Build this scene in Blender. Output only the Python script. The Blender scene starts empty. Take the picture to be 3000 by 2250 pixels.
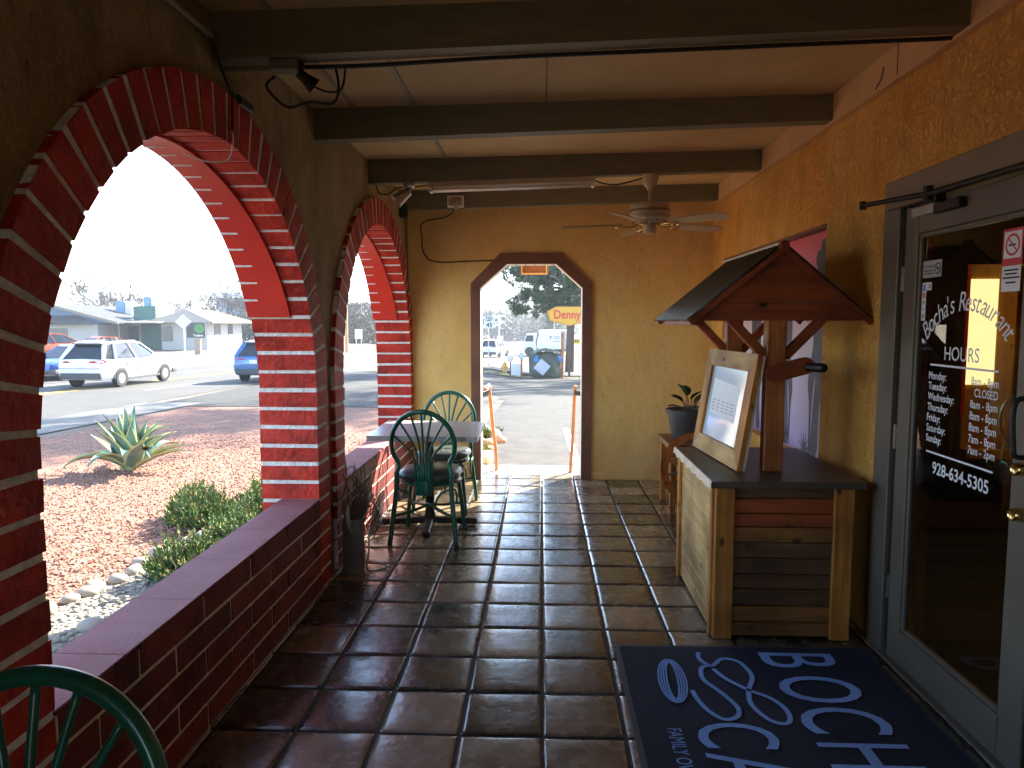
import bpy, bmesh, math, random
from mathutils import Vector, Matrix, Quaternion, noise
R = math.radians
SC = bpy.context.scene
COL = SC.collection
random.seed(7)
V = Vector

# ------------------------------------------------------------------ scene graph helpers
def tag(o, label=None, cat=None, group=None, kind=None):
    if label: o['label'] = label
    if cat: o['category'] = cat
    if group: o['group'] = group
    if kind: o['kind'] = kind
    return o

def thing(name, label, cat, loc=(0, 0, 0), rz=0.0, group=None):
    o = bpy.data.objects.new(name, None)
    o.empty_display_size = 0.1
    COL.objects.link(o)
    o.location = loc
    o.rotation_euler = (0, 0, rz)
    return tag(o, label, cat, group)

def dup(root, loc, rz=0.0, label=None, scale=None):
    kids = {}
    for o in bpy.data.objects:
        if o.parent: kids.setdefault(o.parent.name, []).append(o)
    def cp(o, par):
        c = o.copy()
        COL.objects.link(c)
        if par: c.parent = par
        for k in kids.get(o.name, []): cp(k, c)
        return c
    r = cp(root, None)
    r.location = loc
    r.rotation_euler = (0, 0, rz)
    if scale: r.scale = (scale, scale, scale)
    if label: r['label'] = label
    return r

def base_of(p):
    m = V((0, 0, 0))
    while p is not None:
        m += p.location
        p = p.parent
    return m

class MB:
    """collects shapes in one bmesh"""
    def __init__(s):
        s.bm = bmesh.new()
        s.mi = 0
        s.tone = 0.0
        s.bm.faces.layers.float.new('tone')
    def _fin(s, faces):
        tl = s.bm.faces.layers.float.get('tone')
        for f in faces:
            f.material_index = s.mi
            if s.tone: f[tl] = s.tone
    def hexa(s, p, skip=()):
        vs = [s.bm.verts.new(q) for q in p]
        fs = []
        for i, f in enumerate(((0, 3, 2, 1), (4, 5, 6, 7), (0, 1, 5, 4), (1, 2, 6, 5), (2, 3, 7, 6), (3, 0, 4, 7))):
            if i in skip: continue
            fs.append(s.bm.faces.new([vs[k] for k in f]))
        s._fin(fs)
        return fs
    def box(s, c, d, rot=None, bev=0.0, seg=1):
        c = V(c)
        h = [x / 2 for x in d]
        M = rot if rot is not None else Matrix.Identity(3)
        P = [c + M @ V((sx * h[0], sy * h[1], sz * h[2])) for sz in (-1, 1) for sx, sy in ((-1, -1), (1, -1), (1, 1), (-1, 1))]
        fs = s.hexa(P)
        if bev > 0:
            es = list({e for f in fs for e in f.edges})
            r = bmesh.ops.bevel(s.bm, geom=es, offset=bev, segments=seg, affect='EDGES', profile=0.6)
            s._fin(r['faces'])
        return s
    def bb(s, x0, x1, y0, y1, z0, z1, bev=0.0, seg=1):
        return s.box(((x0 + x1) / 2, (y0 + y1) / 2, (z0 + z1) / 2), (abs(x1 - x0), abs(y1 - y0), abs(z1 - z0)), None, bev, seg)
    def tube(s, pts, r, n=8, cap=True, closed=False):
        pts = [V(p) for p in pts]
        m = len(pts)
        rs = r if isinstance(r, (list, tuple)) else [r] * m
        rings = []
        up = None
        for i, p in enumerate(pts):
            if closed: t = pts[(i + 1) % m] - pts[i - 1]
            else: t = pts[min(i + 1, m - 1)] - pts[max(i - 1, 0)]
            if t.length < 1e-9: t = V((0, 0, 1))
            t.normalize()
            if up is None:
                a = V((0, 0, 1)) if abs(t.z) < 0.9 else V((1, 0, 0))
                u = t.cross(a).normalized()
            else:
                u = (up - t * up.dot(t))
                u = u.normalized() if u.length > 1e-6 else t.orthogonal().normalized()
            up = u
            w = t.cross(u)
            rings.append([s.bm.verts.new(p + (u * math.cos(2 * math.pi * k / n) + w * math.sin(2 * math.pi * k / n)) * rs[i]) for k in range(n)])
        fs = []
        rng = range(m) if closed else range(m - 1)
        for i in rng:
            a, b = rings[i], rings[(i + 1) % m]
            for k in range(n):
                fs.append(s.bm.faces.new((a[k], a[(k + 1) % n], b[(k + 1) % n], b[k])))
        if cap and not closed:
            fs.append(s.bm.faces.new(rings[0][::-1]))
            fs.append(s.bm.faces.new(rings[-1]))
        s._fin(fs)
        return s
    def lathe(s, c, prof, n=24, axis='Z', rot=None):
        c = V(c)
        rings = []
        for (r, h) in prof:
            ring = []
            for k in range(n):
                a = 2 * math.pi * k / n
                if axis == 'Z': q = V((r * math.cos(a), r * math.sin(a), h))
                elif axis == 'X': q = V((h, r * math.cos(a), r * math.sin(a)))
                else: q = V((r * math.sin(a), h, r * math.cos(a)))
                if rot is not None: q = rot @ q
                ring.append(s.bm.verts.new(c + q))
            rings.append(ring)
        fs = []
        for a, b in zip(rings, rings[1:]):
            for k in range(n):
                fs.append(s.bm.faces.new((a[k], a[(k + 1) % n], b[(k + 1) % n], b[k])))
        if prof[0][0] > 1e-4: fs.append(s.bm.faces.new(rings[0][::-1]))
        if prof[-1][0] > 1e-4: fs.append(s.bm.faces.new(rings[-1]))
        s._fin(fs)
        return s
    def prism(s, pts, off):
        """polygon pts (3d) extruded by vector off"""
        off = V(off)
        a = [s.bm.verts.new(V(p)) for p in pts]
        b = [s.bm.verts.new(V(p) + off) for p in pts]
        n = len(a)
        fs = [s.bm.faces.new(a[::-1]), s.bm.faces.new(b)]
        for k in range(n): fs.append(s.bm.faces.new((a[k], a[(k + 1) % n], b[(k + 1) % n], b[k])))
        s._fin(fs)
        return s
    def quad(s, *p):
        f = s.bm.faces.new([s.bm.verts.new(V(q)) for q in p])
        s._fin([f])
        return s
    def grid(s, P):
        """P[i][j] points"""
        vs = [[s.bm.verts.new(V(q)) for q in row] for row in P]
        fs = []
        for i in range(len(vs) - 1):
            for j in range(len(vs[0]) - 1):
                fs.append(s.bm.faces.new((vs[i][j], vs[i][j + 1], vs[i + 1][j + 1], vs[i + 1][j])))
        s._fin(fs)
        return s
    def ico(s, c, r, sub=1, sq=(1, 1, 1), jit=0.0, rot=None):
        g = bmesh.ops.create_icosphere(s.bm, subdivisions=sub, radius=1.0)
        c = V(c)
        for v in g['verts']:
            q = V((v.co.x * sq[0], v.co.y * sq[1], v.co.z * sq[2])) * r
            if jit: q *= 1 + random.uniform(-jit, jit)
            if rot is not None: q = rot @ q
            v.co = c + q
        s._fin({f for v in g['verts'] for f in v.link_faces})
        return s
    def mesh(s, me, M=None):
        n0 = len(s.bm.verts)
        f0 = len(s.bm.faces)
        s.bm.from_mesh(me)
        s.bm.verts.ensure_lookup_table(); s.bm.faces.ensure_lookup_table()
        if M is not None:
            for v in s.bm.verts[n0:]: v.co = M @ v.co
        s._fin(s.bm.faces[f0:])
        return s
    def bevel(s, off, seg=2, ang=20):
        es = [e for e in s.bm.edges if len(e.link_faces) == 2 and e.calc_face_angle(0) > R(ang)]
        bmesh.ops.bevel(s.bm, geom=es, offset=off, segments=seg, affect='EDGES', profile=0.6)
        return s
    def jitter(s, amp, sc=3.0, seed=0):
        for v in s.bm.verts:
            v.co += noise.noise_vector(v.co * sc + V((seed, seed * 2, 0))) * amp
        return s
    def subdiv(s, n):
        bmesh.ops.subdivide_edges(s.bm, edges=list(s.bm.edges), cuts=n, use_grid_fill=True)
        return s
    def build(s, name, mats, parent=None, smooth=False, recalc=True, world=True):
        if recalc: bmesh.ops.recalc_face_normals(s.bm, faces=list(s.bm.faces))
        if parent is not None and world:
            b = base_of(parent)
            for v in s.bm.verts: v.co -= b
        me = bpy.data.meshes.new(name)
        if smooth:
            for f in s.bm.faces: f.smooth = True
            if smooth != True:
                for e in s.bm.edges:
                    if len(e.link_faces) == 2 and e.calc_face_angle(0) > R(smooth): e.smooth = False
        s.bm.to_mesh(me)
        s.bm.free()
        for m in (mats if isinstance(mats, (list, tuple)) else [mats]): me.materials.append(m)
        o = bpy.data.objects.new(name, me)
        COL.objects.link(o)
        if parent is not None: o.parent = parent
        return o

def rotz(a): return Matrix.Rotation(a, 3, 'Z')
def rotx(a): return Matrix.Rotation(a, 3, 'X')
def roty(a): return Matrix.Rotation(a, 3, 'Y')
def frame_rot(d, up=(0, 0, 1)):
    """matrix whose local X axis points along d"""
    x = V(d).normalized()
    u = V(up)
    if abs(x.dot(u)) > 0.98: u = V((0, 1, 0))
    y = u.cross(x).normalized()
    z = x.cross(y)
    return Matrix((x, y, z)).transposed()
def bar(mb, a, b, w, h, up=(0, 0, 1), bev=0.0):
    a, b = V(a), V(b)
    return mb.box((a + b) / 2, ((b - a).length, w, h), frame_rot(b - a, up), bev)

def arc(c, r, a0, a1, n, ax, ay):
    c, ax, ay = V(c), V(ax), V(ay)
    return [c + ax * (r * math.cos(a0 + (a1 - a0) * k / n)) + ay * (r * math.sin(a0 + (a1 - a0) * k / n)) for k in range(n + 1)]

def spline(pts, n=6):
    pts = [V(p) for p in pts]
    out = []
    for i in range(len(pts) - 1):
        p0, p1, p2, p3 = pts[max(i - 1, 0)], pts[i], pts[i + 1], pts[min(i + 2, len(pts) - 1)]
        for k in range(n):
            t = k / n
            out.append(0.5 * ((2 * p1) + (p2 - p0) * t + (2 * p0 - 5 * p1 + 4 * p2 - p3) * t * t + (3 * p1 - p0 - 3 * p2 + p3) * t ** 3))
    out.append(pts[-1])
    return out

def text_mesh(s, size, shear=0.0, spacing=1.0, offset=0.0, extrude=0.0):
    cu = bpy.data.curves.new('lettering', 'FONT')
    cu.body = s
    cu.size = size
    cu.shear = shear
    cu.space_character = spacing
    cu.offset = offset
    cu.extrude = extrude
    cu.resolution_u = 4
    ob = bpy.data.objects.new('lettering', cu)
    COL.objects.link(ob)
    bpy.context.view_layer.update()
    me = bpy.data.meshes.new_from_object(ob.evaluated_get(bpy.context.evaluated_depsgraph_get()))
    bpy.data.objects.remove(ob)
    return me

def add_text(mb, s, size, loc, right, up, align='L', shear=0.0, sx=1.0, offset=0.0, extrude=0.0, spacing=1.0):
    me = text_mesh(s, size, shear, spacing, offset, extrude)
    xs = [v.co.x for v in me.vertices] or [0]
    x0 = {'L': min(xs), 'R': max(xs), 'C': (min(xs) + max(xs)) / 2}[align]
    r, u = V(right).normalized(), V(up).normalized()
    n = r.cross(u)
    M = Matrix.Translation(V(loc)) @ Matrix((r, u, n)).transposed().to_4x4() @ Matrix.Diagonal((sx, 1, 1, 1)) @ Matrix.Translation((-x0, 0, 0))
    mb.mesh(me, M)
    return (max(xs) - min(xs)) * sx

# ------------------------------------------------------------------ materials
def mat(name, col, rough=0.7, metal=0.0, var=0.15, vscale=6.0, bump=0.0, bscale=40.0, coat=0.0, col2=None, spec=0.5, emit=None, detail=4.0, stretch=None, subs=0.0):
    m = bpy.data.materials.new(name)
    m.use_nodes = True
    nt = m.node_tree
    L = nt.links.new
    b = nt.nodes['Principled BSDF']
    b.inputs['Roughness'].default_value = rough
    b.inputs['Metallic'].default_value = metal
    b.inputs['Coat Weight'].default_value = coat
    b.inputs['Coat Roughness'].default_value = 0.08
    b.inputs['Specular IOR Level'].default_value = spec
    tc = nt.nodes.new('ShaderNodeTexCoord')
    src = tc.outputs['Object']
    if stretch:
        mp = nt.nodes.new('ShaderNodeMapping')
        mp.inputs['Scale'].default_value = stretch
        L(src, mp.inputs['Vector'])
        src = mp.outputs['Vector']
    if var > 0 or col2:
        nz = nt.nodes.new('ShaderNodeTexNoise')
        nz.inputs['Scale'].default_value = vscale
        nz.inputs['Detail'].default_value = detail
        nz.inputs['Roughness'].default_value = 0.6
        L(src, nz.inputs['Vector'])
        rp = nt.nodes.new('ShaderNodeValToRGB')
        c2 = col2 or [c * (1 + var) for c in col]
        c1 = col if col2 else [c * (1 - var) for c in col]
        rp.color_ramp.elements[0].position = 0.32
        rp.color_ramp.elements[1].position = 0.68
        rp.color_ramp.elements[0].color = (*c1, 1)
        rp.color_ramp.elements[1].color = (*c2, 1)
        L(nz.outputs['Fac'], rp.inputs['Fac'])
        L(rp.outputs['Color'], b.inputs['Base Color'])
    else:
        b.inputs['Base Color'].default_value = (*col, 1)
    if bump > 0:
        nb = nt.nodes.new('ShaderNodeTexNoise')
        nb.inputs['Scale'].default_value = bscale
        nb.inputs['Detail'].default_value = 6
        L(src, nb.inputs['Vector'])
        bp = nt.nodes.new('ShaderNodeBump')
        bp.inputs['Strength'].default_value = bump
        bp.inputs['Distance'].default_value = 0.02
        L(nb.outputs['Fac'], bp.inputs['Height'])
        L(bp.outputs['Normal'], b.inputs['Normal'])
    if emit:
        b.inputs['Emission Color'].default_value = (*emit[:3], 1)
        b.inputs['Emission Strength'].default_value = emit[3]
    return m

def N(m): return m.node_tree.nodes, m.node_tree.links.new, m.node_tree.nodes['Principled BSDF']

M = {}
def wood(name, dark, light, rough=0.55, axis=0, coat=0.0):
    """planks with grain along an axis, knots and stains"""
    st = [18, 18, 18]
    st[axis] = 1.4
    m = mat(name, dark, rough, var=0, vscale=1.6, col2=light, stretch=tuple(st), bump=0.25, bscale=3.0, coat=coat, detail=8)
    nd, L, b = N(m)
    tc = nd.new('ShaderNodeTexCoord')
    mp = nd.new('ShaderNodeMapping')
    s2 = [9, 9, 9]; s2[axis] = 5.0
    mp.inputs['Scale'].default_value = s2
    L(tc.outputs['Object'], mp.inputs['Vector'])
    vo = nd.new('ShaderNodeTexVoronoi')
    vo.inputs['Scale'].default_value = 1.0
    vo.inputs['Randomness'].default_value = 1.0
    L(mp.outputs['Vector'], vo.inputs['Vector'])
    rp = nd.new('ShaderNodeValToRGB')
    rp.color_ramp.elements[0].position = 0.06; rp.color_ramp.elements[0].color = (0.12, 0.1, 0.08, 1)
    rp.color_ramp.elements[1].position = 0.16; rp.color_ramp.elements[1].color = (1, 1, 1, 1)
    L(vo.outputs['Distance'], rp.inputs['Fac'])
    big = nd.new('ShaderNodeTexNoise'); big.inputs['Scale'].default_value = 3.0; big.inputs['Detail'].default_value = 5
    L(tc.outputs['Object'], big.inputs['Vector'])
    rb = nd.new('ShaderNodeValToRGB')
    rb.color_ramp.elements[0].position = 0.35; rb.color_ramp.elements[0].color = (0.50, 0.42, 0.36, 1)
    rb.color_ramp.elements[1].position = 0.6; rb.color_ramp.elements[1].color = (1, 1, 1, 1)
    L(big.outputs['Fac'], rb.inputs['Fac'])
    oi = nd.new('ShaderNodeAttribute'); oi.attribute_name = 'tone'
    mx = nd.new('ShaderNodeMix'); mx.data_type = 'RGBA'; mx.blend_type = 'MULTIPLY'; mx.inputs['Factor'].default_value = 1
    mx2 = nd.new('ShaderNodeMix'); mx2.data_type = 'RGBA'; mx2.blend_type = 'MULTIPLY'; mx2.inputs['Factor'].default_value = 1
    prev = b.inputs['Base Color'].links[0].from_socket
    L(prev, mx.inputs['A']); L(rp.outputs['Color'], mx.inputs['B'])
    L(mx.outputs['Result'], mx2.inputs['A']); L(rb.outputs['Color'], mx2.inputs['B'])
    tm = nd.new('ShaderNodeMath'); tm.operation = 'MULTIPLY_ADD'; tm.inputs[1].default_value = -0.6; tm.inputs[2].default_value = 1.0
    L(oi.outputs['Fac'], tm.inputs[0])
    mx3 = nd.new('ShaderNodeMix'); mx3.data_type = 'RGBA'; mx3.blend_type = 'MULTIPLY'; mx3.inputs['Factor'].default_value = 1
    L(mx2.outputs['Result'], mx3.inputs['A']); L(tm.outputs[0], mx3.inputs['B'])
    L(mx3.outputs['Result'], b.inputs['Base Color'])
    return m

def stucco(name, c1, c2, bump=.8, scuff=.8):
    m = mat(name, c1, 0.85, var=0, vscale=1.7, col2=c2, detail=7, spec=0.25)
    nd, L, b = N(m)
    tc = nd.new('ShaderNodeTexCoord')
    n1 = nd.new('ShaderNodeTexNoise'); n1.inputs['Scale'].default_value = 27; n1.inputs['Detail'].default_value = 6; n1.inputs['Roughness'].default_value = 0.65
    L(tc.outputs['Object'], n1.inputs['Vector'])
    rp = nd.new('ShaderNodeValToRGB')
    rp.color_ramp.elements[0].position = 0.42; rp.color_ramp.elements[1].position = 0.56
    L(n1.outputs['Fac'], rp.inputs['Fac'])
    n2 = nd.new('ShaderNodeTexNoise'); n2.inputs['Scale'].default_value = 130; n2.inputs['Detail'].default_value = 3
    L(tc.outputs['Object'], n2.inputs['Vector'])
    ad = nd.new('ShaderNodeMath'); ad.operation = 'MULTIPLY_ADD'; ad.inputs[1].default_value = 0.25
    L(n2.outputs['Fac'], ad.inputs[0]); L(rp.outputs['Color'], ad.inputs[2])
    bp = nd.new('ShaderNodeBump'); bp.inputs['Strength'].default_value = bump; bp.inputs['Distance'].default_value = 0.010
    L(ad.outputs[0], bp.inputs['Height']); L(bp.outputs['Normal'], b.inputs['Normal'])
    # fine dark scuffs in the troughs of the plaster texture
    vs = nd.new('ShaderNodeTexNoise'); vs.inputs['Scale'].default_value = 24; vs.inputs['Detail'].default_value = 9; vs.inputs['Roughness'].default_value = 0.75
    mp = nd.new('ShaderNodeMapping'); mp.inputs['Scale'].default_value = (1, 1, 0.55)
    L(tc.outputs['Object'], mp.inputs['Vector']); L(mp.outputs['Vector'], vs.inputs['Vector'])
    r2 = nd.new('ShaderNodeValToRGB')
    r2.color_ramp.elements[0].position = 0.34; r2.color_ramp.elements[0].color = (0.38, 0.33, 0.28, 1)
    r2.color_ramp.elements[1].position = 0.42; r2.color_ramp.elements[1].color = (1, 1, 1, 1)
    L(vs.outputs['Fac'], r2.inputs['Fac'])
    v3 = nd.new('ShaderNodeTexNoise'); v3.inputs['Scale'].default_value = 4.5; v3.inputs['Detail'].default_value = 8; v3.inputs['Roughness'].default_value = 0.72
    L(mp.outputs['Vector'], v3.inputs['Vector'])
    r3 = nd.new('ShaderNodeMapRange'); r3.inputs['From Min'].default_value = .36; r3.inputs['From Max'].default_value = .56
    r3.inputs['To Min'].default_value = 1 - .42 * scuff; r3.inputs['To Max'].default_value = 1.0
    L(v3.outputs['Fac'], r3.inputs['Value'])
    m3 = nd.new('ShaderNodeMix'); m3.data_type = 'RGBA'; m3.blend_type = 'MULTIPLY'; m3.inputs['Factor'].default_value = 1
    L(b.inputs['Base Color'].links[0].from_socket, m3.inputs['A']); L(r3.outputs['Result'], m3.inputs['B']); L(m3.outputs['Result'], b.inputs['Base Color'])
    mx = nd.new('ShaderNodeMix'); mx.data_type = 'RGBA'; mx.blend_type = 'MULTIPLY'; mx.inputs['Factor'].default_value = scuff
    prev = b.inputs['Base Color'].links[0].from_socket
    L(prev, mx.inputs['A']); L(r2.outputs['Color'], mx.inputs['B']); L(mx.outputs['Result'], b.inputs['Base Color'])
    return m

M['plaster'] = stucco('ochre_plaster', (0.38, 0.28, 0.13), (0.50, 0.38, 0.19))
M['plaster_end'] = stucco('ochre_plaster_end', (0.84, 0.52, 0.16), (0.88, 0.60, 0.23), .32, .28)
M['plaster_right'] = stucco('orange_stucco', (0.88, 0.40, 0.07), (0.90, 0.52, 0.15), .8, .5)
M['ceiling'] = mat('ceiling_paint', (0.60, 0.42, 0.19), 0.75, var=0.10, vscale=2.2, bump=0.12, bscale=60)
M['beam'] = mat('beam_paint', (0.185, 0.165, 0.095), 0.6, var=0.14, vscale=4, bump=0.15, bscale=18, stretch=(1, 6, 6))
M['ledger'] = mat('ledger_paint', (0.64, 0.40, 0.18), 0.65, var=0.1, vscale=3, bump=0.1)
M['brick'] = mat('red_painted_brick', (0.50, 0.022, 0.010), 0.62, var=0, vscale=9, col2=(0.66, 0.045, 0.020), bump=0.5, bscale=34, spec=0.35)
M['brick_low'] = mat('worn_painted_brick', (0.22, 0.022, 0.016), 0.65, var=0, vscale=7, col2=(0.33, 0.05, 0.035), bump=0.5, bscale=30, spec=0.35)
def add_tone(m, amt=.35, stain=.5):
    nd, L, b = N(m)
    prev = b.inputs['Base Color'].links[0].from_socket
    at = nd.new('ShaderNodeAttribute'); at.attribute_name = 'tone'
    tm = nd.new('ShaderNodeMath'); tm.operation = 'MULTIPLY_ADD'; tm.inputs[1].default_value = -amt; tm.inputs[2].default_value = 1.0
    L(at.outputs['Fac'], tm.inputs[0])
    tc = nd.new('ShaderNodeTexCoord')
    nz = nd.new('ShaderNodeTexNoise'); nz.inputs['Scale'].default_value = 5; nz.inputs['Detail'].default_value = 10; nz.inputs['Roughness'].default_value = .7
    L(tc.outputs['Object'], nz.inputs['Vector'])
    rp = nd.new('ShaderNodeValToRGB')
    rp.color_ramp.elements[0].position = .38; rp.color_ramp.elements[0].color = (1 - stain,) * 3 + (1,)
    rp.color_ramp.elements[1].position = .52; rp.color_ramp.elements[1].color = (1, 1, 1, 1)
    L(nz.outputs['Fac'], rp.inputs['Fac'])
    mx = nd.new('ShaderNodeMix'); mx.data_type = 'RGBA'; mx.blend_type = 'MULTIPLY'; mx.inputs['Factor'].default_value = 1
    L(prev, mx.inputs['A']); L(tm.outputs[0], mx.inputs['B'])
    my = nd.new('ShaderNodeMix'); my.data_type = 'RGBA'; my.blend_type = 'MULTIPLY'; my.inputs['Factor'].default_value = 1
    L(mx.outputs['Result'], my.inputs['A']); L(rp.outputs['Color'], my.inputs['B'])
    L(my.outputs['Result'], b.inputs['Base Color'])
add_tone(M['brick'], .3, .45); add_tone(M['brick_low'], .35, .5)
M['mortar'] = mat('white_mortar', (0.78, 0.77, 0.73), 0.9, var=0.18, vscale=30, bump=0.5, bscale=60)
M['mortar_low'] = mat('grey_mortar', (0.84, 0.73, 0.57), 0.9, var=0.2, vscale=25, bump=0.5, bscale=60)
M['sill'] = mat('skylight_tinted_sill', (0.34, 0.12, 0.12), 0.75, var=0, vscale=5, col2=(0.42, 0.17, 0.16), bump=0.35, bscale=120)  # red painted sill; the bluish skylight cast is put into the colour
M['lining'] = mat('smooth_red_paint', (0.64, 0.034, 0.018), 0.45, var=0.1, vscale=3, bump=0.06, bscale=12)
M['door_trim'] = mat('brown_trim', (0.20, 0.085, 0.05), 0.6, var=0.2, vscale=5, bump=0.12, bscale=25)
M['reveal'] = mat('cream_reveal', (0.72, 0.64, 0.52), 0.7, var=0.06, bump=0.05)
M['aluminium'] = mat('bronze_grey_frame', (0.15, 0.125, 0.095), 0.45, metal=0.1, var=0.12, vscale=4, bump=0.03)
M['header'] = mat('grey_header', (0.24, 0.19, 0.12), 0.6, var=0.1, bump=0.05)
M['black'] = mat('black_plastic', (0.02, 0.02, 0.02), 0.45, var=0.1)
M['rubber'] = mat('dark_rubber', (0.015, 0.014, 0.013), 0.7, var=0.1)
M['brass'] = mat('brass', (0.70, 0.52, 0.20), 0.22, metal=1.0, var=0.06)
M['steel'] = mat('steel', (0.45, 0.43, 0.40), 0.32, metal=1.0, var=0.1)
M['galv'] = mat('galvanised_tin', (0.50, 0.50, 0.48), 0.4, metal=0.9, var=0.2, vscale=10, bump=0.1, bscale=20)
M['white'] = mat('white_paint', (0.78, 0.77, 0.74), 0.5, var=0.05)
M['cream'] = mat('aged_cream_enamel', (0.50, 0.42, 0.27), 0.4, var=0.08, vscale=5)
M['blade'] = mat('cream_fan_blade', (0.44, 0.36, 0.22), 0.45, var=0.08, vscale=3)
M['letter'] = mat('white_vinyl', (0.82, 0.84, 0.88), 0.5, var=0.0)
M['matletter'] = mat('pale_blue_carpet', (0.25, 0.43, 0.84), 0.95, var=0.12, vscale=150, bump=0.5, bscale=400)
M['carpet'] = mat('navy_carpet', (0.011, 0.014, 0.036), 0.95, var=0.25, vscale=220, bump=0.6, bscale=500)
M['mat_edge'] = mat('mat_rubber_border', (0.05, 0.05, 0.055), 0.6, var=0.15, vscale=20)
M['rattan'] = mat('green_lacquered_cane', (0.008, 0.118, 0.068), 0.30, var=0.2, vscale=12, bump=0.06, bscale=30, coat=0.3)
M['vinyl'] = mat('dark_green_vinyl_cushion', (0.05, 0.065, 0.055), 0.3, var=0.2, vscale=8, bump=0.1, bscale=20)
M['stone_top'] = mat('grey_laminate_table_top', (0.48, 0.47, 0.46), 0.3, var=0.1, vscale=60, bump=0.02)
M['iron'] = mat('black_cast_iron', (0.03, 0.027, 0.025), 0.45, metal=0.5, var=0.15)
M['wood_red'] = wood('red_stained_cedar', (0.26, 0.045, 0.010), (0.46, 0.105, 0.022), 0.5, 0)
M['wood_red_z'] = wood('red_stained_cedar_upright', (0.36, 0.10, 0.020), (0.62, 0.22, 0.05), 0.5, 2)
M['wood_red_y'] = wood('red_stained_cedar_rafter', (0.26, 0.045, 0.010), (0.46, 0.105, 0.022), 0.5, 1)
M['wood_x'] = wood('weathered_plank', (0.19, 0.07, 0.012), (0.36, 0.155, 0.032), 0.6, 0)
M['wood_dark_x'] = wood('dark_stained_plank', (0.11, 0.045, 0.016), (0.20, 0.09, 0.03), 0.6, 0)
M['wood_y'] = wood('pale_plank', (0.66, 0.36, 0.10), (0.84, 0.56, 0.22), 0.6, 1)
M['wood_z'] = wood('golden_post', (0.44, 0.15, 0.018), (0.70, 0.30, 0.05), 0.6, 2)
M['counter'] = mat('worn_dark_counter', (0.050, 0.036, 0.026), 0.42, var=0, vscale=7, col2=(0.12, 0.085, 0.06), bump=0.08, bscale=15, detail=8)
M['pot'] = mat('charcoal_plastic_pot', (0.06, 0.055, 0.055), 0.55, var=0.15)
M['leaf'] = mat('rubber_plant_leaf', (0.02, 0.055, 0.025), 0.35, var=0.3, vscale=9)
M['soil'] = mat('potting_soil', (0.03, 0.022, 0.015), 0.95, bump=0.6, bscale=60)
M['cable'] = mat('black_cable', (0.018, 0.016, 0.014), 0.5, var=0.0)
M['graycable'] = mat('white_cable', (0.6, 0.58, 0.55), 0.5, var=0.0)
M['conduit'] = mat('painted_conduit', (0.33, 0.27, 0.17), 0.5, var=0.1)
M['tube'] = mat('fluorescent_tube_off', (0.80, 0.80, 0.76), 0.2, var=0.0, coat=0.3)
M['twig'] = mat('dry_vine', (0.15, 0.10, 0.055), 0.85, var=0.3, vscale=15)
M['stonepot'] = mat('grey_cylinder', (0.16, 0.15, 0.14), 0.75, var=0.2, vscale=12, bump=0.2)
M['paper'] = mat('white_board', (0.82, 0.87, 0.93), 0.35, var=0.03)
M['ink'] = mat('ink', (0.02, 0.03, 0.06), 0.6, var=0)
M['inkgrey'] = mat('grey_ink', (0.35, 0.37, 0.42), 0.6, var=0)
M['skin_red'] = mat('sticker_red', (0.62, 0.02, 0.025), 0.4, var=0)
M['sticker_grey'] = mat('sticker_grey', (0.42, 0.42, 0.42), 0.5, var=0)
M['sticker_blue'] = mat('sticker_blue', (0.10, 0.16, 0.6), 0.4, var=0)
M['sticker_orange'] = mat('sticker_orange', (0.8, 0.16, 0.02), 0.4, var=0)

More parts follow.
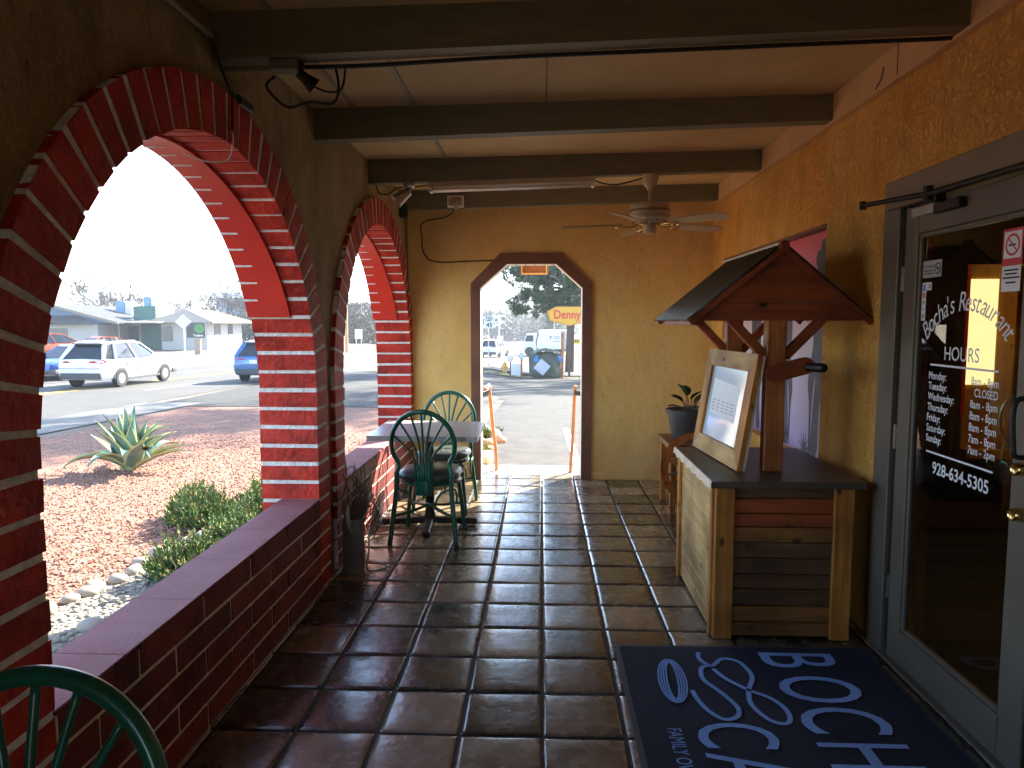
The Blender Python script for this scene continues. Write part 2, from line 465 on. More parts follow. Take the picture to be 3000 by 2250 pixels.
# saltillo tile: tone varies per tile, cloudy waxed finish
def tile_mat():
    m = bpy.data.materials.new('sealed_saltillo'); m.use_nodes = True
    nd, L, b = N(m)
    tc = nd.new('ShaderNodeTexCoord')
    at = nd.new('ShaderNodeAttribute'); at.attribute_name = 'tone'
    n1 = nd.new('ShaderNodeTexNoise'); n1.inputs['Scale'].default_value = 5; n1.inputs['Detail'].default_value = 8; n1.inputs['Roughness'].default_value = 0.65
    L(tc.outputs['Object'], n1.inputs['Vector'])
    r1 = nd.new('ShaderNodeValToRGB')
    e = r1.color_ramp.elements
    e[0].position = 0.3; e[0].color = (0.054, 0.044, 0.031, 1)
    e[1].position = 0.72; e[1].color = (0.29, 0.22, 0.14, 1)
    q = r1.color_ramp.elements.new(0.5); q.color = (0.145, 0.113, 0.073, 1)
    ad = nd.new('ShaderNodeMath'); ad.operation = 'MULTIPLY_ADD'; ad.inputs[1].default_value = 0.75
    L(at.outputs['Fac'], ad.inputs[0]); L(n1.outputs['Fac'], ad.inputs[2])
    sb = nd.new('ShaderNodeMath'); sb.operation = 'SUBTRACT'; sb.inputs[1].default_value = 0.36
    L(ad.outputs[0], sb.inputs[0]); L(sb.outputs[0], r1.inputs['Fac'])
    L(r1.outputs['Color'], b.inputs['Base Color'])
    n2 = nd.new('ShaderNodeTexNoise'); n2.inputs['Scale'].default_value = 14; n2.inputs['Detail'].default_value = 7
    L(tc.outputs['Object'], n2.inputs['Vector'])
    mr = nd.new('ShaderNodeMapRange'); mr.inputs['From Min'].default_value = 0.3; mr.inputs['From Max'].default_value = 0.7
    mr.inputs['To Min'].default_value = 0.14; mr.inputs['To Max'].default_value = 0.36
    L(n2.outputs['Fac'], mr.inputs['Value']); L(mr.outputs['Result'], b.inputs['Roughness'])
    n3 = nd.new('ShaderNodeTexNoise'); n3.inputs['Scale'].default_value = 26; n3.inputs['Detail'].default_value = 5
    L(tc.outputs['Object'], n3.inputs['Vector'])
    bp = nd.new('ShaderNodeBump'); bp.inputs['Strength'].default_value = 0.22; bp.inputs['Distance'].default_value = 0.01
    L(n3.outputs['Fac'], bp.inputs['Height']); L(bp.outputs['Normal'], b.inputs['Normal'])
    b.inputs['Specular IOR Level'].default_value = 0.7
    b.inputs['Coat Weight'].default_value = 0.45; b.inputs['Coat Roughness'].default_value = 0.16
    return m
M['tile'] = tile_mat()
M['grout'] = mat('dark_grout', (0.055, 0.047, 0.04), 0.8, var=0.25, vscale=10, bump=0.3)

# ------------------------------------------------------------------ terrain
ROADK = 0.0555
def lerp_tab(t, x):
    if x <= t[0][0]: return t[0][1]
    for (a, va), (b, vb) in zip(t, t[1:]):
        if x <= b:
            return va + (vb - va) * (x - a) / (b - a)
    return t[-1][1]
TL = [(-60, -0.4), (4, -0.62), (26, -0.85), (45, -1.15), (72, -1.95), (150, -3.0), (900, -3.0)]
TR = [(7.6, -0.02), (41, -1.55), (75, -2.05), (150, -3.0), (900, -3.0)]
TF = [(-60, -0.5), (30, -0.86), (45, -0.9), (75, -1.0), (150, -2.2), (900, -3.0)]
def sst(a, b, x):
    t = min(1, max(0, (x - a) / (b - a)))
    return t * t * (3 - 2 * t)
def gz(x, y):
    l = lerp_tab(TL, y)
    s2 = sst(-22, -27, x - ROADK * y)
    l = l * (1 - s2) + lerp_tab(TF, y) * s2
    w = sst(-3.4, -1.1, x) if y < 45 else 1.0 - s2 if y > 90 else sst(-3.4, -1.1, x)
    if y < 7.0: w = 0 if x < 2 else 1
    r = lerp_tab(TR, y)
    return l * (1 - w) + r * w

# porch constants
WX = -1.27        # inner face of the brick
PX = -1.30        # inner face of the plaster on the arcade wall
RX = 1.63         # restaurant wall
EY = 6.93         # end wall inner face
def zc(x): return 2.775 + 0.0155 * x      # ceiling underside
def zb(x): return 2.615 + 0.027 * x       # beam underside
ARCH = [(0.0, 1.11, 1.165), (2.83, 1.11, 1.165), (5.66, 1.17, 1.14)]
SILL = 0.53
# ================================================================== PORCH FLOOR
TP = 0.3135
def floor():
    mb = MB()
    rnd = random.Random(3)
    # tile origin chosen from the grout crossings seen in the photo
    x0 = 0.0075 - 5 * TP
    y0 = 6.93 - 31 * TP
    mb.mi = 0
    for i in range(0, 11):
        for j in range(0, 33):
            xa, xb = x0 + i * TP + 0.008, x0 + (i + 1) * TP - 0.008
            ya, yb = y0 + j * TP + 0.008, y0 + (j + 1) * TP - 0.008
            if xa > 1.62 or xb < -1.60: continue
            xa = max(xa, -1.45); xb = min(xb, 1.66)
            if ya > 6.93: yb = min(yb, 7.13)
            if yb - ya < 0.05: continue
            mb.tone = max(0.02, rnd.random())
            tilt = (rnd.uniform(-.003, .003), rnd.uniform(-.003, .003))
            cup = rnd.uniform(-0.001, 0.0022)
            U = [0, .016, .05, .25, .5, .75, .95, .984, 1]
            n = len(U) - 1
            ph = rnd.uniform(0, 50)
            P = []
            for a in range(n + 1):
                row = []
                for b in range(n + 1):
                    u, v = U[a], U[b]
                    e = min(u, 1 - u, v, 1 - v)
                    x = xa + (xb - xa) * u
                    y = ya + (yb - ya) * v
                    z = -0.0005 + tilt[0] * (u - .5) + tilt[1] * (v - .5) + cup * (1 - 4 * (u - .5) ** 2) * (1 - 4 * (v - .5) ** 2)
                    z += noise.noise(V((x * 7 + ph, y * 7, ph))) * 0.0018
                    z -= 0.0055 if e < 0.01 else 0.0016 if e < .02 else .0003 if e < .06 else 0
                    x += noise.noise(V((x * 14, y * 14, 3))) * 0.003 * (1 if e < .06 else 0)
                    y += noise.noise(V((x * 14, y * 14, 9))) * 0.003 * (1 if e < .06 else 0)
                    row.append((x, y, z))
                P.append(row)
            mb.grid(P)
    mb.mi = 1
    mb.tone = 0
    mb.quad((-1.6, -3, -0.0085), (1.7, -3, -0.0085), (1.7, 7.13, -0.0085), (-1.6, 7.13, -0.0085))
    o = mb.build('floor', [M['tile'], M['grout']], smooth=60)
    for f in o.data.polygons: pass
    tag(o, kind='structure')
floor()

# ================================================================== ARCADE WALL (left)
aw = thing('arcade_wall', 'ochre plaster wall with red brick arches on the street side of the porch', 'wall', (-1.45, 2.83, 0))
def arcade_plaster():
    mb = MB()
    ro = 0.20
    ys = set([-3.0, 6.93])
    for (c, r, z) in ARCH[1:]:  # first arch, out of view, left closed to keep the near porch dark
        for k in range(0, 37):
            a = math.pi * k / 36
            ys.add(round(c - (r + ro - 0.02) * math.cos(a), 4))
    ys = sorted(y for y in ys if -3.0 <= y <= 6.93)
    def lo(y):
        best = -0.9
        for (c, r, z) in ARCH[1:]:
            d = abs(y - c)
            q = r + ro - 0.02
            if d <= q + 1e-4: best = max(best, z + math.sqrt(max(0, q * q - d * d)))
        return best
    ins = lambda y: any(abs(y - c) < r + ro - 0.02 for (c, r, z) in ARCH[1:])
    for ya, yb in zip(ys, ys[1:]):
        m = (ya + yb) / 2
        if ins(m): za, zb_ = lo(ya), lo(yb)
        else: za = zb_ = -0.9
        for x, rev in ((PX, False), (-1.575, True)):
            q = [(x, ya, za), (x, yb, zb_), (x, yb, 2.95), (x, ya, 2.95)]
            if rev: q.reverse()
            mb.quad(*q)
    mb.quad((PX, -3, 2.95), (PX, 6.93, 2.95), (-1.575, 6.93, 2.95), (-1.575, -3, 2.95))
    bmesh.ops.remove_doubles(mb.bm, verts=mb.bm.verts, dist=0.0005)
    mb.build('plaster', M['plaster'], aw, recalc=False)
arcade_plaster()

def brick_arch(ci, fine=True):
    c, r, z0 = ARCH[ci]
    rnd = random.Random(20 + ci)
    ro = 0.20
    mb = MB()
    g = 0.021
    pitch = 0.1064
    def P(t, rad):
        # t: distance along the intrados from the left foot
        H = z0
        if t < H: return (c - rad, t)
        t2 = (t - H) / r
        if t2 < math.pi: return (c - rad * math.cos(t2), z0 + rad * math.sin(t2))
        return (c + rad, H - (t - H - math.pi * r))
    total = 2 * z0 + math.pi * r
    ts = []
    nj = 11
    for k in range(nj): ts.append((k * z0 / nj, (k + 1) * z0 / nj))
    na = round(math.pi * r / pitch)
    for k in range(na): ts.append((z0 + k * math.pi * r / na, z0 + (k + 1) * math.pi * r / na))
    for k in range(nj): ts.append((total - z0 + k * z0 / nj, total - z0 + (k + 1) * z0 / nj))
    for (ta, tb) in ts:
        mb.tone = rnd.random()
        ga, gb = g / 2 + rnd.uniform(-.002, .003), g / 2 + rnd.uniform(-.002, .003)
        xf, xb = WX + rnd.uniform(-.001, .003), -1.60 + rnd.uniform(-.004, .004)
        dr = rnd.uniform(-.005, .0)
        a, b = ta + ga, tb - gb
        q = []
        for x in (xf, xb):
            for (t, rad) in ((a, r + dr), (b, r + dr), (b, r + ro + dr), (a, r + ro + dr)):
                y, z = P(t, rad)
                q.append((x, y, z))
        mb.hexa(q)
    if fine:
        mb.bevel(0.006, 2)
        # split long faces a little and roughen
        mb.jitter(0.0040, 13, ci)
    o = mb.build('brick_arch', M['brick'], aw, smooth=50)
    # mortar core
    mm = MB()
    n = 100
    prev = None
    for k in range(n + 1):
        t = total * k / n
        ring = []
        for (x, rad) in ((WX - 0.0025, r + 0.0035), (-1.597, r + 0.0035), (-1.597, r + ro - 0.004), (WX - 0.0025, r + ro - 0.004)):
            y, z = P(t, rad)
            ring.append(mm.bm.verts.new((x + rnd.uniform(-.0012, .0012), y, z)))
        if prev:
            for a in range(4): mm.bm.faces.new((prev[a], prev[(a + 1) % 4], ring[(a + 1) % 4], ring[a]))
        prev = ring
    mm.build('mortar', M['mortar'], o, world=False) if False else mm.build('mortar', M['mortar'], aw)
    # smooth painted lining on the outer half of the soffit
    ml = MB()
    P2 = []
    a0, a1 = R(22), R(158)
    n = 48
    for k in range(n + 1):
        a = a0 + (a1 - a0) * k / n
        s = min(1, max(0, (math.sin(a) - math.sin(a0)) / (1 - math.sin(a0))))
        xi = -1.378 - 0.085 * s ** 1.5
        ca, sa = math.cos(a), math.sin(a)
        f = lambda x, rad: (x, c + rad * ca, z0 + rad * sa)
        P2.append([f(xi, r + 0.002), f(xi, r - 0.016), f(-1.612, r - 0.016), f(-1.612, r + 0.002)])
    ml.grid(P2)
    ml.quad(*P2[0]); ml.quad(*P2[-1])
    lin = ml.build('arch_lining', M['lining'], aw, smooth=35)
    mt = MB()
    for k in range(1, na):
        a = math.pi * k / na
        if a0 < a < a1:
            w = 0.0065
            L_ = -1.612 + 0.085 + rnd.uniform(-.012, .012)
            pts = []
            for (x, da) in ((-1.614, -w), (L_, -w * .7), (L_, w * .7), (-1.614, w)):
                aa = a + da / r
                pts.append((x, c + (r - 0.017) * math.cos(aa), z0 + (r - 0.017) * math.sin(aa)))
            mt.prism(pts, (0, -math.cos(a) * 0.0015, -math.sin(a) * 0.0015))
    if len(mt.bm.faces): mt.build('mortar_tick', M['mortar'], lin)
for i in range(1, len(ARCH)): brick_arch(i, True)

def low_wall(ci):
    c, r, z0 = ARCH[ci]
    rnd = random.Random(50 + ci)
    ya, yb = c - r + 0.002, c + r - 0.002
    mb = MB()
    L_ = 0.432
    for row in range(5):
        za, zb_ = row * 0.1064, (row + 1) * 0.1064
        off = 0.21 * (row % 2) + 0.05
        y = ya - off
        while y < yb:
            a, b = max(y, ya), min(y + L_, yb)
            if b - a > 0.03:
                mb.tone = rnd.random()
                d = rnd.uniform(-.003, .002)
                top = zb_ - 0.008 if row < 4 else SILL - 0.0005
                mb.bb(-1.488, WX + d + .0062, a + 0.008, b - 0.008, za + 0.008, top)
            y += L_
    mb.bevel(0.005, 2)
    mb.jitter(0.002, 12, 3)
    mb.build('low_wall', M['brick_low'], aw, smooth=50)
    mm = MB()
    mm.bb(-1.484, WX + 0.0012, ya, yb, -0.8, SILL - 0.012)
    mm.build('mortar', M['mortar_low'], aw)
    ms = MB()
    y = ya - 0.12
    while y < yb:
        a, b = max(y, ya), min(y + L_, yb)
        if b - a > 0.02: ms.bb(-1.492, WX + 0.003, a + 0.0015, b - 0.0015, SILL, SILL + 0.008, 0.002)
        y += L_
    ms.build('sill', M['sill'], aw)
for i in range(1, len(ARCH)): low_wall(i)

# outer plinth of the arcade wall that reaches the lower yard
mb = MB(); mb.bb(-1.56, -1.32, -3, 6.93, -1.0, -0.02)
mb.build('footing', M['plaster'], aw)

# ================================================================== END WALL with the octagonal doorway
ew = thing('end_wall', 'ochre end wall with a brown trimmed octagonal doorway', 'wall', (0, 7.03, 0))
def octo(xl, xr, ztop, cz, cx):
    return [(xl, -0.01), (xl, cz), (xl + cx, ztop), (xr - cx, ztop), (xr, cz), (xr, -0.01)]
OI = octo(-0.596, 0.390, 2.106, 1.876, 0.256)
def end_wall():
    mb = MB()
    y0, y1 = EY, 7.12
    X0, X1, ZT = -1.60, 1.80, 2.95
    for y, rev in ((y0, False), (y1, True)):
        o = OI
        polys = [[(X0, -.9), (o[0][0], -.9), o[0], o[1], (X0, o[1][1])],
                 [(X0, o[1][1]), o[1], o[2], (X0, ZT)],
                 [(X0, ZT), o[2], o[3], (X1, ZT)],
                 [o[3], o[4], (X1, o[4][1]), (X1, ZT)],
                 [o[4], o[5], (o[5][0], -.9), (X1, -.9), (X1, o[4][1])]]
        for p in polys:
            q = [(x, y, z) for x, z in p]
            if rev: q.reverse()
            f = mb.bm.faces.new([mb.bm.verts.new(V(t)) for t in q])
    mb.quad((X0, y0, -.9), (X0, y1, -.9), (X0, y1, ZT), (X0, y0, ZT))
    mb.quad((X0, y0, ZT), (X0, y1, ZT), (X1, y1, ZT), (X1, y0, ZT))
    mb.build('plaster', M['plaster_end'], ew, recalc=False)
    # reveal lining
    mb = MB()
    for a, b in zip(OI, OI[1:]):
        mb.quad((a[0], y0 - .002, a[1]), (a[0], y1 + .002, a[1]), (b[0], y1 + .002, b[1]), (b[0], y0 - .002, b[1]))
    mb.build('reveal', M['reveal'], ew, recalc=False)
    # thin board joints across the top of the reveal
    mb = MB()
    for x in (-0.25, -0.16, -0.07, 0.02, 0.11):
        mb.bb(x - .0025, x + .0025, y0 + .004, y1 - .004, 2.1015, 2.1045)
    mb.build('board_joint', M['twig'], ew)
    # brown trim on the inside face
    for (yy, th) in ((y0 - 0.028, 0.0265), (y1 + 0.0015, 0.03)):
        mb = MB()
        out = octo(-0.690, 0.484, 2.214, 1.922, 0.290)
        inn = OI
        for k in range(5):
            a, b, c_, d = out[k], out[k + 1], inn[k + 1], inn[k]
            mb.prism([(a[0], yy, a[1]), (b[0], yy, b[1]), (c_[0], yy, c_[1]), (d[0], yy, d[1])], (0, th, 0))
        mb.bevel(0.003, 1)
        mb.build('door_trim', M['door_trim'], ew)
    # baseboard
    mb = MB()
    mb.bb(0.486, 1.628, y0 - 0.014, y0 - 0.001, 0.0, 0.085, 0.003)
    mb.bb(-1.265, -0.692, y0 - 0.014, y0 - 0.001, 0.0, 0.085, 0.003)
    mb.build('baseboard', M['plaster_end'], ew)
end_wall()
mb = MB()
mb.bb(-1.2, 1.2, 7.122, 7.62, -0.25, -0.004, 0.01)
tag(mb.build('doorstep', mat('pale_concrete', (0.30, 0.28, 0.245), 0.85, var=0.12, bump=0.2, bscale=50)), kind='structure')

# ================================================================== RESTAURANT WALL (right)
rw = thing('restaurant_wall', 'rough orange stucco restaurant wall along the right of the porch', 'wall', (RX, 3.0, 0))
MY0, MY1, MZ0, MZ1 = 4.20, 6.50, 0.70, 2.115      # mural recess
DY0, DY1, DZ = 2.16, 3.44, 2.185                   # door opening
def right_wall():
    mb = MB()
    cells_y = [-3.0, DY0, DY1, MY0, MY1, 6.93]
    cells_z = [-0.05, MZ0, MZ1, DZ, 2.95]
    for ya, yb in zip(cells_y, cells_y[1:]):
        for za, zb_ in zip(cells_z, cells_z[1:]):
            if ya >= DY0 - 1e-6 and yb <= DY1 + 1e-6 and zb_ <= DZ + 1e-6: continue
            if ya >= MY0 - 1e-6 and yb <= MY1 + 1e-6 and za >= MZ0 - 1e-6 and zb_ <= MZ1 + 1e-6: continue
            mb.quad((RX, yb, za), (RX, ya, za), (RX, ya, zb_), (RX, yb, zb_))
    x2 = RX + 0.075
    mb.quad((RX, MY0, MZ0), (x2, MY0, MZ0), (x2, MY0, MZ1), (RX, MY0, MZ1))
    mb.quad((RX, MY1, MZ1), (x2, MY1, MZ1), (x2, MY1, MZ0), (RX, MY1, MZ0))
    mb.quad((RX, MY0, MZ1), (x2, MY0, MZ1), (x2, MY1, MZ1), (RX, MY1, MZ1))
    mb.quad((RX, MY1, MZ0), (x2, MY1, MZ0), (x2, MY0, MZ0), (RX, MY0, MZ0))
    x3 = RX + 0.2
    mb.quad((RX, DY1, -.05), (x3, DY1, -.05), (x3, DY1, DZ), (RX, DY1, DZ))
    mb.quad((RX, DY0, DZ), (x3, DY0, DZ), (x3, DY0, -.05), (RX, DY0, -.05))
    mb.quad((RX, DY0, DZ), (RX, DY1, DZ), (x3, DY1, DZ), (x3, DY0, DZ))
    bmesh.ops.remove_doubles(mb.bm, verts=mb.bm.verts, dist=0.0005)
    mb.build('stucco', M['plaster_right'], rw, recalc=True)
    mb = MB()
    mb.bb(RX - 0.004, RX + 0.072, MY0 + 0.004, MY1 - 0.004, MZ1 - 0.022, MZ1 - 0.003)
    mb.build('lintel_board', M['door_trim'], rw)
right_wall()

# mural painted on a board set in the recess
mu = thing('mural', 'painted sunset mural with dark standing silhouettes in the wall recess', 'mural', (RX + 0.068, 5.35, MZ0))
def mural():
    m = bpy.data.materials.new('sunset_mural_paint'); m.use_nodes = True
    nd, L, b = N(m)
    tc = nd.new('ShaderNodeTexCoord')
    sp = nd.new('ShaderNodeSeparateXYZ'); L(tc.outputs['Object'], sp.inputs[0])
    nz = nd.new('ShaderNodeTexNoise'); nz.inputs['Scale'].default_value = 3; nz.inputs['Detail'].default_value = 6
    L(tc.outputs['Object'], nz.inputs['Vector'])
    md = nd.new('ShaderNodeMath'); md.operation = 'MULTIPLY_ADD'; md.inputs[1].default_value = 0.16
    L(nz.outputs['Fac'], md.inputs[0]); L(sp.outputs['Z'], md.inputs[2])
    mr = nd.new('ShaderNodeMapRange'); mr.inputs['From Max'].default_value = 1.5
    L(md.outputs[0], mr.inputs['Value'])
    rp = nd.new('ShaderNodeValToRGB')
    e = rp.color_ramp.elements
    e[0].position = 0.0; e[0].color = (0.16, 0.10, 0.26, 1)
    e[1].position = 1.0; e[1].color = (0.80, 0.12, 0.16, 1)
    for p, c in ((0.12, (0.50, 0.38, 0.62)), (0.34, (0.62, 0.54, 0.68)), (0.55, (0.66, 0.58, 0.60)), (0.78, (0.78, 0.26, 0.32))):
        q = e.new(p); q.color = (*c, 1)
    L(mr.outputs['Result'], rp.inputs['Fac']); L(rp.outputs['Color'], b.inputs['Base Color'])
    b.inputs['Roughness'].default_value = 0.6
    mb = MB()
    mb.bb(RX + 0.066, RX + 0.09, MY0 + .002, MY1 - .002, MZ0 + .002, MZ1 - .002)
    mb.build('painted_board', m, mu)
    dark = mat('mural_silhouette_paint', (0.055, 0.048, 0.068), 0.6, var=0, vscale=3, col2=(0.13, 0.11, 0.155), detail=6)
    x = RX + 0.0645
    def shape(pts, y0, z0, name, sc=1.0, wy=1.45):
        mb = MB()
        mb.prism([(x, y0 + p[0] * sc * wy, z0 + p[1] * sc) for p in spline([(a, b, 0) for a, b in pts] + [(pts[0][0], pts[0][1], 0)], 4)[:-1]], (0.0012, 0, 0))
        mb.build(name, dark, mu)
    # tall narrow standing shape with a round head piece and split legs
    fig = [(-.02, 1.33), (-.06, 1.30), (-.065, 1.24), (-.035, 1.19), (-.06, 1.13), (-.09, 1.02), (-.10, .80), (-.095, .60), (-.11, .40), (-.10, .2), (-.115, .02),
           (-.05, .02), (-.045, .25), (-.03, .47), (-.01, .25), (.0, .02), (.065, .02), (.06, .25), (.045, .42), (.05, .5), (.075, .25), (.07, .02), (.09, .02), (.1, .3), (.12, .44), (.10, .56), (.075, .70), (.09, .9),
           (.07, 1.05), (.05, 1.15), (.075, 1.20), (.06, 1.26), (.03, 1.27), (.015, 1.32)]
    shape(fig, 4.40, MZ0 + .02, 'silhouette')
    shape([(-a, b) for a, b in fig], 5.0, MZ0 + .02, 'silhouette', 0.86)
    shape(fig, 5.7, MZ0 + .02, 'silhouette', 0.9)
    for y0, s in ((4.60, .9), (5.05, 1.2), (5.35, .8), (6.1, 1.1)):
        star = []
        for k in range(15):
            a = math.pi * k / 14
            rr = (0.17 if k % 2 == 0 else 0.06) * s * (0.8 + 0.3 * random.random())
            star.append((rr * math.cos(a) * 0.8, rr * math.sin(a) + 0.004))
        mb = MB()
        mb.prism([(x, y0 + a, MZ0 + .012 + b) for a, b in star] + [(x, y0, MZ0 + .006)], (0.0012, 0, 0))
        mb.build('silhouette_shrub', dark, mu)
mural()

# ================================================================== ROOF: ceiling, beams, ledger
rf = thing('porch_roof', 'porch roof with painted beams over the tiled walkway', 'roof', (0.15, 3.0, 2.78))
def roof():
    X0, X1 = -1.9, 1.95
    mb = MB()
    mb.hexa([(X0, -3.2, zc(X0)), (X1, -3.2, zc(X1)), (X1, 7.45, zc(X1)), (X0, 7.45, zc(X0)),
             (X0, -3.2, zc(X0) + .18), (X1, -3.2, zc(X1) + .18), (X1, 7.45, zc(X1) + .18), (X0, 7.45, zc(X0) + .18)])
    mb.build('ceiling', M['ceiling'], rf)
    for y in (-1.0, 0.29, 1.56, 2.83, 4.09, 5.36, 6.63):
        mb = MB()
        xa, xb = PX, 1.598
        th = 0.092
        mb.hexa([(xa, y, zb(xa)), (xb, y, zb(xb)), (xb, y + th, zb(xb)), (xa, y + th, zb(xa)),
                 (xa, y, zc(xa) + .002), (xb, y, zc(xb) + .002), (xb, y + th, zc(xb) + .002), (xa, y + th, zc(xa) + .002)])
        mb.bevel(0.004, 1)
        mb.build('beam', M['beam'], rf)
    mb = MB()
    mb.bb(1.598, RX - .001, -3.0, EY, 2.655, 2.80, 0.003)
    mb.bb(1.588, RX - .001, -3.0, EY, 2.640, 2.653, 0.003)
    mb.build('ledger', M['ledger'], rf)
    # ceiling board battens
    for (x, ya, yb) in ((-0.72, 2.93, 4.085), (-1.06, 2.93, 4.085), (-0.72, 4.19, 5.355), (-1.06, 1.66, 2.82)):
        mb = MB()
        mb.bb(x - .012, x + .012, ya, yb, zc(x) - .009, zc(x) + .002)
        mb.build('batten', M['conduit'], rf)
    for (x, ya, yb) in ((0.02, 2.93, 4.085), (0.02, 1.66, 2.82)):
        mb = MB(); mb.bb(x - .0025, x + .0025, ya, yb, zc(x) - .0025, zc(x) + .002)
        mb.build('panel_joint', M['cable'], rf)
    mb = MB(); mb.bb(1.5965, 1.599, 3.375, 3.380, 2.655, 2.80)
    mb.build('panel_joint', M['cable'], rf)
roof()
# back of the porch, behind the camera; opening added to light the near chair
bw = thing('rear_wall', 'unseen ochre wall behind the viewer with an opening added to let light in', 'wall', (0, -3.05, 0))
mb = MB(); mb.bb(-1.6, -.5, -3.2, -3.0, -0.9, 2.9); mb.bb(.4, 1.7, -3.2, -3.0, -.9, 2.9); mb.bb(-.5, .4, -3.2, -3.0, 2.1, 2.9); mb.bb(-.5, .4, -3.2, -3.0, -.9, -.01)
mb.build('plaster', M['plaster'], bw)
# ================================================================== ENTRANCE DOOR
dr = thing('entrance_door', 'grey framed glass restaurant door with white opening hours lettering', 'door', (RX, 2.8, 0))
XF = 1.600   # face of the frame
def door():
    al = M['aluminium']
    # outer frame
    mb = MB()
    mb.bb(XF, RX + .05, 3.30, 3.445, 0.0, 2.06, 0.004)
    mb.bb(XF, RX + .05, 2.15, 2.285, 0.0, 2.06, 0.004)
    mb.build('door_frame', al, dr)
    mb = MB()
    mb.bb(XF, RX + .05, 2.15, 3.445, 2.062, 2.19, 0.004)
    mb.build('header', M['header'], dr)
    mb = MB()   # dark hinge gap
    mb.bb(XF + .022, RX + .04, 3.252, 3.299, 0.0, 2.058)
    mb.build('hinge_gap', M['rubber'], dr)
    for z in (0.33, 1.03, 1.74):
        mb = MB()
        mb.lathe((XF + .012, 3.268, z), [(0.0, -.055), (.009, -.055), (.009, .055), (0.0, .055)], 10)
        mb.bb(XF + .010, XF + .024, 3.255, 3.285, z - .05, z + .05)
        mb.build('hinge', M['steel'], dr)
    # leaf: stiles and rails
    X0, X1 = XF + .006, XF + .05
    ya, yb = 2.33, 3.25
    mb = MB()
    mb.bb(X0, X1, 3.148, yb, 0.012, 2.045, 0.004)
    mb.bb(X0, X1, ya, 2.452, 0.012, 2.045, 0.004)
    mb.bb(X0 + .001, X1, 2.4525, 3.1475, 1.925, 2.045, 0.004)
    mb.bb(X0 + .001, X1, 2.4525, 3.1475, 0.012, 0.165, 0.004)
    mb.build('door_leaf', al, dr)
    mb = MB()   # glazing bead
    t = 0.018
    mb.bb(X0 + .008, X1 - .01, 3.1475 - t, 3.1475, .166, 1.924, .003)
    mb.bb(X0 + .008, X1 - .01, 2.4525, 2.4525 + t, .166, 1.924, .003)
    mb.bb(X0 + .008, X1 - .01, 2.4527 + t, 3.147 - t, 1.924 - t, 1.924, .003)
    mb.bb(X0 + .008, X1 - .01, 2.4527 + t, 3.147 - t, .166, .166 + t, .003)
    mb.build('glazing_bead', al, dr)
    g = bpy.data.materials.new('door_glass'); g.use_nodes = True
    nt = g.node_tree; nd = nt.nodes; L = nt.links.new
    nd.remove(nd['Principled BSDF'])
    out = nd['Material Output']
    tr = nd.new('ShaderNodeBsdfTransparent'); tr.inputs['Color'].default_value = (.50, .52, .50, 1)
    gl = nd.new('ShaderNodeBsdfGlossy'); gl.inputs['Roughness'].default_value = 0.015
    fr = nd.new('ShaderNodeFresnel'); fr.inputs['IOR'].default_value = 1.6
    mx = nd.new('ShaderNodeMixShader')
    L(fr.outputs[0], mx.inputs[0]); L(tr.outputs[0], mx.inputs[1]); L(gl.outputs[0], mx.inputs[2]); L(mx.outputs[0], out.inputs['Surface'])
    mb = MB()
    mb.quad((XF + .026, 3.143, .17), (XF + .026, 2.456, .17), (XF + .026, 2.456, 1.92), (XF + .026, 3.143, 1.92))
    mb.build('pane', g, dr)
    # threshold
    mb = MB(); mb.bb(XF - .02, RX + .05, 2.285, 3.299, 0.001, 0.011, 0.002)
    mb.build('threshold', M['aluminium'], dr)
    # lettering
    XL = XF + .0235
    r_, u_ = (0, -1, 0), (0, 0, 1)
    mb = MB()
    for k, (d, h) in enumerate((('Monday:', '8am - 8pm'), ('Tuesday:', 'CLOSED'), ('Wednesday:', '8am - 8pm'), ('Thursday:', '8am - 8pm'), ('Friday:', '8am - 8pm'), ('Saturday:', '7am - 8pm'), ('Sunday:', '7am - 2pm'))):
        z = 1.314 - k * 0.0437
        add_text(mb, d, 0.044, (XL, 3.036, z), r_, u_, 'L', sx=0.86, offset=0.0006)
        add_text(mb, h, 0.044, (XL, 2.58, z), r_, u_, 'R', sx=0.86, offset=0.0006)
    add_text(mb, 'HOURS', 0.077, (XL, 2.816, 1.398), r_, u_, 'C', sx=0.92, offset=0.0004)
    add_text(mb, '928-634-5305', 0.070, (XL, 2.79, 0.925), r_, u_, 'C', sx=0.95, offset=0.0012)
    for (a, b, z) in ((3.03, 2.585, 1.373), (3.03, 2.585, 1.009)):
        mb.quad((XL, a, z - .004), (XL, b, z - .004), (XL, b, z + .004), (XL, a, z + .004))
    mb.build('opening_hours', M['letter'], dr, recalc=False)
    mb = MB()
    word = "Bocha's Restaurant"
    cyy, czz, rad = 2.807, 1.258, 0.335
    w = []
    for ch in word:
        if ch == ' ': w.append(.032); continue
        me = text_mesh(ch, 0.108, 0.25)
        xs = [v.co.x for v in me.vertices]
        w.append((max(xs) - min(xs)) * .80 + .006)
    tot = sum(w)
    s = -tot / 2
    for ch, ww in zip(word, w):
        a = (s + ww / 2) / rad * 0.80
        s += ww
        if ch == ' ': continue
        rgt = V((0, -math.cos(a), -math.sin(a)))
        upv = V((0, -math.sin(a), math.cos(a)))
        # keep letters more upright than a true arc
        p = V((XL, cyy, czz)) + upv * rad
        a2 = a * 0.95
        rgt = V((0, -math.cos(a2), -math.sin(a2))); upv = V((0, -math.sin(a2), math.cos(a2)))
        add_text(mb, ch, 0.108, p, rgt, upv, 'C', shear=0.25, sx=0.80)
    mb.build('restaurant_name', M['letter'], dr, recalc=False)
    # stickers
    SY = .038
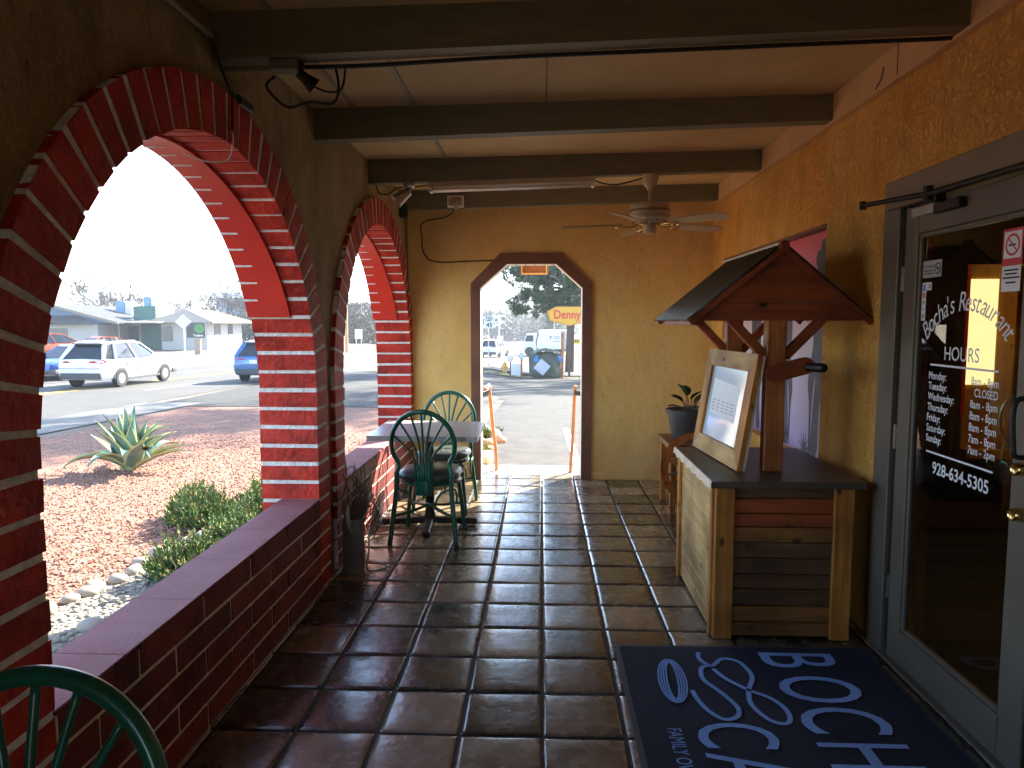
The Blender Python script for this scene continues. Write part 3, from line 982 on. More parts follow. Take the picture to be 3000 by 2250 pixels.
    def rect(mb, y0, y1, z0, z1, x=XL):
        y0, y1 = y0 + SY, y1 + SY
        mb.quad((x, y1, z0), (x, y0, z0), (x, y0, z1), (x, y1, z1))
    def ring(mb, y, z, r0, r1, x, sy=1.0):
        y += SY
        n = 28
        for k in range(n):
            a, b = 2 * math.pi * k / n, 2 * math.pi * (k + 1) / n
            mb.quad(*[(x, y + q * math.cos(t) * sy, z + q * math.sin(t)) for q, t in ((r0, a), (r1, a), (r1, b), (r0, b))])
    st = MB()
    st.mi = 1; rect(st, 2.458, 2.565, 1.745, 1.872)
    st.mi = 0; rect(st, 2.466, 2.557, 1.770, 1.862, XL - .0004)
    rect(st, 2.462, 2.562, 1.655, 1.744)
    st.mi = 1; ring(st, 2.5115, 1.816, .030, .038, XL - .0008)
    for s_ in (1,):
        st.quad((XL - .0009, SY + 2.5115 + .026, 1.816 + .022), (XL - .0009, SY + 2.5115 + .022, 1.816 + .026), (XL - .0009, SY + 2.5115 - .026, 1.816 - .022), (XL - .0009, SY + 2.5115 - .022, 1.816 - .026))
    st.mi = 2
    rect(st, 2.495, 2.532, 1.812, 1.819, XL - .0007)
    for z, a, b in ((1.729, 2.475, 2.55), (1.716, 2.48, 2.545), (1.703, 2.467, 2.555), (1.686, 2.485, 2.54)): rect(st, a, b, z - .003, z + .003, XL - .0006)
    st.build('no_smoking_sticker', [M['letter'], M['skin_red'], M['ink']], dr, recalc=False)
    st = MB()
    st.mi = 0; rect(st, 2.945, 3.085, 1.735, 1.805)
    st.mi = 1; ring(st, 2.972, 1.770, .019, .024, XL - .0006)
    st.quad((XL - .0007, SY + 2.99, 1.786), (XL - .0007, SY + 2.987, 1.789), (XL - .0007, SY + 2.954, 1.754), (XL - .0007, SY + 2.957, 1.751))
    rect(st, 2.958, 2.986, 1.767, 1.772, XL - .0006)
    add_text(st, 'NO SMOKING', 0.0135, (XL - .0006, SY + 3.079, 1.776), (0, -1, 0), (0, 0, 1), 'L')
    for z in (1.763, 1.752): rect(st, 3.005, 3.075, z - .002, z + .002, XL - .0006)
    st.build('smoking_notice', [M['sticker_grey'], M['ink']], dr, recalc=False)
    st = MB()
    st.mi = 0; rect(st, 3.052, 3.084, 1.555, 1.715); rect(st, 3.012, 3.0515, 1.682, 1.715)
    st.mi = 1; rect(st, 3.060, 3.076, 1.680, 1.708, XL - .0006)
    st.mi = 2; rect(st, 3.060, 3.077, 1.650, 1.672, XL - .0006)
    st.mi = 3; rect(st, 3.061, 3.075, 1.626, 1.640, XL - .0006); rect(st, 3.06, 3.077, 1.600, 1.606, XL - .0006); rect(st, 3.058, 3.078, 1.565, 1.584, XL - .0006); rect(st, 3.02, 3.035, 1.69, 1.708, XL - .0006)
    st.build('card_sticker', [M['letter'], M['sticker_blue'], M['sticker_orange'], M['inkgrey']], dr, recalc=False)
    # lock cylinders
    for z in (1.062, 0.908):
        mb = MB()
        mb.lathe((X0 - .001, 2.392, z), [(.024, 0), (.024, -.012), (.020, -.034), (.018, -.036), (.014, -.033), (0.0, -.033)], 20, 'X')
        mb.build('lock_cylinder', M['brass'], dr, smooth=40)
    # pull handle
    mb = MB()
    mb.tube(spline([(X0 + .002, 2.372, 1.30), (X0 - .05, 2.37, 1.295), (X0 - .065, 2.368, 1.25), (X0 - .06, 2.366, 1.15), (X0 - .05, 2.366, 1.11), (X0 + .002, 2.368, 1.105)], 6), .009, 10)
    mb.build('pull_handle', M['black'], dr, smooth=True)
    # closer: tube across the head of the leaf, arm and elbow
    mb = MB()
    mb.bb(X0 - .032, X0 - .001, 2.80, 2.98, 1.985, 2.025, .004)
    mb.bb(X0 - .045, X0 - .001, 2.94, 3.0, 2.03, 2.072, .004)
    mb.tube([(X0 - .05, 2.99, 2.064), (X0 - .045, 2.20, 2.052)], .013, 10)
    mb.tube([(X0 - .05, 2.99, 2.066), (1.46, 3.36, 2.078)], .011, 10)
    mb.lathe((X0 - .05, 2.985, 2.066), [(0, -.03), (.018, -.03), (.018, .03), (0, .03)], 12)
    mb.lathe((1.46, 3.355, 2.078), [(0, -.018), (.014, -.018), (.014, .018), (0, .018)], 12)
    mb.build('door_closer', M['iron'], dr, smooth=40)
    mb = MB(); mb.bb(X0 - .004, X0 - .0005, 3.01, 3.20, 1.998, 2.036, .001)
    mb.build('name_plate', M['galv'], dr)
door()

# ---- dining room seen through the glass
rm = thing('dining_room', 'dim dining room with golden wood panelling behind the glass door', 'room', (3.7, 2.8, 0))
def room():
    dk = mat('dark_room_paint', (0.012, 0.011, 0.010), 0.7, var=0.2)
    gold = wood('golden_panelling', (0.62, 0.28, 0.02), (0.80, 0.42, 0.05), 0.45, 2)
    X0, X1, Y0, Y1, Z1 = RX + .2, 5.6, -0.5, 6.9, 2.6
    mb = MB()
    mb.quad((X0, Y0, 0), (X1, Y0, 0), (X1, Y1, 0), (X0, Y1, 0))
    mb.quad((X0, Y0, Z1), (X0, Y1, Z1), (X1, Y1, Z1), (X1, Y0, Z1))
    mb.quad((X0, Y0, 0), (X0, Y0, Z1), (X1, Y0, Z1), (X1, Y0, 0))
    mb.quad((X0, Y1, 0), (X1, Y1, 0), (X1, Y1, Z1), (X0, Y1, Z1))
    mb.quad((X1, Y0, 0), (X1, Y0, Z1), (X1, Y1, Z1), (X1, Y1, 0))
    for a, b in ((Y0, DY0), (DY1, Y1)):
        mb.quad((X0, a, 0), (X0, b, 0), (X0, b, Z1), (X0, a, Z1))
    mb.quad((X0, DY0, DZ), (X0, DY1, DZ), (X0, DY1, Z1), (X0, DY0, Z1))
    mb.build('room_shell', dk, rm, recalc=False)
    mb = MB()
    mb.bb(2.91, 3.62, 5.0, 5.04, 0.60, 1.94)
    mb.build('wood_panelling', gold, rm)
    # curtained window and a lamp added out of sight to light the panelling
    mb = MB()
    mb.bb(2.915, 3.10, 4.985, 4.995, 1.12, 1.84)
    mb.build('curtained_window', mat('lit_curtain', (0.8, 0.72, 0.45), 0.8, var=0.06, vscale=2, stretch=(30, 1, 1), emit=(1.0, 0.80, 0.36, 0.36)), rm)
    mb = MB()
    mb.bb(2.885, 2.909, 4.98, 5.0, 0.9, 1.94)
    mb.build('window_frame', M['skin_red'], rm)
    mb = MB()
    mb.bb(2.9, 3.5, 4.90, 4.98, 0.62, 0.68)
    mb.bb(3.26, 3.29, 4.97, 4.99, .69, 1.93)
    mb.build('window_ledge', gold, rm)
    mb = MB()
    mb.bb(3.6, 4.5, 5.6, 5.64, 0.02, 1.0); mb.bb(3.55, 4.55, 5.4, 5.7, 1.0, 1.04)
    mb.build('service_counter', M['wood_dark_x'], rm)
    mb = MB(); mb.lathe((3.9, 4.2, 2.1), [(0.02, .16), (.05, .14), (.16, .0), (.15, -.01), (0, -.01)], 16)
    mb.build('unseen_panel_lamp', mat('lamp_glow', (0.9, 0.7, 0.4), 0.5, var=0, emit=(1.0, 0.55, 0.16, 7.0)), rm, smooth=True)
room()

# ================================================================== DOOR MAT
dm = thing('door_mat', 'navy door mat with pale blue rope logo and big capital letters', 'mat', (0.93, 2.4, 0))
def door_mat():
    z0, z1 = 0.004, 0.0125
    mb = MB()
    pts = [(.352, 3.292), (1.536, 3.318), (1.53, 1.45), (.352, 1.45)]
    mb.prism([(x, y, z0) for x, y in pts], (0, 0, z1 - .0035 - z0))
    mb.build('rubber_border', M['mat_edge'], dm)
    # pile with soft waves
    P = []
    n, m = 24, 40
    for i in range(n + 1):
        row = []
        for j in range(m + 1):
            u, v = i / n, j / m
            x = .374 + (1.512 - .374) * u
            y = 3.27 + .022 * u - (3.27 + .022 * u - 1.475) * v
            z = z1 + 0.0015 * math.sin(v * 22) * (1 - u) + noise.noise(V((x * 5, y * 5, 1))) * .0012
            row.append((x, y, z))
        P.append(row)
    mb = MB(); mb.grid(P)
    mb.build('carpet', M['carpet'], dm, smooth=True, recalc=False)
    zt = z1 + .0042
    rr, uu = (0, -1, 0), (1, 0, 0)
    mb = MB()
    add_text(mb, 'B', .485, (1.008, 3.225, zt), rr, uu, 'L', sx=.62)
    for ch, y0, w in (('O', 3.008, .215), ('C', 2.758, .185), ('H', 2.515, .155), ('A', 2.315, .19), ("'", 2.09, .05), ('S', 2.01, .17)):
        me = text_mesh(ch, .475)
        xs = [v.co.x for v in me.vertices]
        add_text(mb, ch, .475, (1.008, y0, zt), rr, uu, 'L', sx=w / (max(xs) - min(xs)))
    for ch, y0, w in (('C', 2.63, .165), ('A', 2.435, .18)):
        me = text_mesh(ch, .42)
        xs = [v.co.x for v in me.vertices]
        add_text(mb, ch, .42, (.588, y0, zt), rr, uu, 'L', sx=w / (max(xs) - min(xs)))
    add_text(mb, 'FAMILY OWNED', .078, (.478, 2.583, zt), rr, uu, 'L', sx=.66)
    mb.build('lettering', M['matletter'], dm, recalc=False)
    mb = MB()
    def ribbon(pts, w):
        q = spline([(a, b, 0) for a, b in pts], 6)
        rows = []
        for i, p in enumerate(q):
            t = (q[min(i + 1, len(q) - 1)] - q[max(i - 1, 0)]).normalized()
            nrm = V((-t.y, t.x, 0)) * w
            rows.append([(p.x + nrm.x, p.y + nrm.y, zt), (p.x - nrm.x, p.y - nrm.y, zt)])
        mb.grid(rows)
    ribbon([(.735, 3.215), (.724, 3.17), (.735, 3.12), (.77, 3.09), (.822, 3.152), (.87, 3.15), (.905, 3.11), (.917, 2.995), (.868, 2.875), (.849, 2.767), (.88, 2.668), (.927, 2.633), (.965, 2.66), (.974, 2.74), (.94, 2.82), (.87, 2.882), (.798, 2.975), (.765, 3.06)], .010)
    ribbon([(.768, 3.085), (.73, 3.08), (.707, 3.04), (.702, 2.958), (.749, 2.858), (.787, 2.742), (.765, 2.674), (.711, 2.656), (.665, 2.714), (.640, 2.80), (.634, 2.87)], .010)
    for s in (1.0, .80, .60, .40):
        ribbon([(.567 + .058 * s * math.cos(a) + .012 * math.sin(a), 2.955 + .185 * (0.75 + .25 * s) * math.sin(a)) for a in [2 * math.pi * k / 16 for k in range(17)]], .0038)
    mb.build('rope_emblem', M['matletter'], dm, recalc=False)
door_mat()

# ================================================================== CANE CHAIRS
def make_chair(label, group):
    t = thing('cane_chair', label, 'chair', (0, 0, 0), 0, group)
    rat = M['rattan']
    # local: back at y=0, seat towards +y, width along x
    hw = .205
    # rear legs run up into the round hoop back
    mb = MB()
    c = (0, -.03, .70)
    hoop = []
    for k in range(25):
        a = math.pi * (-0.20 + 1.40 * k / 24)
        hoop.append(V((.222 * math.cos(a), -.025 - .05 * math.sin(a), .705 + .235 * math.sin(a))))
    L_ = [V((hw + .03, -.06, 0)), V((hw + .008, -.035, .2)), V((hw - .012, -.01, .40)), V((hw - .012, -.005, .50))]
    path = spline(L_ + hoop[::2] + [V((-p.x, p.y, p.z)) for p in L_[::-1]], 4)
    mb.tube(path, .0175, 10)
    mb.build('back_hoop', rat, t, smooth=True)
    # fan of canes
    mb = MB()
    for k, (a, sx) in enumerate(((R(18), .062), (R(45), .044), (R(70), .02), (R(90), 0), (R(110), -.02), (R(135), -.044), (R(162), -.062))):
        tip = V((.218 * math.cos(a), -.025 - .05 * math.sin(a), .705 + .232 * math.sin(a)))
        b0 = V((sx * .9, -.005, .37)); b1 = V((sx, -.012, .52))
        mid = V((sx * 1.05 + .2 * (tip.x - sx) * .35, -.025, .52 + (tip.z - .52) * .45))
        mb.tube(spline([b0, b1, mid, tip], 5), .0085, 8)
    for k in range(5):
        x = -.036 + .018 * k
        mb.tube([(x, -.008, .37), (x, -.016, .60 - abs(k - 2) * .02)], .0085, 6)
    mb.build('fan_back', rat, t, smooth=True)
    mb = MB()
    mb.lathe((0, -.012, .40), [(0, -.05), (.062, -.05), (.066, 0), (.062, .05), (0, .05)], 16)
    for v in mb.bm.verts: v.co.y = -.012 + (v.co.y + .012) * .45
    mb.build('cane_binding', rat, t, smooth=40)
    # cushion
    mb = MB()
    n = 20
    prof = [(0.0, .425), (.17, .425), (.205, .432), (.222, .455), (.218, .478), (.19, .497), (.11, .507), (0.0, .509)]
    mb.lathe((0, .215, 0), prof, 32)
    for v in mb.bm.verts:
        x, y = v.co.x, v.co.y - .215
        r = math.hypot(x, y)
        if r > 1e-4:
            a = math.atan2(y, x)
            s = (abs(math.cos(a)) ** 4 + abs(math.sin(a)) ** 4) ** -.25
            v.co.x = x * min(s, 1.12); v.co.y = .215 + y * min(s, 1.12)
    mb.build('cushion', M['vinyl'], t, smooth=True)
    mb = MB()
    mb.tube([(hw * math.cos(a) * 1.0, .215 + .205 * math.sin(a), .412) for a in [2 * math.pi * k / 28 for k in range(28)]], .015, 8, closed=True)
    mb.build('seat_rim', rat, t, smooth=True)
    for s in (-1, 1):
        mb = MB()
        mb.tube(spline([(s * (hw + .012), .40, 0), (s * (hw - .005), .385, .2), (s * (hw - .03), .36, .41)], 5), .0165, 10)
        mb.build('leg', rat, t, smooth=True)
    mb = MB()   # crossing stretchers with bent braces
    fl, fr_, bl, br_ = V((-.2, .385, .20)), V((.2, .385, .20)), V((-.21, -.03, .20)), V((.21, -.03, .20))
    for a, b in ((bl, fr_), (br_, fl)):
        q = (a + b) / 2 + V((0, 0, .03))
        mb.tube(spline([a, (a + q) / 2 + V((0, 0, -.005)), q, (b + q) / 2 + V((0, 0, -.005)), b], 4), .011, 8)
    for sx in (-1, 1):
        mb.tube(arc((sx * .20, -.012, .27), .12, 0, math.pi / 2, 6, (-sx, 0, 0), (0, 0, 1)), .008, 6)
        mb.tube(arc((sx * .19, .385, .27), .12, 0, math.pi / 2, 6, (-sx, 0, 0), (0, 0, 1)), .008, 6)
        mb.tube(arc((sx * .21, 0.0, .27), .12, 0, math.pi / 2, 6, (0, 1, 0), (0, 0, 1)), .008, 6)
        mb.tube(arc((sx * .2, .38, .27), .12, 0, math.pi / 2, 6, (0, -1, 0), (0, 0, 1)), .008, 6)
    mb.build('stretcher', rat, t, smooth=True)
    return t
chair = make_chair('green cane chair at the small table with its back to the viewer', 'green cane chairs')
chair.location = (-.815, 4.83, 0); chair.rotation_euler = (0, 0, R(-3))
c2 = dup(chair, (-.80, 6.02, 0), R(176), 'green cane chair behind the small table, facing the viewer')
c3 = dup(chair, (-.865, 1.07, 0), R(186), 'green cane chair cut off at the lower left corner of the photo')

# ================================================================== SMALL TABLE
tb = thing('cafe_table', 'small square table with grey top on a black cross base', 'table', (-.85, 5.29, 0))
mb = MB()
mb.prism([(-1.235, 4.905, .712), (-.445, 4.88, .712), (-.455, 5.63, .712), (-1.25, 5.70, .712)], (0, 0, .038))
mb.bevel(.004, 2)
mb.build('tabletop', M['stone_top'], tb)
mb = MB()
mb.lathe((-.85, 5.29, 0), [(0, .05), (.05, .05), (.04, .09), (.035, .12), (.035, .66), (.06, .69), (.16, .7), (.16, .711), (0, .711)], 16)
mb.build('column', M['iron'], tb, smooth=40)
for a in (0, 90, 180, 270):
    mb = MB()
    d = V((math.cos(R(a + 4)), math.sin(R(a + 4)), 0))
    c0 = V((-.85, 5.29, .03))
    bar(mb, c0 + d * .03 + V((0, 0, .012)), c0 + d * .36, .055, .045, bev=.008)
    mb.build('foot', M['iron'], tb)

# ================================================================== WISHING WELL STAND
ww = thing('wishing_well', 'wooden wishing well counter with a pitched tin roof and crank', 'wishing well', (1.165, 3.85, 0))
def well():
    rnd = random.Random(5)
    X0, X1, Y0, Y1, H = .842, 1.500, 3.395, 4.29, .757
    # front planks
    zs = [0.012, .085, .165, .25, .325, .405, .485, .56, .625, .70, H - .002]
    tones = [.35, .2, .9, .85, .7, .55, .15, .05, .1, .5]
    kinds = ['x', 'x', 'd', 'd', 'd', 'd', 'x', 'r', 'r', 'd']
    for k in range(10):
        mb = MB(); mb.tone = max(.01, tones[k] * .6)
        mb.bb(X0 + .075, X1 - .075, Y0 + .012 + rnd.uniform(-.003, .003), Y0 + .03, zs[k] + .002, zs[k + 1] - .002, .003)
        mb.build('front_plank', M[{'x': 'wood_x', 'd': 'wood_dark_x', 'r': 'wood_red'}[kinds[k]]], ww)
    for x in (X0 + .046, X1 - .048):
        mb = MB(); mb.tone = .05 if x > 1 else .25
        mb.bb(x - .046, x + .046, Y0 - .004, Y0 + .032, 0.002, H, .004)
        mb.build('corner_post', M['wood_z'], ww)
    # left side planks, paler, slightly proud battens at the two corners
    zs = [0.012, .095, .19, .285, .375, .46, .545, .635, H - .002]
    for k in range(8):
        mb = MB(); mb.tone = max(.01, (.45, .3, .55, .1, .2, .4, .05, .5)[k] * .55)
        mb.bb(X0 + .006, X0 + .02, Y0 + .036, Y1 - .03, zs[k] + .0015, zs[k + 1] - .0015, .003)
        mb.build('side_plank', M['wood_y'], ww)
    for (ya, yb) in ((Y0 + .033, Y0 + .075), (Y1 - .05, Y1)):
        mb = MB(); mb.bb(X0 - .012, X0 + .0055, ya, yb, .002, H, .003)
        mb.build('corner_batten', M['wood_z'], ww)
    mb = MB()
    mb.bb(X1 - .02, X1 - .002, Y0 + .034, Y1 - .002, .002, H)
    mb.bb(X0 + .0, X1 - .021, Y1 - .02, Y1 - .001, .002, H)
    mb.build('back_panel', M['wood_dark_x'], ww)
    # counter top with a crimped tin edge on the left
    mb = MB()
    mb.bb(X0 - .03, X1 + .045, Y0 - .03, Y1 + .03, H, H + .034, .006, 2)
    mb.build('countertop', M['counter'], ww)
    mb = MB()
    P = []
    for k in range(46):
        y = Y0 - .032 + (Y1 + .06 - Y0) * k / 45
        P.append([(X0 - .034 - .002 * math.sin(k), y, H - .006 + .006 * math.sin(k * .9)), (X0 - .0335, y, H + .020), (X0 - .030, y, H + .0345), (X0 - .022, y, H + .0355)])
    mb.grid(P)
    mb.build('tin_edging', M['galv'], ww, smooth=60)
    # posts
    zt = 1.575
    for y in (3.63, 4.40):
        mb = MB(); mb.tone = .05
        mb.bb(1.125, 1.222, y - .035, y + .035, H + .035, zt, .005)
        mb.build('post', M['wood_red_z'], ww)
        for s in (-1, 1):
            mb = MB(); mb.tone = .1
            bar(mb, (1.174 + s * .047, y, 1.375), (1.174 + s * .235, y, 1.572), .045, .05, (0, 1, 0), .004)
            mb.build('brace', M['wood_red'], ww)
    # gable boards
    pk, ev = 1.905, 1.555
    xl, xr, xm = .750, 1.612, 1.185
    for y in (3.585, 4.52):
        lv = [ev, 1.645, 1.735, 1.82, pk - .012]
        for k in range(4):
            a, b = lv[k] + .0015, lv[k + 1] - .0015
            fl = lambda z: xl + (xm - xl) * (z - ev) / (pk - ev)
            frr = lambda z: xr + (xm - xr) * (z - ev) / (pk - ev)
            mb = MB(); mb.tone = (.25, .15, .4, .3)[k]
            mb.prism([(fl(a), y, a), (frr(a), y, a), (frr(b), y, b), (fl(b), y, b)], (0, .02, 0))
            mb.bevel(.002, 1)
            mb.build('gable_board', M['wood_red'], ww)
    # rafters along the gable edge and tin sheets on top
    for s, xe in ((-1, xl), (1, xr)):
        e = V((xe, 0, ev - .012)) + V((s * .012, 0, -.0))
        p = V((xm, 0, pk + .004))
        for y in (3.575, 4.53):
            mb = MB(); mb.tone = .35
            bar(mb, e + V((0, y, 0)), p + V((0, y, 0)), .018, .028, (0, 0, 1), .003)
            mb.build('rafter', M['wood_red'], ww)
        n, m = 2, 64
        P = []
        for j in range(m + 1):
            y = 3.572 + (4.64 - 3.572) * j / m
            row = []
            for i in range(n + 1):
                q = e.lerp(p, i / n)
                nrm = V((s * (pk - ev), 0, abs(xe - xm))).normalized()
                q = q + nrm * (.020 + .006 * math.cos(j * 2 * math.pi / 5)) + V((0, y, 0))
                row.append(q)
            P.append(row)
        mb = MB(); mb.grid(P)
        o = mb.build('tin_roof', mat('weathered_tin' + ('' if s < 0 else '_b'), (0.10, 0.095, 0.085), 0.45, metal=0.6, var=0.2, vscale=8), ww, smooth=True)
        sm = o.modifiers.new('thickness', 'SOLIDIFY'); sm.thickness = 0.002
    mb = MB()
    bar(mb, (xm, 3.585, pk + .028), (xm, 4.64, pk + .028), .05, .010, (0, 0, 1))
    mb.build('ridge_cap', M['reveal'], ww)
    mb = MB()
    mb.lathe((xm + .002, 3.572, pk + .020), [(0, -.014), (.022, -.014), (.026, 0), (.022, .014), (0, .014)], 8, 'Y')
    mb.build('ridge_knob', M['wood_red'], ww)
    # eave board at the left
    mb = MB(); mb.tone = .15
    mb.bb(xl + .012, xl + .03, 3.60, 4.62, ev - .022, ev + .012, .003)
    mb.build('eave_board', M['wood_red_y'], ww)
    # windlass between the posts and its crank on the front post
    mb = MB(); mb.lathe((1.174, 4.02, 1.285), [(0, -.395), (.03, -.395), (.03, .335), (0, .335)], 14, 'Y')
    mb.build('windlass', M['wood_red_y'], ww, smooth=40)
    mb = MB(); mb.tone = .3
    d = V((.93, 0, .26)).normalized()
    a = V((1.158, 3.572, 1.292)); b = a + d * .155
    rot = frame_rot(d)
    pts = []
    for k in range(9):
        t = math.pi / 2 + math.pi * k / 8
        pts.append(a + d * (.042 * math.cos(t)) + V((-d.z, 0, d.x)) * (.042 * math.sin(t)))
    for k in range(9):
        t = -math.pi / 2 + math.pi * k / 8
        pts.append(b + d * (.042 * math.cos(t)) + V((-d.z, 0, d.x)) * (.042 * math.sin(t)))
    mb.prism([p + V((0, -.012, 0)) for p in pts], (0, .028, 0))
    mb.bevel(.003, 1)
    mb.build('crank_arm', M['wood_red'], ww)
    mb = MB()
    mb.lathe(tuple(b + V((.01, -.012, -.006))), [(0, -.10), (.020, -.10), (.023, -.09), (.023, 0), (0, 0)], 14, 'Y', rot=rotz(R(28)))
    mb.build('crank_grip', M['iron'], ww, smooth=40)
well()

# framed menu board leaning on the well counter
fb = thing('framed_board', 'wood framed white board leaning on the wishing well counter', 'board', (1.0, 3.95, .792))
def framed_board():
    A = V((1.012, 3.575, .794)); B = V((.948, 4.335, .794))     # bottom edge near, far
    up = V((.092, .004, .592))
    ex = (B - A); W = ex.length; ex.normalize()
    uy = up.normalized(); H = up.length
    nz = ex.cross(uy).normalized()
    if nz.x > 0: nz = -nz
    def P(u, v, d=0): return A + ex * u + uy * v + nz * d
    w = .095
    def strip(pts, th, name, m, tone):
        mb = MB(); mb.tone = tone
        mb.prism([P(*p, 0) for p in pts], nz * th)
        mb.bevel(.003, 1)
        mb.build(name, m, fb)
    strip([(0, 0), (W, 0), (W - w, w), (w, w)], .026, 'frame_rail', M['wood_y'], .12)
    strip([(0, H), (W, H), (W - w, H - w), (w, H - w)], .026, 'frame_rail', M['wood_y'], .25)
    strip([(0, 0), (w, w), (w, H - w), (0, H)], .026, 'frame_stile', M['wood_z'], .05)
    strip([(W, 0), (W, H), (W - w, H - w), (W - w, w)], .026, 'frame_stile', M['wood_z'], .15)
    mb = MB(); mb.prism([P(w + .001, w + .001, .004), P(W - w - .001, w + .001, .004), P(W - w - .001, H - w - .001, .004), P(w + .001, H - w - .001, .004)], nz * .006)
    mb.build('sky_tinted_sheet', mat('sky_tinted_poster', (0.60, 0.78, 0.95), 0.10, var=0.05, vscale=3, coat=1.0), fb)  # blue of the reflected sky is painted into the sheet colour
    mb = MB()
    mb.quad(P(w + .11, H - w - .09, .011), P(W - w - .05, H - w - .07, .011), P(W - w - .05, w + .14, .011), P(w + .11, w + .12, .011))
    mb.build('menu_paper', M['paper'], fb)
    mb = MB()
    rnd = random.Random(2)
    for k in range(4):
        v = w + .16 + k * .018
        for q in range(5):
            u = w + .14 + q * .075
            mb.quad(P(u, v, .0118), P(u + rnd.uniform(.03, .065), v, .0118), P(u + .05, v + .005, .0118), P(u, v + .005, .0118))
    mb.build('faint_writing', M['inkgrey'], fb)
    mb = MB(); mb.prism([P(.004, .004, -.002), P(W - .004, .004, -.002), P(W - .004, H - .004, -.002), P(.004, H - .004, -.002)], nz * -.014)
    mb.build('back_board', M['white'], fb)
framed_board()

# little cart with wagon wheel behind the well, and a pot on it
ct = thing('flower_cart', 'small wooden cart with spoked wheel standing behind the wishing well', 'cart', (1.27, 5.85, 0))
mb = MB(); mb.bb(1.02, 1.52, 5.62, 6.20, .53, .575, .004)
mb.build('cart_bed', M['wood_x'], ct)
for (x, y) in ((1.06, 5.68), (1.48, 5.68), (1.06, 6.14), (1.48, 6.14)):
    mb = MB(); mb.bb(x - .022, x + .022, y - .022, y + .022, 0.0, .529)
    mb.build('leg', M['wood_z'], ct)
def wheel():
    c = V((1.22, 5.575, .40)); r = .285
    ax, ay = V((1, .18, 0)).normalized(), V((0, 0, 1))
    nrm = ax.cross(ay)
    mb = MB()
    n = 36
    for k in range(n):
        a, b = 2 * math.pi * k / n, 2 * math.pi * (k + 1) / n
        q = []
        for t in (-.022, .022):
            for (rr, th) in ((r - .048, a), (r, a), (r, b), (r - .048, b)):
                q.append(c + ax * rr * math.cos(th) + ay * rr * math.sin(th) + nrm * t)
        mb.hexa(q, skip=(3, 5))
    o = mb.build('wheel_rim', M['wood_red_z'], ct, smooth=40)
    for k in range(8):
        a = 2 * math.pi * k / 8 + .2
        mb = MB()
        d = ax * math.cos(a) + ay * math.sin(a)
        mb.tube([c + d * .03, c + d * (r - .045)], .010, 8)
        mb.build('spoke', M['twig'], ct, smooth=True)
    mb = MB(); mb.tube([c - nrm * .05, c + nrm * .05], .035, 14)
    mb.build('hub', M['iron'], ct, smooth=40)
    mb = MB(); bar(mb, (.985, 5.60, .47), (1.5, 5.60, .33), .02, .05, bev=.003)
    mb.build('handle_bar', M['wood_y'], ct)
wheel()
pt = thing('potted_plant', 'broad leaved plant in a charcoal pot behind the wishing well', 'potted plant', (1.215, 5.92, .576))
mb = MB()
mb.lathe((1.215, 5.92, .576), [(0, .005), (.12, .005), (.125, .01), (.162, .215), (.178, .217), (.18, .25), (.166, .252), (.16, .215), (0, .213)], 32)
mb.build('pot', M['pot'], pt, smooth=40)
mb = MB(); mb.lathe((1.215, 5.92, .576), [(0, .226), (.157, .222)], 24)
mb.build('soil', M['soil'], pt)
def leafy():
    rnd = random.Random(11)
    mb = MB()
    st = MB()
    specs = [(-.02, 0, .155, 200, 35, .12), (.03, .0, .11, 320, 45, .12), (-.05, -.02, .09, 150, 55, .10), (.06, 0, .07, 20, 40, .13), (-.07, -.02, .045, 190, 75, .10), (.02, -.04, .05, 260, 70, .11), (.05, -.05, .045, 300, 75, .10), (0, .02, .14, 100, 30, .10), (.08, .02, .1, 350, 55, .12), (-.03, .03, .1, 170, 60, .11)]
    for (dx, dy, h, az, tilt, ln) in specs:
        b = V((1.215 + dx * .6, 5.92 + dy, .80)); e = V((1.215 + dx, 5.92 + dy, .80 + h))
        st.tube(spline([b, (b + e) / 2 + V((.01, 0, .01)), e], 3), .004, 6)
        d = V((math.cos(R(az)) * math.sin(R(tilt)), math.sin(R(az)) * math.sin(R(tilt)), math.cos(R(tilt))))
        side = d.cross(V((0, 0, 1))).normalized(); up = side.cross(d)
        P = []
        for i in range(8):
            t = i / 7
            w = .040 * math.sin(math.pi * min(1, t * .92 + .06)) ** .7
            cc = e + d * ln * t + up * (-.02 * t * t)
            P.append([cc - side * w + up * w * .35, cc, cc + side * w + up * w * .35])
        mb.grid(P)
    mb.build('leaf', M['leaf'], pt, smooth=True, recalc=False)
    st.build('stem', M['twig'], pt, smooth=True)
leafy()

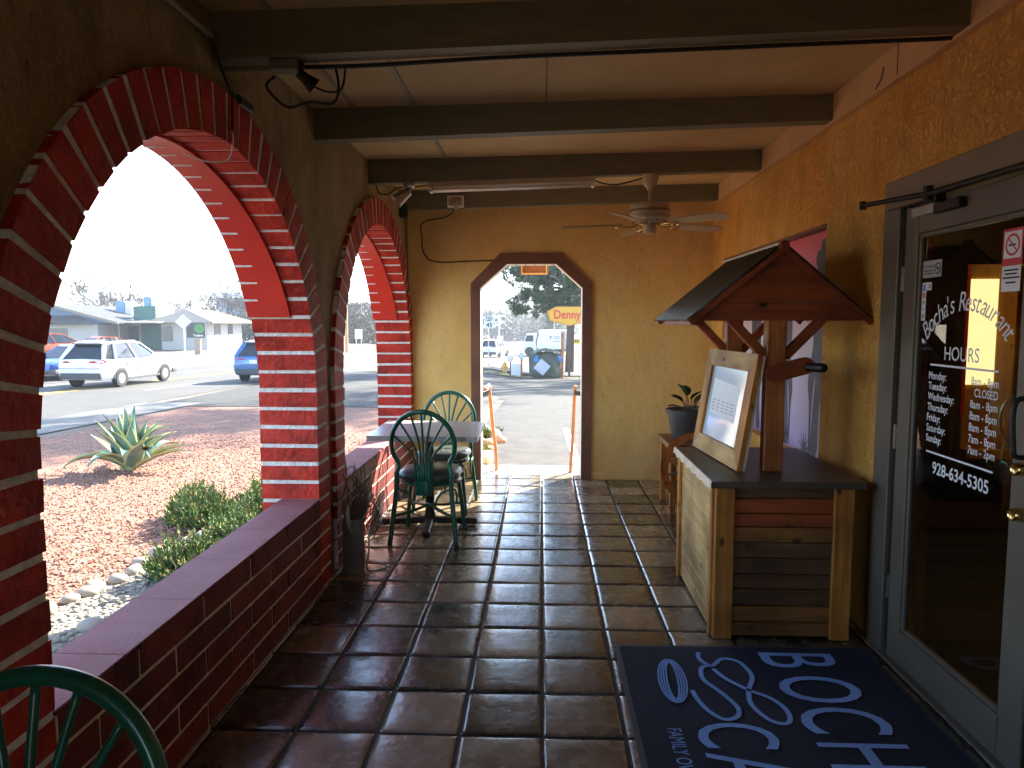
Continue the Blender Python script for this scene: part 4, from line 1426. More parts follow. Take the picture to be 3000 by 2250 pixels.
# ================================================================== CEILING FAN
fa = thing('ceiling_fan', 'cream five blade ceiling fan hanging from the third beam', 'ceiling fan', (.80, 5.405, zb(.8)))
def fan():
    c = V((.80, 5.405, 0)); zt = zb(.8) - .001
    cr = M['cream']
    mb = MB(); mb.lathe(c, [(0, zt), (.062, zt), (.06, zt - .03), (.045, zt - .075), (.025, zt - .10), (.022, zt - .115), (0, zt - .115)], 24)
    mb.build('canopy', cr, fa, smooth=40)
    mb = MB(); mb.lathe(c, [(0, zt - .115), (.013, zt - .115), (.013, zt - .20), (.04, zt - .215), (.05, zt - .222), (0, zt - .222)], 16)
    mb.build('downrod', cr, fa, smooth=40)
    z1 = zt - .222
    mb = MB(); mb.lathe(c, [(0, z1 + .012), (.10, z1 + .01), (.145, z1 - .005), (.15, z1 - .012), (.15, z1 - .035), (.146, z1 - .037), (.146, z1 - .05), (.15, z1 - .052), (.15, z1 - .075), (.146, z1 - .078), (.15, z1 - .083), (.148, z1 - .10), (.13, z1 - .115), (.085, z1 - .132), (0, z1 - .132)], 40)
    mb.build('motor_housing', cr, fa, smooth=30)
    mb = MB()
    for k in range(20):
        a = 2 * math.pi * k / 20
        p = c + V((.118 * math.cos(a), .118 * math.sin(a), z1 - .1215))
        mb.box(p, (.024, .010, .004), rotz(a) @ roty(R(22)))
    for k in range(60):
        a = 2 * math.pi * k / 60
        mb.box(c + V((.1465 * math.cos(a), .1465 * math.sin(a), z1 - .0435)), (.003, .006, .009), rotz(a))
    mb.build('vent_slot', M['rubber'], fa)
    mb = MB(); mb.lathe(c, [(0, z1 - .132), (.05, z1 - .132), (.052, z1 - .18), (.045, z1 - .205), (.02, z1 - .215), (0, z1 - .215)], 24)
    mb.build('switch_housing', cr, fa, smooth=40)
    mb = MB(); mb.tube([c + V((.03, -.045, z1 - .19)), c + V((.032, -.046, z1 - .27))], .0015, 5)
    mb.ico(c + V((.032, -.046, z1 - .275)), .006, 1)
    mb.build('pull_chain', M['brass'], fa)
    zb2 = z1 - .142
    for k in range(5):
        a = R(98 + 72 * k)
        d = V((math.cos(a), math.sin(a), 0)); s = V((-d.y, d.x, 0))
        tilt = R(-12)
        sd = s * math.cos(tilt) + V((0, 0, 1)) * math.sin(tilt)
        mb = MB()
        prof = []
        for (r_, w) in ((.20, .052), (.26, .058), (.5, .067), (.60, .068), (.645, .05), (.66, .025)): prof.append((r_, w))
        P = []
        for t in (0, .006):
            pass
        pts = [c + d * r_ + sd * w + V((0, 0, zb2 - .012 * (r_ - .2))) for r_, w in prof] + [c + d * r_ - sd * w + V((0, 0, zb2 - .012 * (r_ - .2))) for r_, w in prof[::-1]]
        mb.prism(pts, (0, 0, .006))
        mb.build('blade', M['blade'], fa)
        mb = MB()
        b0 = c + V((0, 0, zb2 - .004))
        mb.tube(spline([b0 + d * .06 + V((0, 0, .012)), b0 + d * .12 + sd * .02 - V((0, 0, .008)), b0 + d * .18 + sd * .035 - V((0, 0, .006)), b0 + d * .255 + sd * .02 - V((0, 0, .007))], 5), .006, 6)
        mb.tube(spline([b0 + d * .06 + V((0, 0, .012)), b0 + d * .12 - sd * .02 - V((0, 0, .008)), b0 + d * .18 - sd * .035 - V((0, 0, .012)), b0 + d * .255 - sd * .02 - V((0, 0, .012))], 5), .006, 6)
        mb.tube(arc(b0 + d * .225 - V((0, 0, .011)), .03, 0, 2 * math.pi, 14, d, sd), .005, 6)
        mb.build('blade_bracket', M['brass'], fa, smooth=True)
fan()

# ================================================================== STRIP LIGHT, SPOTLIGHTS, WIRING
sl = thing('strip_light', 'long unlit fluorescent strip light under the third beam', 'strip light', (-.23, 5.40, 2.59))
mb = MB()
za = lambda x: zb(x) - .0015
mb.hexa([(-.86, 5.37, za(-.86) - .035), (.39, 5.37, za(.39) - .035), (.39, 5.44, za(.39) - .035), (-.86, 5.44, za(-.86) - .035),
         (-.86, 5.37, za(-.86)), (.39, 5.37, za(.39)), (.39, 5.44, za(.39)), (-.86, 5.44, za(-.86))])
mb.bevel(.004, 1)
mb.build('housing', M['cream'], sl)
for x in (-.845, .365):
    mb = MB(); mb.bb(x, x + .022, 5.362, 5.44, za(x) - .075, za(x) - .036, .003)
    mb.build('lamp_holder', M['white'], sl)
for y in (5.382, 5.428):
    mb = MB(); mb.tube([(-.822, y, za(-.82) - .058), (.366, y, za(.36) - .058)], .013, 12)
    mb.build('fluorescent_tube', M['tube'], sl, smooth=True)

def spotlight(loc, label, az, tilt, m=M['iron'], sc=1.0):
    t = thing('spotlight', label, 'spotlight', loc, 0, None)
    p = V(loc)
    mb = MB(); mb.lathe(p, [(0, 0), (.045 * sc, 0), (.045 * sc, -.02), (.03 * sc, -.035), (0, -.035)], 16)
    mb.build('mount', m, t, smooth=40)
    d = V((math.cos(az) * math.cos(tilt), math.sin(az) * math.cos(tilt), math.sin(tilt)))
    j = p + V((0, 0, -.06 * sc))
    mb = MB(); mb.tube([p + V((0, 0, -.03)), j], .009, 8); mb.ico(j, .015, 2)
    mb.build('swivel', M['steel'], t, smooth=True)
    ax = frame_rot(d)
    mb = MB()
    mb.lathe(j, [(0, .0), (.03 * sc, .0), (.034 * sc, .03), (.05 * sc, .12 * sc), (.056 * sc, .13 * sc), (.05 * sc, .128 * sc), (.0, .10 * sc)], 20, 'X', rot=ax)
    mb.build('lamp_head', m, t, smooth=40)
    return t
spotlight((-1.0, 5.40, zb(-1) - .002), 'small dark spotlight under the left end of the third beam', R(200), R(-38), M['steel'])
spotlight((-.98, 2.90, zb(-1) - .004), 'dark spotlight at the left end of the nearest beam above the big arch', R(30), R(-35), M['iron'], 0.62)
jb = thing('junction_box', 'rusty white junction box on the left end of the far beam', 'junction box', (-.80, 6.60, 2.66))
mb = MB()
mb.bb(-.87, -.72, 6.575, 6.629, 2.60, 2.70, .006, 2)
mb.build('box_body', M['white'], jb)
mb = MB()
mb.bb(-.855, -.735, 6.569, 6.5745, 2.612, 2.688, .002); mb.lathe((-.79, 6.57, 2.60), [(0, -.022), (.02, -.018), (.022, 0), (0, 0)], 12)
mb.build('cover', mat('rusty_cover', (0.55, 0.48, 0.38), 0.6, var=0, vscale=14, col2=(0.28, 0.13, 0.05)), jb)
jb2 = thing('junction_box', 'painted junction box under the nearest beam above the big arch', 'junction box', (-1.0, 2.92, 2.57))
mb = MB()
mb.bb(-1.08, -.97, 2.850, 2.915, zb(-1) - .045, zb(-1) - .004, .006, 2); mb.tube([(-1.29, 2.885, zb(-1.2) - .025), (-1.08, 2.885, zb(-1.1) - .025)], .011, 8)
mb.build('box_body', M['beam'], jb2)
def cable(name, label, pts, r=.005, m=M['cable'], n=6):
    mb = MB(); mb.tube(spline(pts, n), r, 6)
    return tag(mb.build(name, m, None, smooth=True), label, 'cable')
def conduit_run():
    mb = MB(); mb.tube([(PX + .014, -1.0, 2.655), (PX + .014, 2.80, 2.655)], .014, 10)
    for y in (0.6, 1.6, 2.3): mb.bb(PX + .0005, PX + .032, y - .012, y + .012, 2.628, 2.674, .003)
    tag(mb.build('conduit', M['conduit'], None, smooth=40), 'thin painted conduit along the top of the arcade wall', 'conduit')
conduit_run()
zq = lambda x, d: zb(x) - d
cable('power_cable', 'dark cable clipped along the underside of the nearest beam', [(-1.0, 2.93, zq(-1, .012)), (-.7, 2.935, zq(-.7, .016)), (-.2, 2.932, zq(-.2, .008)), (.4, 2.932, zq(.4, .008)), (1.0, 2.932, zq(1, .008)), (1.60, 2.932, zq(1.6, .008)), (1.60, 2.90, zq(1.6, .008))], .009)
cable('power_cable', 'black cable drooping from the corner conduit to the wall box by the big arch', [(PX + .02, 2.78, 2.64), (PX + .03, 2.84, 2.56), (PX + .03, 2.93, 2.49), (PX + .03, 3.02, 2.475)], .006)
cable('power_cable', 'thin black cable down the arch bricks with a white end', [(PX + .03, 2.95, 2.49), (PX + .036, 2.93, 2.44), (WX + .012, 2.91, 2.38), (WX + .012, 2.905, 2.32)], .004)
cable('lead_wire', 'thin white wire curling under the crown of the big arch', [(WX + .010, 2.905, 2.325), (WX + .012, 2.91, 2.28), (WX - .02, 2.93, 2.215), (-1.36, 2.90, 2.20), (-1.44, 2.86, 2.225)], .0035, M['graycable'])
cable('power_cable', 'black looped cables hanging beside the dark spotlight on the nearest beam', [(-1.08, 2.92, zq(-1, .05)), (-1.12, 2.93, 2.50), (-1.05, 2.96, 2.43), (-.96, 2.97, 2.45), (-.86, 2.96, 2.44), (-.83, 2.95, 2.50), (-.84, 2.94, zq(-.84, .01))], .006)
cable('power_cable', 'dark wire bunch dropping from the nearest beam right of its spotlight', [(-.95, 2.98, 2.52), (-.88, 2.97, 2.49), (-.82, 2.96, 2.50), (-.80, 2.95, zq(-.8, .005))], .005)
mb = MB(); mb.bb(PX + .0015, PX + .04, 2.99, 3.13, 2.452, 2.492, .004); mb.bb(PX + .0405, PX + .046, 3.0, 3.12, 2.458, 2.486, .001)
tag(mb.build('wall_box', M['black'], None), 'small black transformer box on the plaster right of the big arch crown', 'electrical box')
cable('power_cable', 'drooping cable between the strip light and the ceiling fan', [(.39, 5.40, zq(.39, .03)), (.46, 5.40, zq(.46, .055)), (.55, 5.40, zq(.55, .065)), (.66, 5.40, zq(.66, .045)), (.742, 5.40, zq(.74, .025))], .0055)
cable('power_cable', 'drooping cable at the left end of the third beam', [(-1.25, 5.40, zq(-1.25, .01)), (-1.23, 5.41, 2.52), (-1.16, 5.41, 2.51), (-1.09, 5.40, 2.555), (-.98, 5.41, 2.56), (-.87, 5.40, zq(-.87, .02))], .0055)
cable('power_cable', 'long black cable down the end wall and across to the doorway', [(-.80, 6.62, 2.60), (-.90, 6.80, 2.545), (-1.15, 6.90, 2.50), (-1.16, 6.915, 2.35), (-1.155, 6.918, 2.24), (-1.09, 6.92, 2.15), (-.95, 6.92, 2.125), (-.72, 6.92, 2.135), (-.47, 6.90, 2.14)], .006)
cable('power_cable', 'thin black cable hanging down the corner right of the far arch', [(PX + .03, 6.55, 2.56), (PX + .035, 6.62, 2.40), (PX + .035, 6.70, 2.0), (PX + .035, 6.72, 1.6)], .004)
mb = MB(); mb.bb(PX + .0015, PX + .06, 6.50, 6.60, 2.50, 2.62, .005); mb.bb(PX + .0605, PX + .066, 6.51, 6.59, 2.515, 2.60, .001)
tag(mb.build('wall_box', M['black'], None), 'black control box on the wall beside the far arch crown', 'electrical box')
cable('bracket_wire', 'short bent dark wire on the ledger above the door', [(1.592, 3.50, 2.735), (1.586, 3.50, 2.70), (1.588, 3.52, 2.68), (1.586, 3.56, 2.655)], .003, M['cable'], 3)

# ================================================================== CORNER: grey cylinder with dry vine, lantern on the sill
cy = thing('corner_urn', 'grey cylinder with a bundle of dry vine in the corner by the brick pier', 'urn', (-1.155, 4.24, 0))
def corner():
    rnd = random.Random(8)
    c = V((-1.165, 4.26, 0))
    mb = MB(); mb.lathe(c, [(0, .003), (.062, .003), (.068, .02), (.066, .30), (.058, .335), (.05, .34), (.048, .31), (0, .30)], 20)
    mb.build('cylinder', M['stonepot'], cy, smooth=40)
    mb = MB()
    for k in range(70):
        a = rnd.uniform(0, 6.28); q = rnd.uniform(0, .05)
        b = c + V((q * math.cos(a), q * math.sin(a), rnd.uniform(.28, .36)))
        tz = rnd.uniform(.36, .62)
        e = b + V((rnd.uniform(-.03, .10) , rnd.uniform(-.02, .26) * (1.1 - tz * .5), tz - .3))
        m_ = (b + e) / 2 + V((rnd.uniform(-.04, .05), rnd.uniform(-.03, .06), rnd.uniform(-.03, .03)))
        mb.tube(spline([b, m_, e], 4), rnd.uniform(.0018, .0035), 4)
    for k in range(26):
        a0 = rnd.uniform(0, 6.28); rr = rnd.uniform(.07, .12)
        cc = c + V((rnd.uniform(.02, .10), rnd.uniform(.08, .24), rnd.uniform(.22, .42)))
        ax = V((rnd.uniform(-.3, .3), 1, rnd.uniform(-.6, .1))).normalized(); ay = V((rnd.uniform(.2, .6), 0, 1)).normalized()
        mb.tube(arc(cc, rr, a0, a0 + rnd.uniform(2, 5), 10, ax, ay), rnd.uniform(.002, .0035), 4)
    mb.build('dry_vine', M['twig'], cy, smooth=True)
    mb = MB()
    for k in range(3):
        mb.tube(arc(c + V((.05, .04, .36 - .01 * k)), .115 + .01 * k, 0, 2 * math.pi, 24, V((.5, .86, 0)), V((-.2, .1, .97)).normalized()), .004, 6)
    mb.tube(spline([c + V((.09, .02, .30)), c + V((.10, -.01, .15)), c + V((.09, -.01, .012)), c + V((.2, .06, .012)), c + V((.12, .12, .012))], 5), .006, 6)
    mb.build('wire_coil', M['galv'], cy, smooth=True)
corner()
ln = thing('garden_lantern', 'small black lantern with a wire handle on the far arch sill', 'lantern', (-1.33, 4.66, SILL + .008))
mb = MB(); mb.lathe((-1.34, 4.62, SILL + .009), [(0, 0), (.042, 0), (.045, .02), (.036, .09), (.03, .105), (.012, .125), (0, .128)], 12)
mb.build('lantern_body', M['black'], ln, smooth=40)
mb = MB(); mb.tube(arc((-1.285, 4.67, SILL + .012), .035, 0, math.pi, 10, (.6, .8, 0), (0, 0, 1)), .0035, 6)
mb.build('wire_handle', M['cable'], ln, smooth=True)
mb = MB()
for k in range(6): mb.ico((-1.305 + .004 * (k % 2), 4.62 - .012 * (k % 3), SILL + .03 + .013 * k), .004, 1)
mb.build('bead', M['letter'], ln)
# ================================================================== EXTERIOR MATERIALS
def gravel_mat(name, cols, scale, bump=0.9):
    m = bpy.data.materials.new(name); m.use_nodes = True
    nd, L, b = N(m)
    tc = nd.new('ShaderNodeTexCoord')
    vo = nd.new('ShaderNodeTexVoronoi'); vo.inputs['Scale'].default_value = scale
    L(tc.outputs['Object'], vo.inputs['Vector'])
    sp = nd.new('ShaderNodeSeparateColor'); L(vo.outputs['Color'], sp.inputs[0])
    rp = nd.new('ShaderNodeValToRGB')
    e = rp.color_ramp.elements
    e[0].color = (*cols[0], 1); e[1].color = (*cols[-1], 1)
    for i, c in enumerate(cols[1:-1]):
        q = e.new((i + 1) / (len(cols) - 1)); q.color = (*c, 1)
    L(sp.outputs[0], rp.inputs['Fac'])
    ds = nd.new('ShaderNodeMapRange'); ds.inputs['From Max'].default_value = 0.6; ds.inputs['To Min'].default_value = 1.0; ds.inputs['To Max'].default_value = 0.0
    L(vo.outputs['Distance'], ds.inputs['Value'])
    L(rp.outputs['Color'], b.inputs['Base Color'])
    bp = nd.new('ShaderNodeBump'); bp.inputs['Strength'].default_value = bump; bp.inputs['Distance'].default_value = 0.03
    L(ds.outputs['Result'], bp.inputs['Height']); L(bp.outputs['Normal'], b.inputs['Normal'])
    b.inputs['Roughness'].default_value = 0.9
    return m
M['gravel'] = gravel_mat('red_lava_gravel', [(0.14, 0.055, 0.034), (0.25, 0.11, 0.067), (0.31, 0.15, 0.092), (0.38, 0.22, 0.15)], 32)
M['pebbles'] = gravel_mat('river_pebbles', [(0.16, 0.135, 0.10), (0.27, 0.235, 0.175), (0.20, 0.175, 0.14), (0.33, 0.30, 0.235)], 26)
M['asphalt'] = mat('worn_asphalt', (0.024, 0.024, 0.023), 0.9, var=0, vscale=3.5, col2=(0.062, 0.059, 0.050), bump=0.6, bscale=90, detail=9)
M['road'] = mat('pale_road_asphalt', (0.058, 0.057, 0.051), 0.85, var=0, vscale=0.6, col2=(0.088, 0.083, 0.070), bump=0.2, bscale=60, detail=9)
M['concrete'] = mat('sidewalk_concrete', (0.14, 0.135, 0.12), 0.85, var=0.12, vscale=1.5, bump=0.2, bscale=60)
M['dirt'] = mat('pale_dirt', (0.15, 0.12, 0.085), 0.95, var=0.2, vscale=0.8, bump=0.4, bscale=20)
M['red_dirt'] = mat('red_dirt_verge', (0.26, 0.125, 0.075), 0.95, var=0.2, vscale=1.5, bump=0.5, bscale=15)
M['paint_line'] = mat('road_paint_white', (0.75, 0.74, 0.70), 0.7, var=0.12, vscale=8)
M['paint_yellow'] = mat('road_paint_yellow', (0.65, 0.42, 0.06), 0.7, var=0.12, vscale=8)
M['grass'] = mat('short_grass', (0.10, 0.13, 0.03), 0.8, var=0, vscale=2, col2=(0.22, 0.20, 0.07))
M['agave'] = mat('agave_leaf', (0.10, 0.19, 0.15), 0.5, var=0.25, vscale=6)
M['agave_edge'] = mat('agave_yellow_margin', (0.42, 0.42, 0.17), 0.5, var=0.1)
M['juniper'] = mat('juniper_foliage', (0.085, 0.17, 0.035), 0.7, var=0.4, vscale=5)
M['juniper_tip'] = mat('juniper_brown_tip', (0.26, 0.24, 0.06), 0.7, var=0.25, vscale=5)
M['bark'] = mat('pine_bark', (0.11, 0.075, 0.055), 0.9, var=0.3, vscale=8, bump=0.6, bscale=12)
M['greybark'] = mat('bare_branch', (0.085, 0.068, 0.052), 0.9, var=0.2, vscale=5)
M['pine'] = mat('pine_needle', (0.055, 0.095, 0.035), 0.65, var=0.4, vscale=1.2)
M['pine2'] = mat('pine_needle_pale', (0.10, 0.13, 0.045), 0.65, var=0.3, vscale=1.2)
M['pine_far'] = mat('pine_needle_grey', (0.10, 0.12, 0.075), 0.7, var=0.3, vscale=1.2)
M['bushgrey'] = mat('dry_olive_foliage', (0.13, 0.12, 0.065), 0.85, var=0.3, vscale=2)
M['rock'] = mat('river_stone', (0.31, 0.27, 0.215), 0.75, var=0.15, vscale=4, bump=0.2, bscale=15)

# ================================================================== GROUND
def sheet(name, xs, ys, m, dz=0.0, keep=None, skew=False, kind='structure'):
    mb = MB()
    vs = {}
    def vert(i, j):
        if (i, j) not in vs:
            y = ys[j]
            x = xs[i] + (ROADK * y if skew else 0)
            vs[(i, j)] = mb.bm.verts.new((x, y, gz(x, y) + dz))
        return vs[(i, j)]
    for i in range(len(xs) - 1):
        for j in range(len(ys) - 1):
            if keep and not keep((xs[i] + xs[i + 1]) / 2, (ys[j] + ys[j + 1]) / 2): continue
            mb.bm.faces.new((vert(i, j), vert(i + 1, j), vert(i + 1, j + 1), vert(i, j + 1)))
    return tag(mb.build(name, m, None, smooth=True), kind=kind)
def rng(a, b, st):
    n = max(1, round((b - a) / st))
    return [a + (b - a) * k / n for k in range(n + 1)]
GX = sorted(set([-750, -500, -300, -200, -140] + rng(-100, -30, 5) + rng(-30, -4, 1) + rng(-4, 2, .25) + rng(2, 40, 3) + [60, 100, 200, 400, 750]))
GY = sorted(set([-58] + rng(-40, -4, 4) + rng(-4, 12, .5) + rng(12, 60, 1) + rng(60, 160, 5) + [200, 300, 450, 700, 780]))
sheet('ground', GX, GY, M['dirt'], -0.012, keep=lambda x, y: not (-1.55 < x < 6.0 and -4 < y < 7.1))
YD = sorted(set(rng(-30, 45, 1.0) + rng(45, 160, 4) + [200, 300, 420]))
sheet('gravel_bed', rng(-11.8, -1.55, .3), [y for y in rng(-12, 19, .5)], M['gravel'], 0.0, keep=lambda x, y: x < -1.3 and not (x > -2.4 and y > 9) and x > -10.6 + ROADK * y)
sheet('road', [-22.6, -20, -17.5, -15, -13.5, -12.6], YD, M['road'], 0.0, skew=True)
for (nm, xa, xb, m, dz) in (('sidewalk', -12.6, -10.9, 'concrete', .012), ('far_kerb', -22.85, -22.6, 'concrete', .12), ('red_verge', -25.6, -22.85, 'red_dirt', .115), ('far_sidewalk', -27.4, -25.6, 'concrete', .12)):
    sheet(nm, [xa, xb], YD, M[m], dz, keep=(lambda x, y: not 20 < y < 36) if nm == 'sidewalk' else None, skew=True)
mb = MB()
for ya, yb in zip(YD, YD[1:]):
    if yb > 160: break
    pa, pb = [(-22.6 + ROADK * y, y, gz(-22.6 + ROADK * y, y)) for y in (ya, yb)]
    mb.quad((pa[0], ya, pa[2] - .02), (pb[0], yb, pb[2] - .02), (pb[0], yb, pb[2] + .12), (pa[0], ya, pa[2] + .12))
tag(mb.build('far_kerb', M['concrete'], None, recalc=False), kind='structure')
# painted markings
def stripe(name, x, w, ya, yb, m, skew=True, dz=0.006):
    ys = rng(ya, yb, 2.0)
    return sheet(name, [x - w / 2, x + w / 2], ys, m, dz, skew=skew)
stripe('lane_line', -17.75, .10, -20, 160, M['paint_yellow']); stripe('lane_line', -17.45, .10, -20, 160, M['paint_yellow'])
for y in range(-12, 90, 12):
    stripe('lane_line', -15.1, .11, y, y + 3.2, M['paint_line']); stripe('lane_line', -20.1, .11, y, y + 3.2, M['paint_line'])
# parking lot outside the doorway, and the cross street beyond it
sheet('parking_lot', sorted(set(rng(-13.0, -1, 1.0) + rng(-1.0, 30, 1.5))), sorted(set([7.62, 8, 9, 10, 11] + rng(12, 36.5, 1))), M['asphalt'], 0.003,
      keep=lambda x, y: (x > -1.0 or y > 19) and x > -12.3 + ROADK * y - .1)
stripe('parking_line', .40, .09, 7.66, 11.6, M['paint_line'], skew=False, dz=.008)
sheet('cross_street', rng(-30, 60, 3), rng(41.0, 62, 1), M['road'], 0.002, keep=lambda x, y: x > -12.55 + ROADK * y)
sheet('cross_sidewalk', rng(-9, 60, 3), rng(39.4, 41.0, .8), M['concrete'], 0.05)
def grass():
    rnd = random.Random(4)
    mb = MB()
    for k in range(9000):
        if k < 6500: x = rnd.uniform(-8, 8); y = rnd.uniform(36.3, 39.3)
        else: x = rnd.uniform(-2.4, -.62); y = rnd.uniform(7.7, 11.5)
        if noise.noise(V((x * .9, y * .9, 2))) < -.15: continue
        h = rnd.uniform(.05, .16) * (1 if k < 6500 else .6); a = rnd.uniform(0, 6.28); w = .012
        z = gz(x, y)
        d = V((math.cos(a), math.sin(a), 0))
        t = V((rnd.uniform(-.05, .05), rnd.uniform(-.05, .05), h))
        b = V((x, y, z - .01))
        f = mb.bm.faces.new([mb.bm.verts.new(b - d * w), mb.bm.verts.new(b + d * w), mb.bm.verts.new(b + t)])
    tag(mb.build('grass', M['grass'], None, recalc=False), kind='stuff')
grass()
sheet('grass_strip', rng(-9, 40, 2), rng(36.4, 39.4, .5), mat('dry_turf', (0.16, 0.15, 0.06), 0.95, var=0, vscale=1.5, col2=(0.28, 0.23, 0.12)), 0.006)

# pebble strip, chips and border stones beside the low wall
def border_pt(t):
    p = spline([(-3.75, 3.2, 0), (-3.72, 4.2, 0), (-3.66, 5.2, 0), (-3.58, 6.0, 0), (-3.50, 6.7, 0), (-3.40, 7.6, 0), (-3.30, 8.6, 0)], 8)
    i = min(len(p) - 2, int(t * (len(p) - 1)))
    return p[i].lerp(p[i + 1], t * (len(p) - 1) - i)
def border_x(y): return lerp_tab([(-8, -3.8), (3.2, -3.75), (4.2, -3.72), (5.2, -3.66), (6, -3.58), (6.7, -3.5), (7.6, -3.4), (8.6, -3.3), (10, -3.1)], y)
xs = rng(0, 1, .2)
mb = MB()
P = []
for y in rng(-6, 9.2, .3):
    row = []
    for u in xs:
        x = border_x(y) * (1 - u) + (-1.57) * u
        row.append((x, y, gz(x, y) + .006))
    P.append(row)
mb.grid(P)
tag(mb.build('pebble_bed', M['pebbles'], None, smooth=True), kind='structure')
def scatter():
    rnd = random.Random(12)
    mb = MB()
    for k in range(2300):
        y = rnd.uniform(3.0, 8.8); x = rnd.uniform(border_x(y) + .03, -1.62)
        r = rnd.choice((.014, .018, .022, .028)) * rnd.uniform(.8, 1.3)
        if rnd.random() < .03: r *= 2.1
        mb.tone = rnd.random()
        mb.ico((x, y, gz(x, y) + r * .3), r, 1, (1.3, 1, .62), .12, rotz(rnd.uniform(0, 3)))
    tag(mb.build('pebbles', M['pebble_stone'], None, smooth=True), kind='stuff')
    mb = MB()
    for k in range(11000):
        u = rnd.random() ** 1.25
        y = 3.4 + 10 * u + rnd.uniform(-1, 1); x = border_x(y) - .05 - rnd.random() ** 1.2 * 4.2
        if y < 2.6: continue
        r = rnd.uniform(.010, .022)
        mb.tone = rnd.random()
        c = V((x, y, gz(x, y) + r * .3)); q = Quaternion((rnd.uniform(-1, 1), rnd.uniform(-1, 1), rnd.uniform(-1, 1)), rnd.uniform(0, 3)).to_matrix()
        pts = [V(p) for p in ((1, 0, 0), (-1, .1, 0), (0, 1, .2), (.1, -1, 0), (0, 0, .8), (0, .1, -.8))]
        vv = [mb.bm.verts.new(c + q @ (p * r * rnd.uniform(.8, 1.3))) for p in pts]
        for f in ((0, 2, 4), (2, 1, 4), (1, 3, 4), (3, 0, 4), (2, 0, 5), (1, 2, 5), (3, 1, 5), (0, 3, 5)):
            ff = mb.bm.faces.new([vv[i] for i in f]); mb._fin([ff])
    tag(mb.build('gravel_chips', M['gravel_chip'], None, recalc=True), kind='stuff')
def tone_mat(name, c1, c2, rough=0.85):
    m = bpy.data.materials.new(name); m.use_nodes = True
    nd, L, b = N(m)
    at = nd.new('ShaderNodeAttribute'); at.attribute_name = 'tone'
    rp = nd.new('ShaderNodeValToRGB')
    rp.color_ramp.elements[0].color = (*c1, 1); rp.color_ramp.elements[1].color = (*c2, 1)
    L(at.outputs['Fac'], rp.inputs['Fac']); L(rp.outputs['Color'], b.inputs['Base Color'])
    b.inputs['Roughness'].default_value = rough
    return m
M['pebble_stone'] = tone_mat('pebble_stone', (0.17, 0.145, 0.105), (0.37, 0.33, 0.255))
M['gravel_chip'] = tone_mat('gravel_chip', (0.19, 0.078, 0.046), (0.50, 0.275, 0.18))
scatter()
def stones():
    rnd = random.Random(31)
    y = 3.6; k = 0
    first = None
    while y < 8.6:
        r = rnd.choice((.05, .06, .07, .085, .10))
        x = border_x(y) + rnd.uniform(-.05, .05)
        mb = MB()
        mb.ico((0, 0, 0), r, 3, (1.25, 1, .72), 0)
        for v in mb.bm.verts: v.co += noise.noise_vector(v.co * (5 / (r * 10)) + V((k, k, 0))) * r * .16
        o = mb.build('border_stone', M['rock'], None, smooth=True)
        o.location = (x, y, gz(x, y) + r * .32); o.rotation_euler = (0, 0, rnd.uniform(0, 3))
        tag(o, 'rounded pale stone in the row edging the red gravel', 'stone', 'pale stones edging the gravel')
        y += r * 1.75 + rnd.uniform(0, .10); k += 1
    for (x, y, r) in ((-2.95, 5.25, .10), (-2.80, 5.45, .085), (-3.05, 4.65, .075), (-2.75, 4.75, .07), (-3.2, 4.75, .08)):
        mb = MB(); mb.ico((0, 0, 0), r, 3, (1.2, 1, .75), 0)
        for v in mb.bm.verts: v.co += noise.noise_vector(v.co * 6 + V((k, 0, k))) * r * .16
        o = mb.build('loose_stone', M['rock'], None, smooth=True); o.location = (x, y, gz(x, y) + r * .3)
        tag(o, 'loose pale stone lying among the small pebbles by the wall', 'stone', 'loose stones among the pebbles'); k += 1
stones()

# ---- agave
def agave():
    ax, ay = -6.15, 10.25
    z0 = gz(ax, ay)
    t = thing('agave', 'big variegated agave with arching pointed leaves in the red gravel', 'agave', (ax, ay, z0))
    rnd = random.Random(6)
    for k in range(36):
        mb = MB()
        az = k * 2.39996 + rnd.uniform(-.2, .2)
        f = k / 35
        el0 = R(88 - 58 * f ** 1.3 + rnd.uniform(-8, 8))
        ln = rnd.uniform(.74, .98)
        droop = rnd.uniform(.2, 1.5) * (0.25 + f * .75)
        if k % 5 == 3: droop += 1.3
        w0 = rnd.uniform(.10, .14)
        p = V((ax, ay, z0 + .03)) + V((math.cos(az), math.sin(az), 0)) * .06
        e = el0
        rows, rowe = [], []
        n = 11
        side = V((-math.sin(az), math.cos(az), 0))
        for i in range(n + 1):
            s = i / n
            d = V((math.cos(az) * math.cos(e), math.sin(az) * math.cos(e), math.sin(e)))
            up = side.cross(d); up = up if up.z > 0 else -up
            w = w0 * (0.75 + .9 * s * (1 - s) * 1.6) * (1 - s ** 2.2) + .003
            rows.append([p - side * w + up * w * .55, p - side * w * .8 + up * w * .3, p, p + side * w * .8 + up * w * .3, p + side * w + up * w * .55])
            p = p + d * ln / n
            e -= droop / n * (0.3 + 1.6 * s)
        vs = [[mb.bm.verts.new(q) for q in r_] for r_ in rows]
        for i in range(n):
            for j in range(4):
                ff = mb.bm.faces.new((vs[i][j], vs[i][j + 1], vs[i + 1][j + 1], vs[i + 1][j]))
                ff.material_index = 1 if j in (0, 3) and i < n - 1 else 0
        mb.build('leaf', [M['agave'], M['agave_edge']], t, smooth=True, recalc=False)
agave()

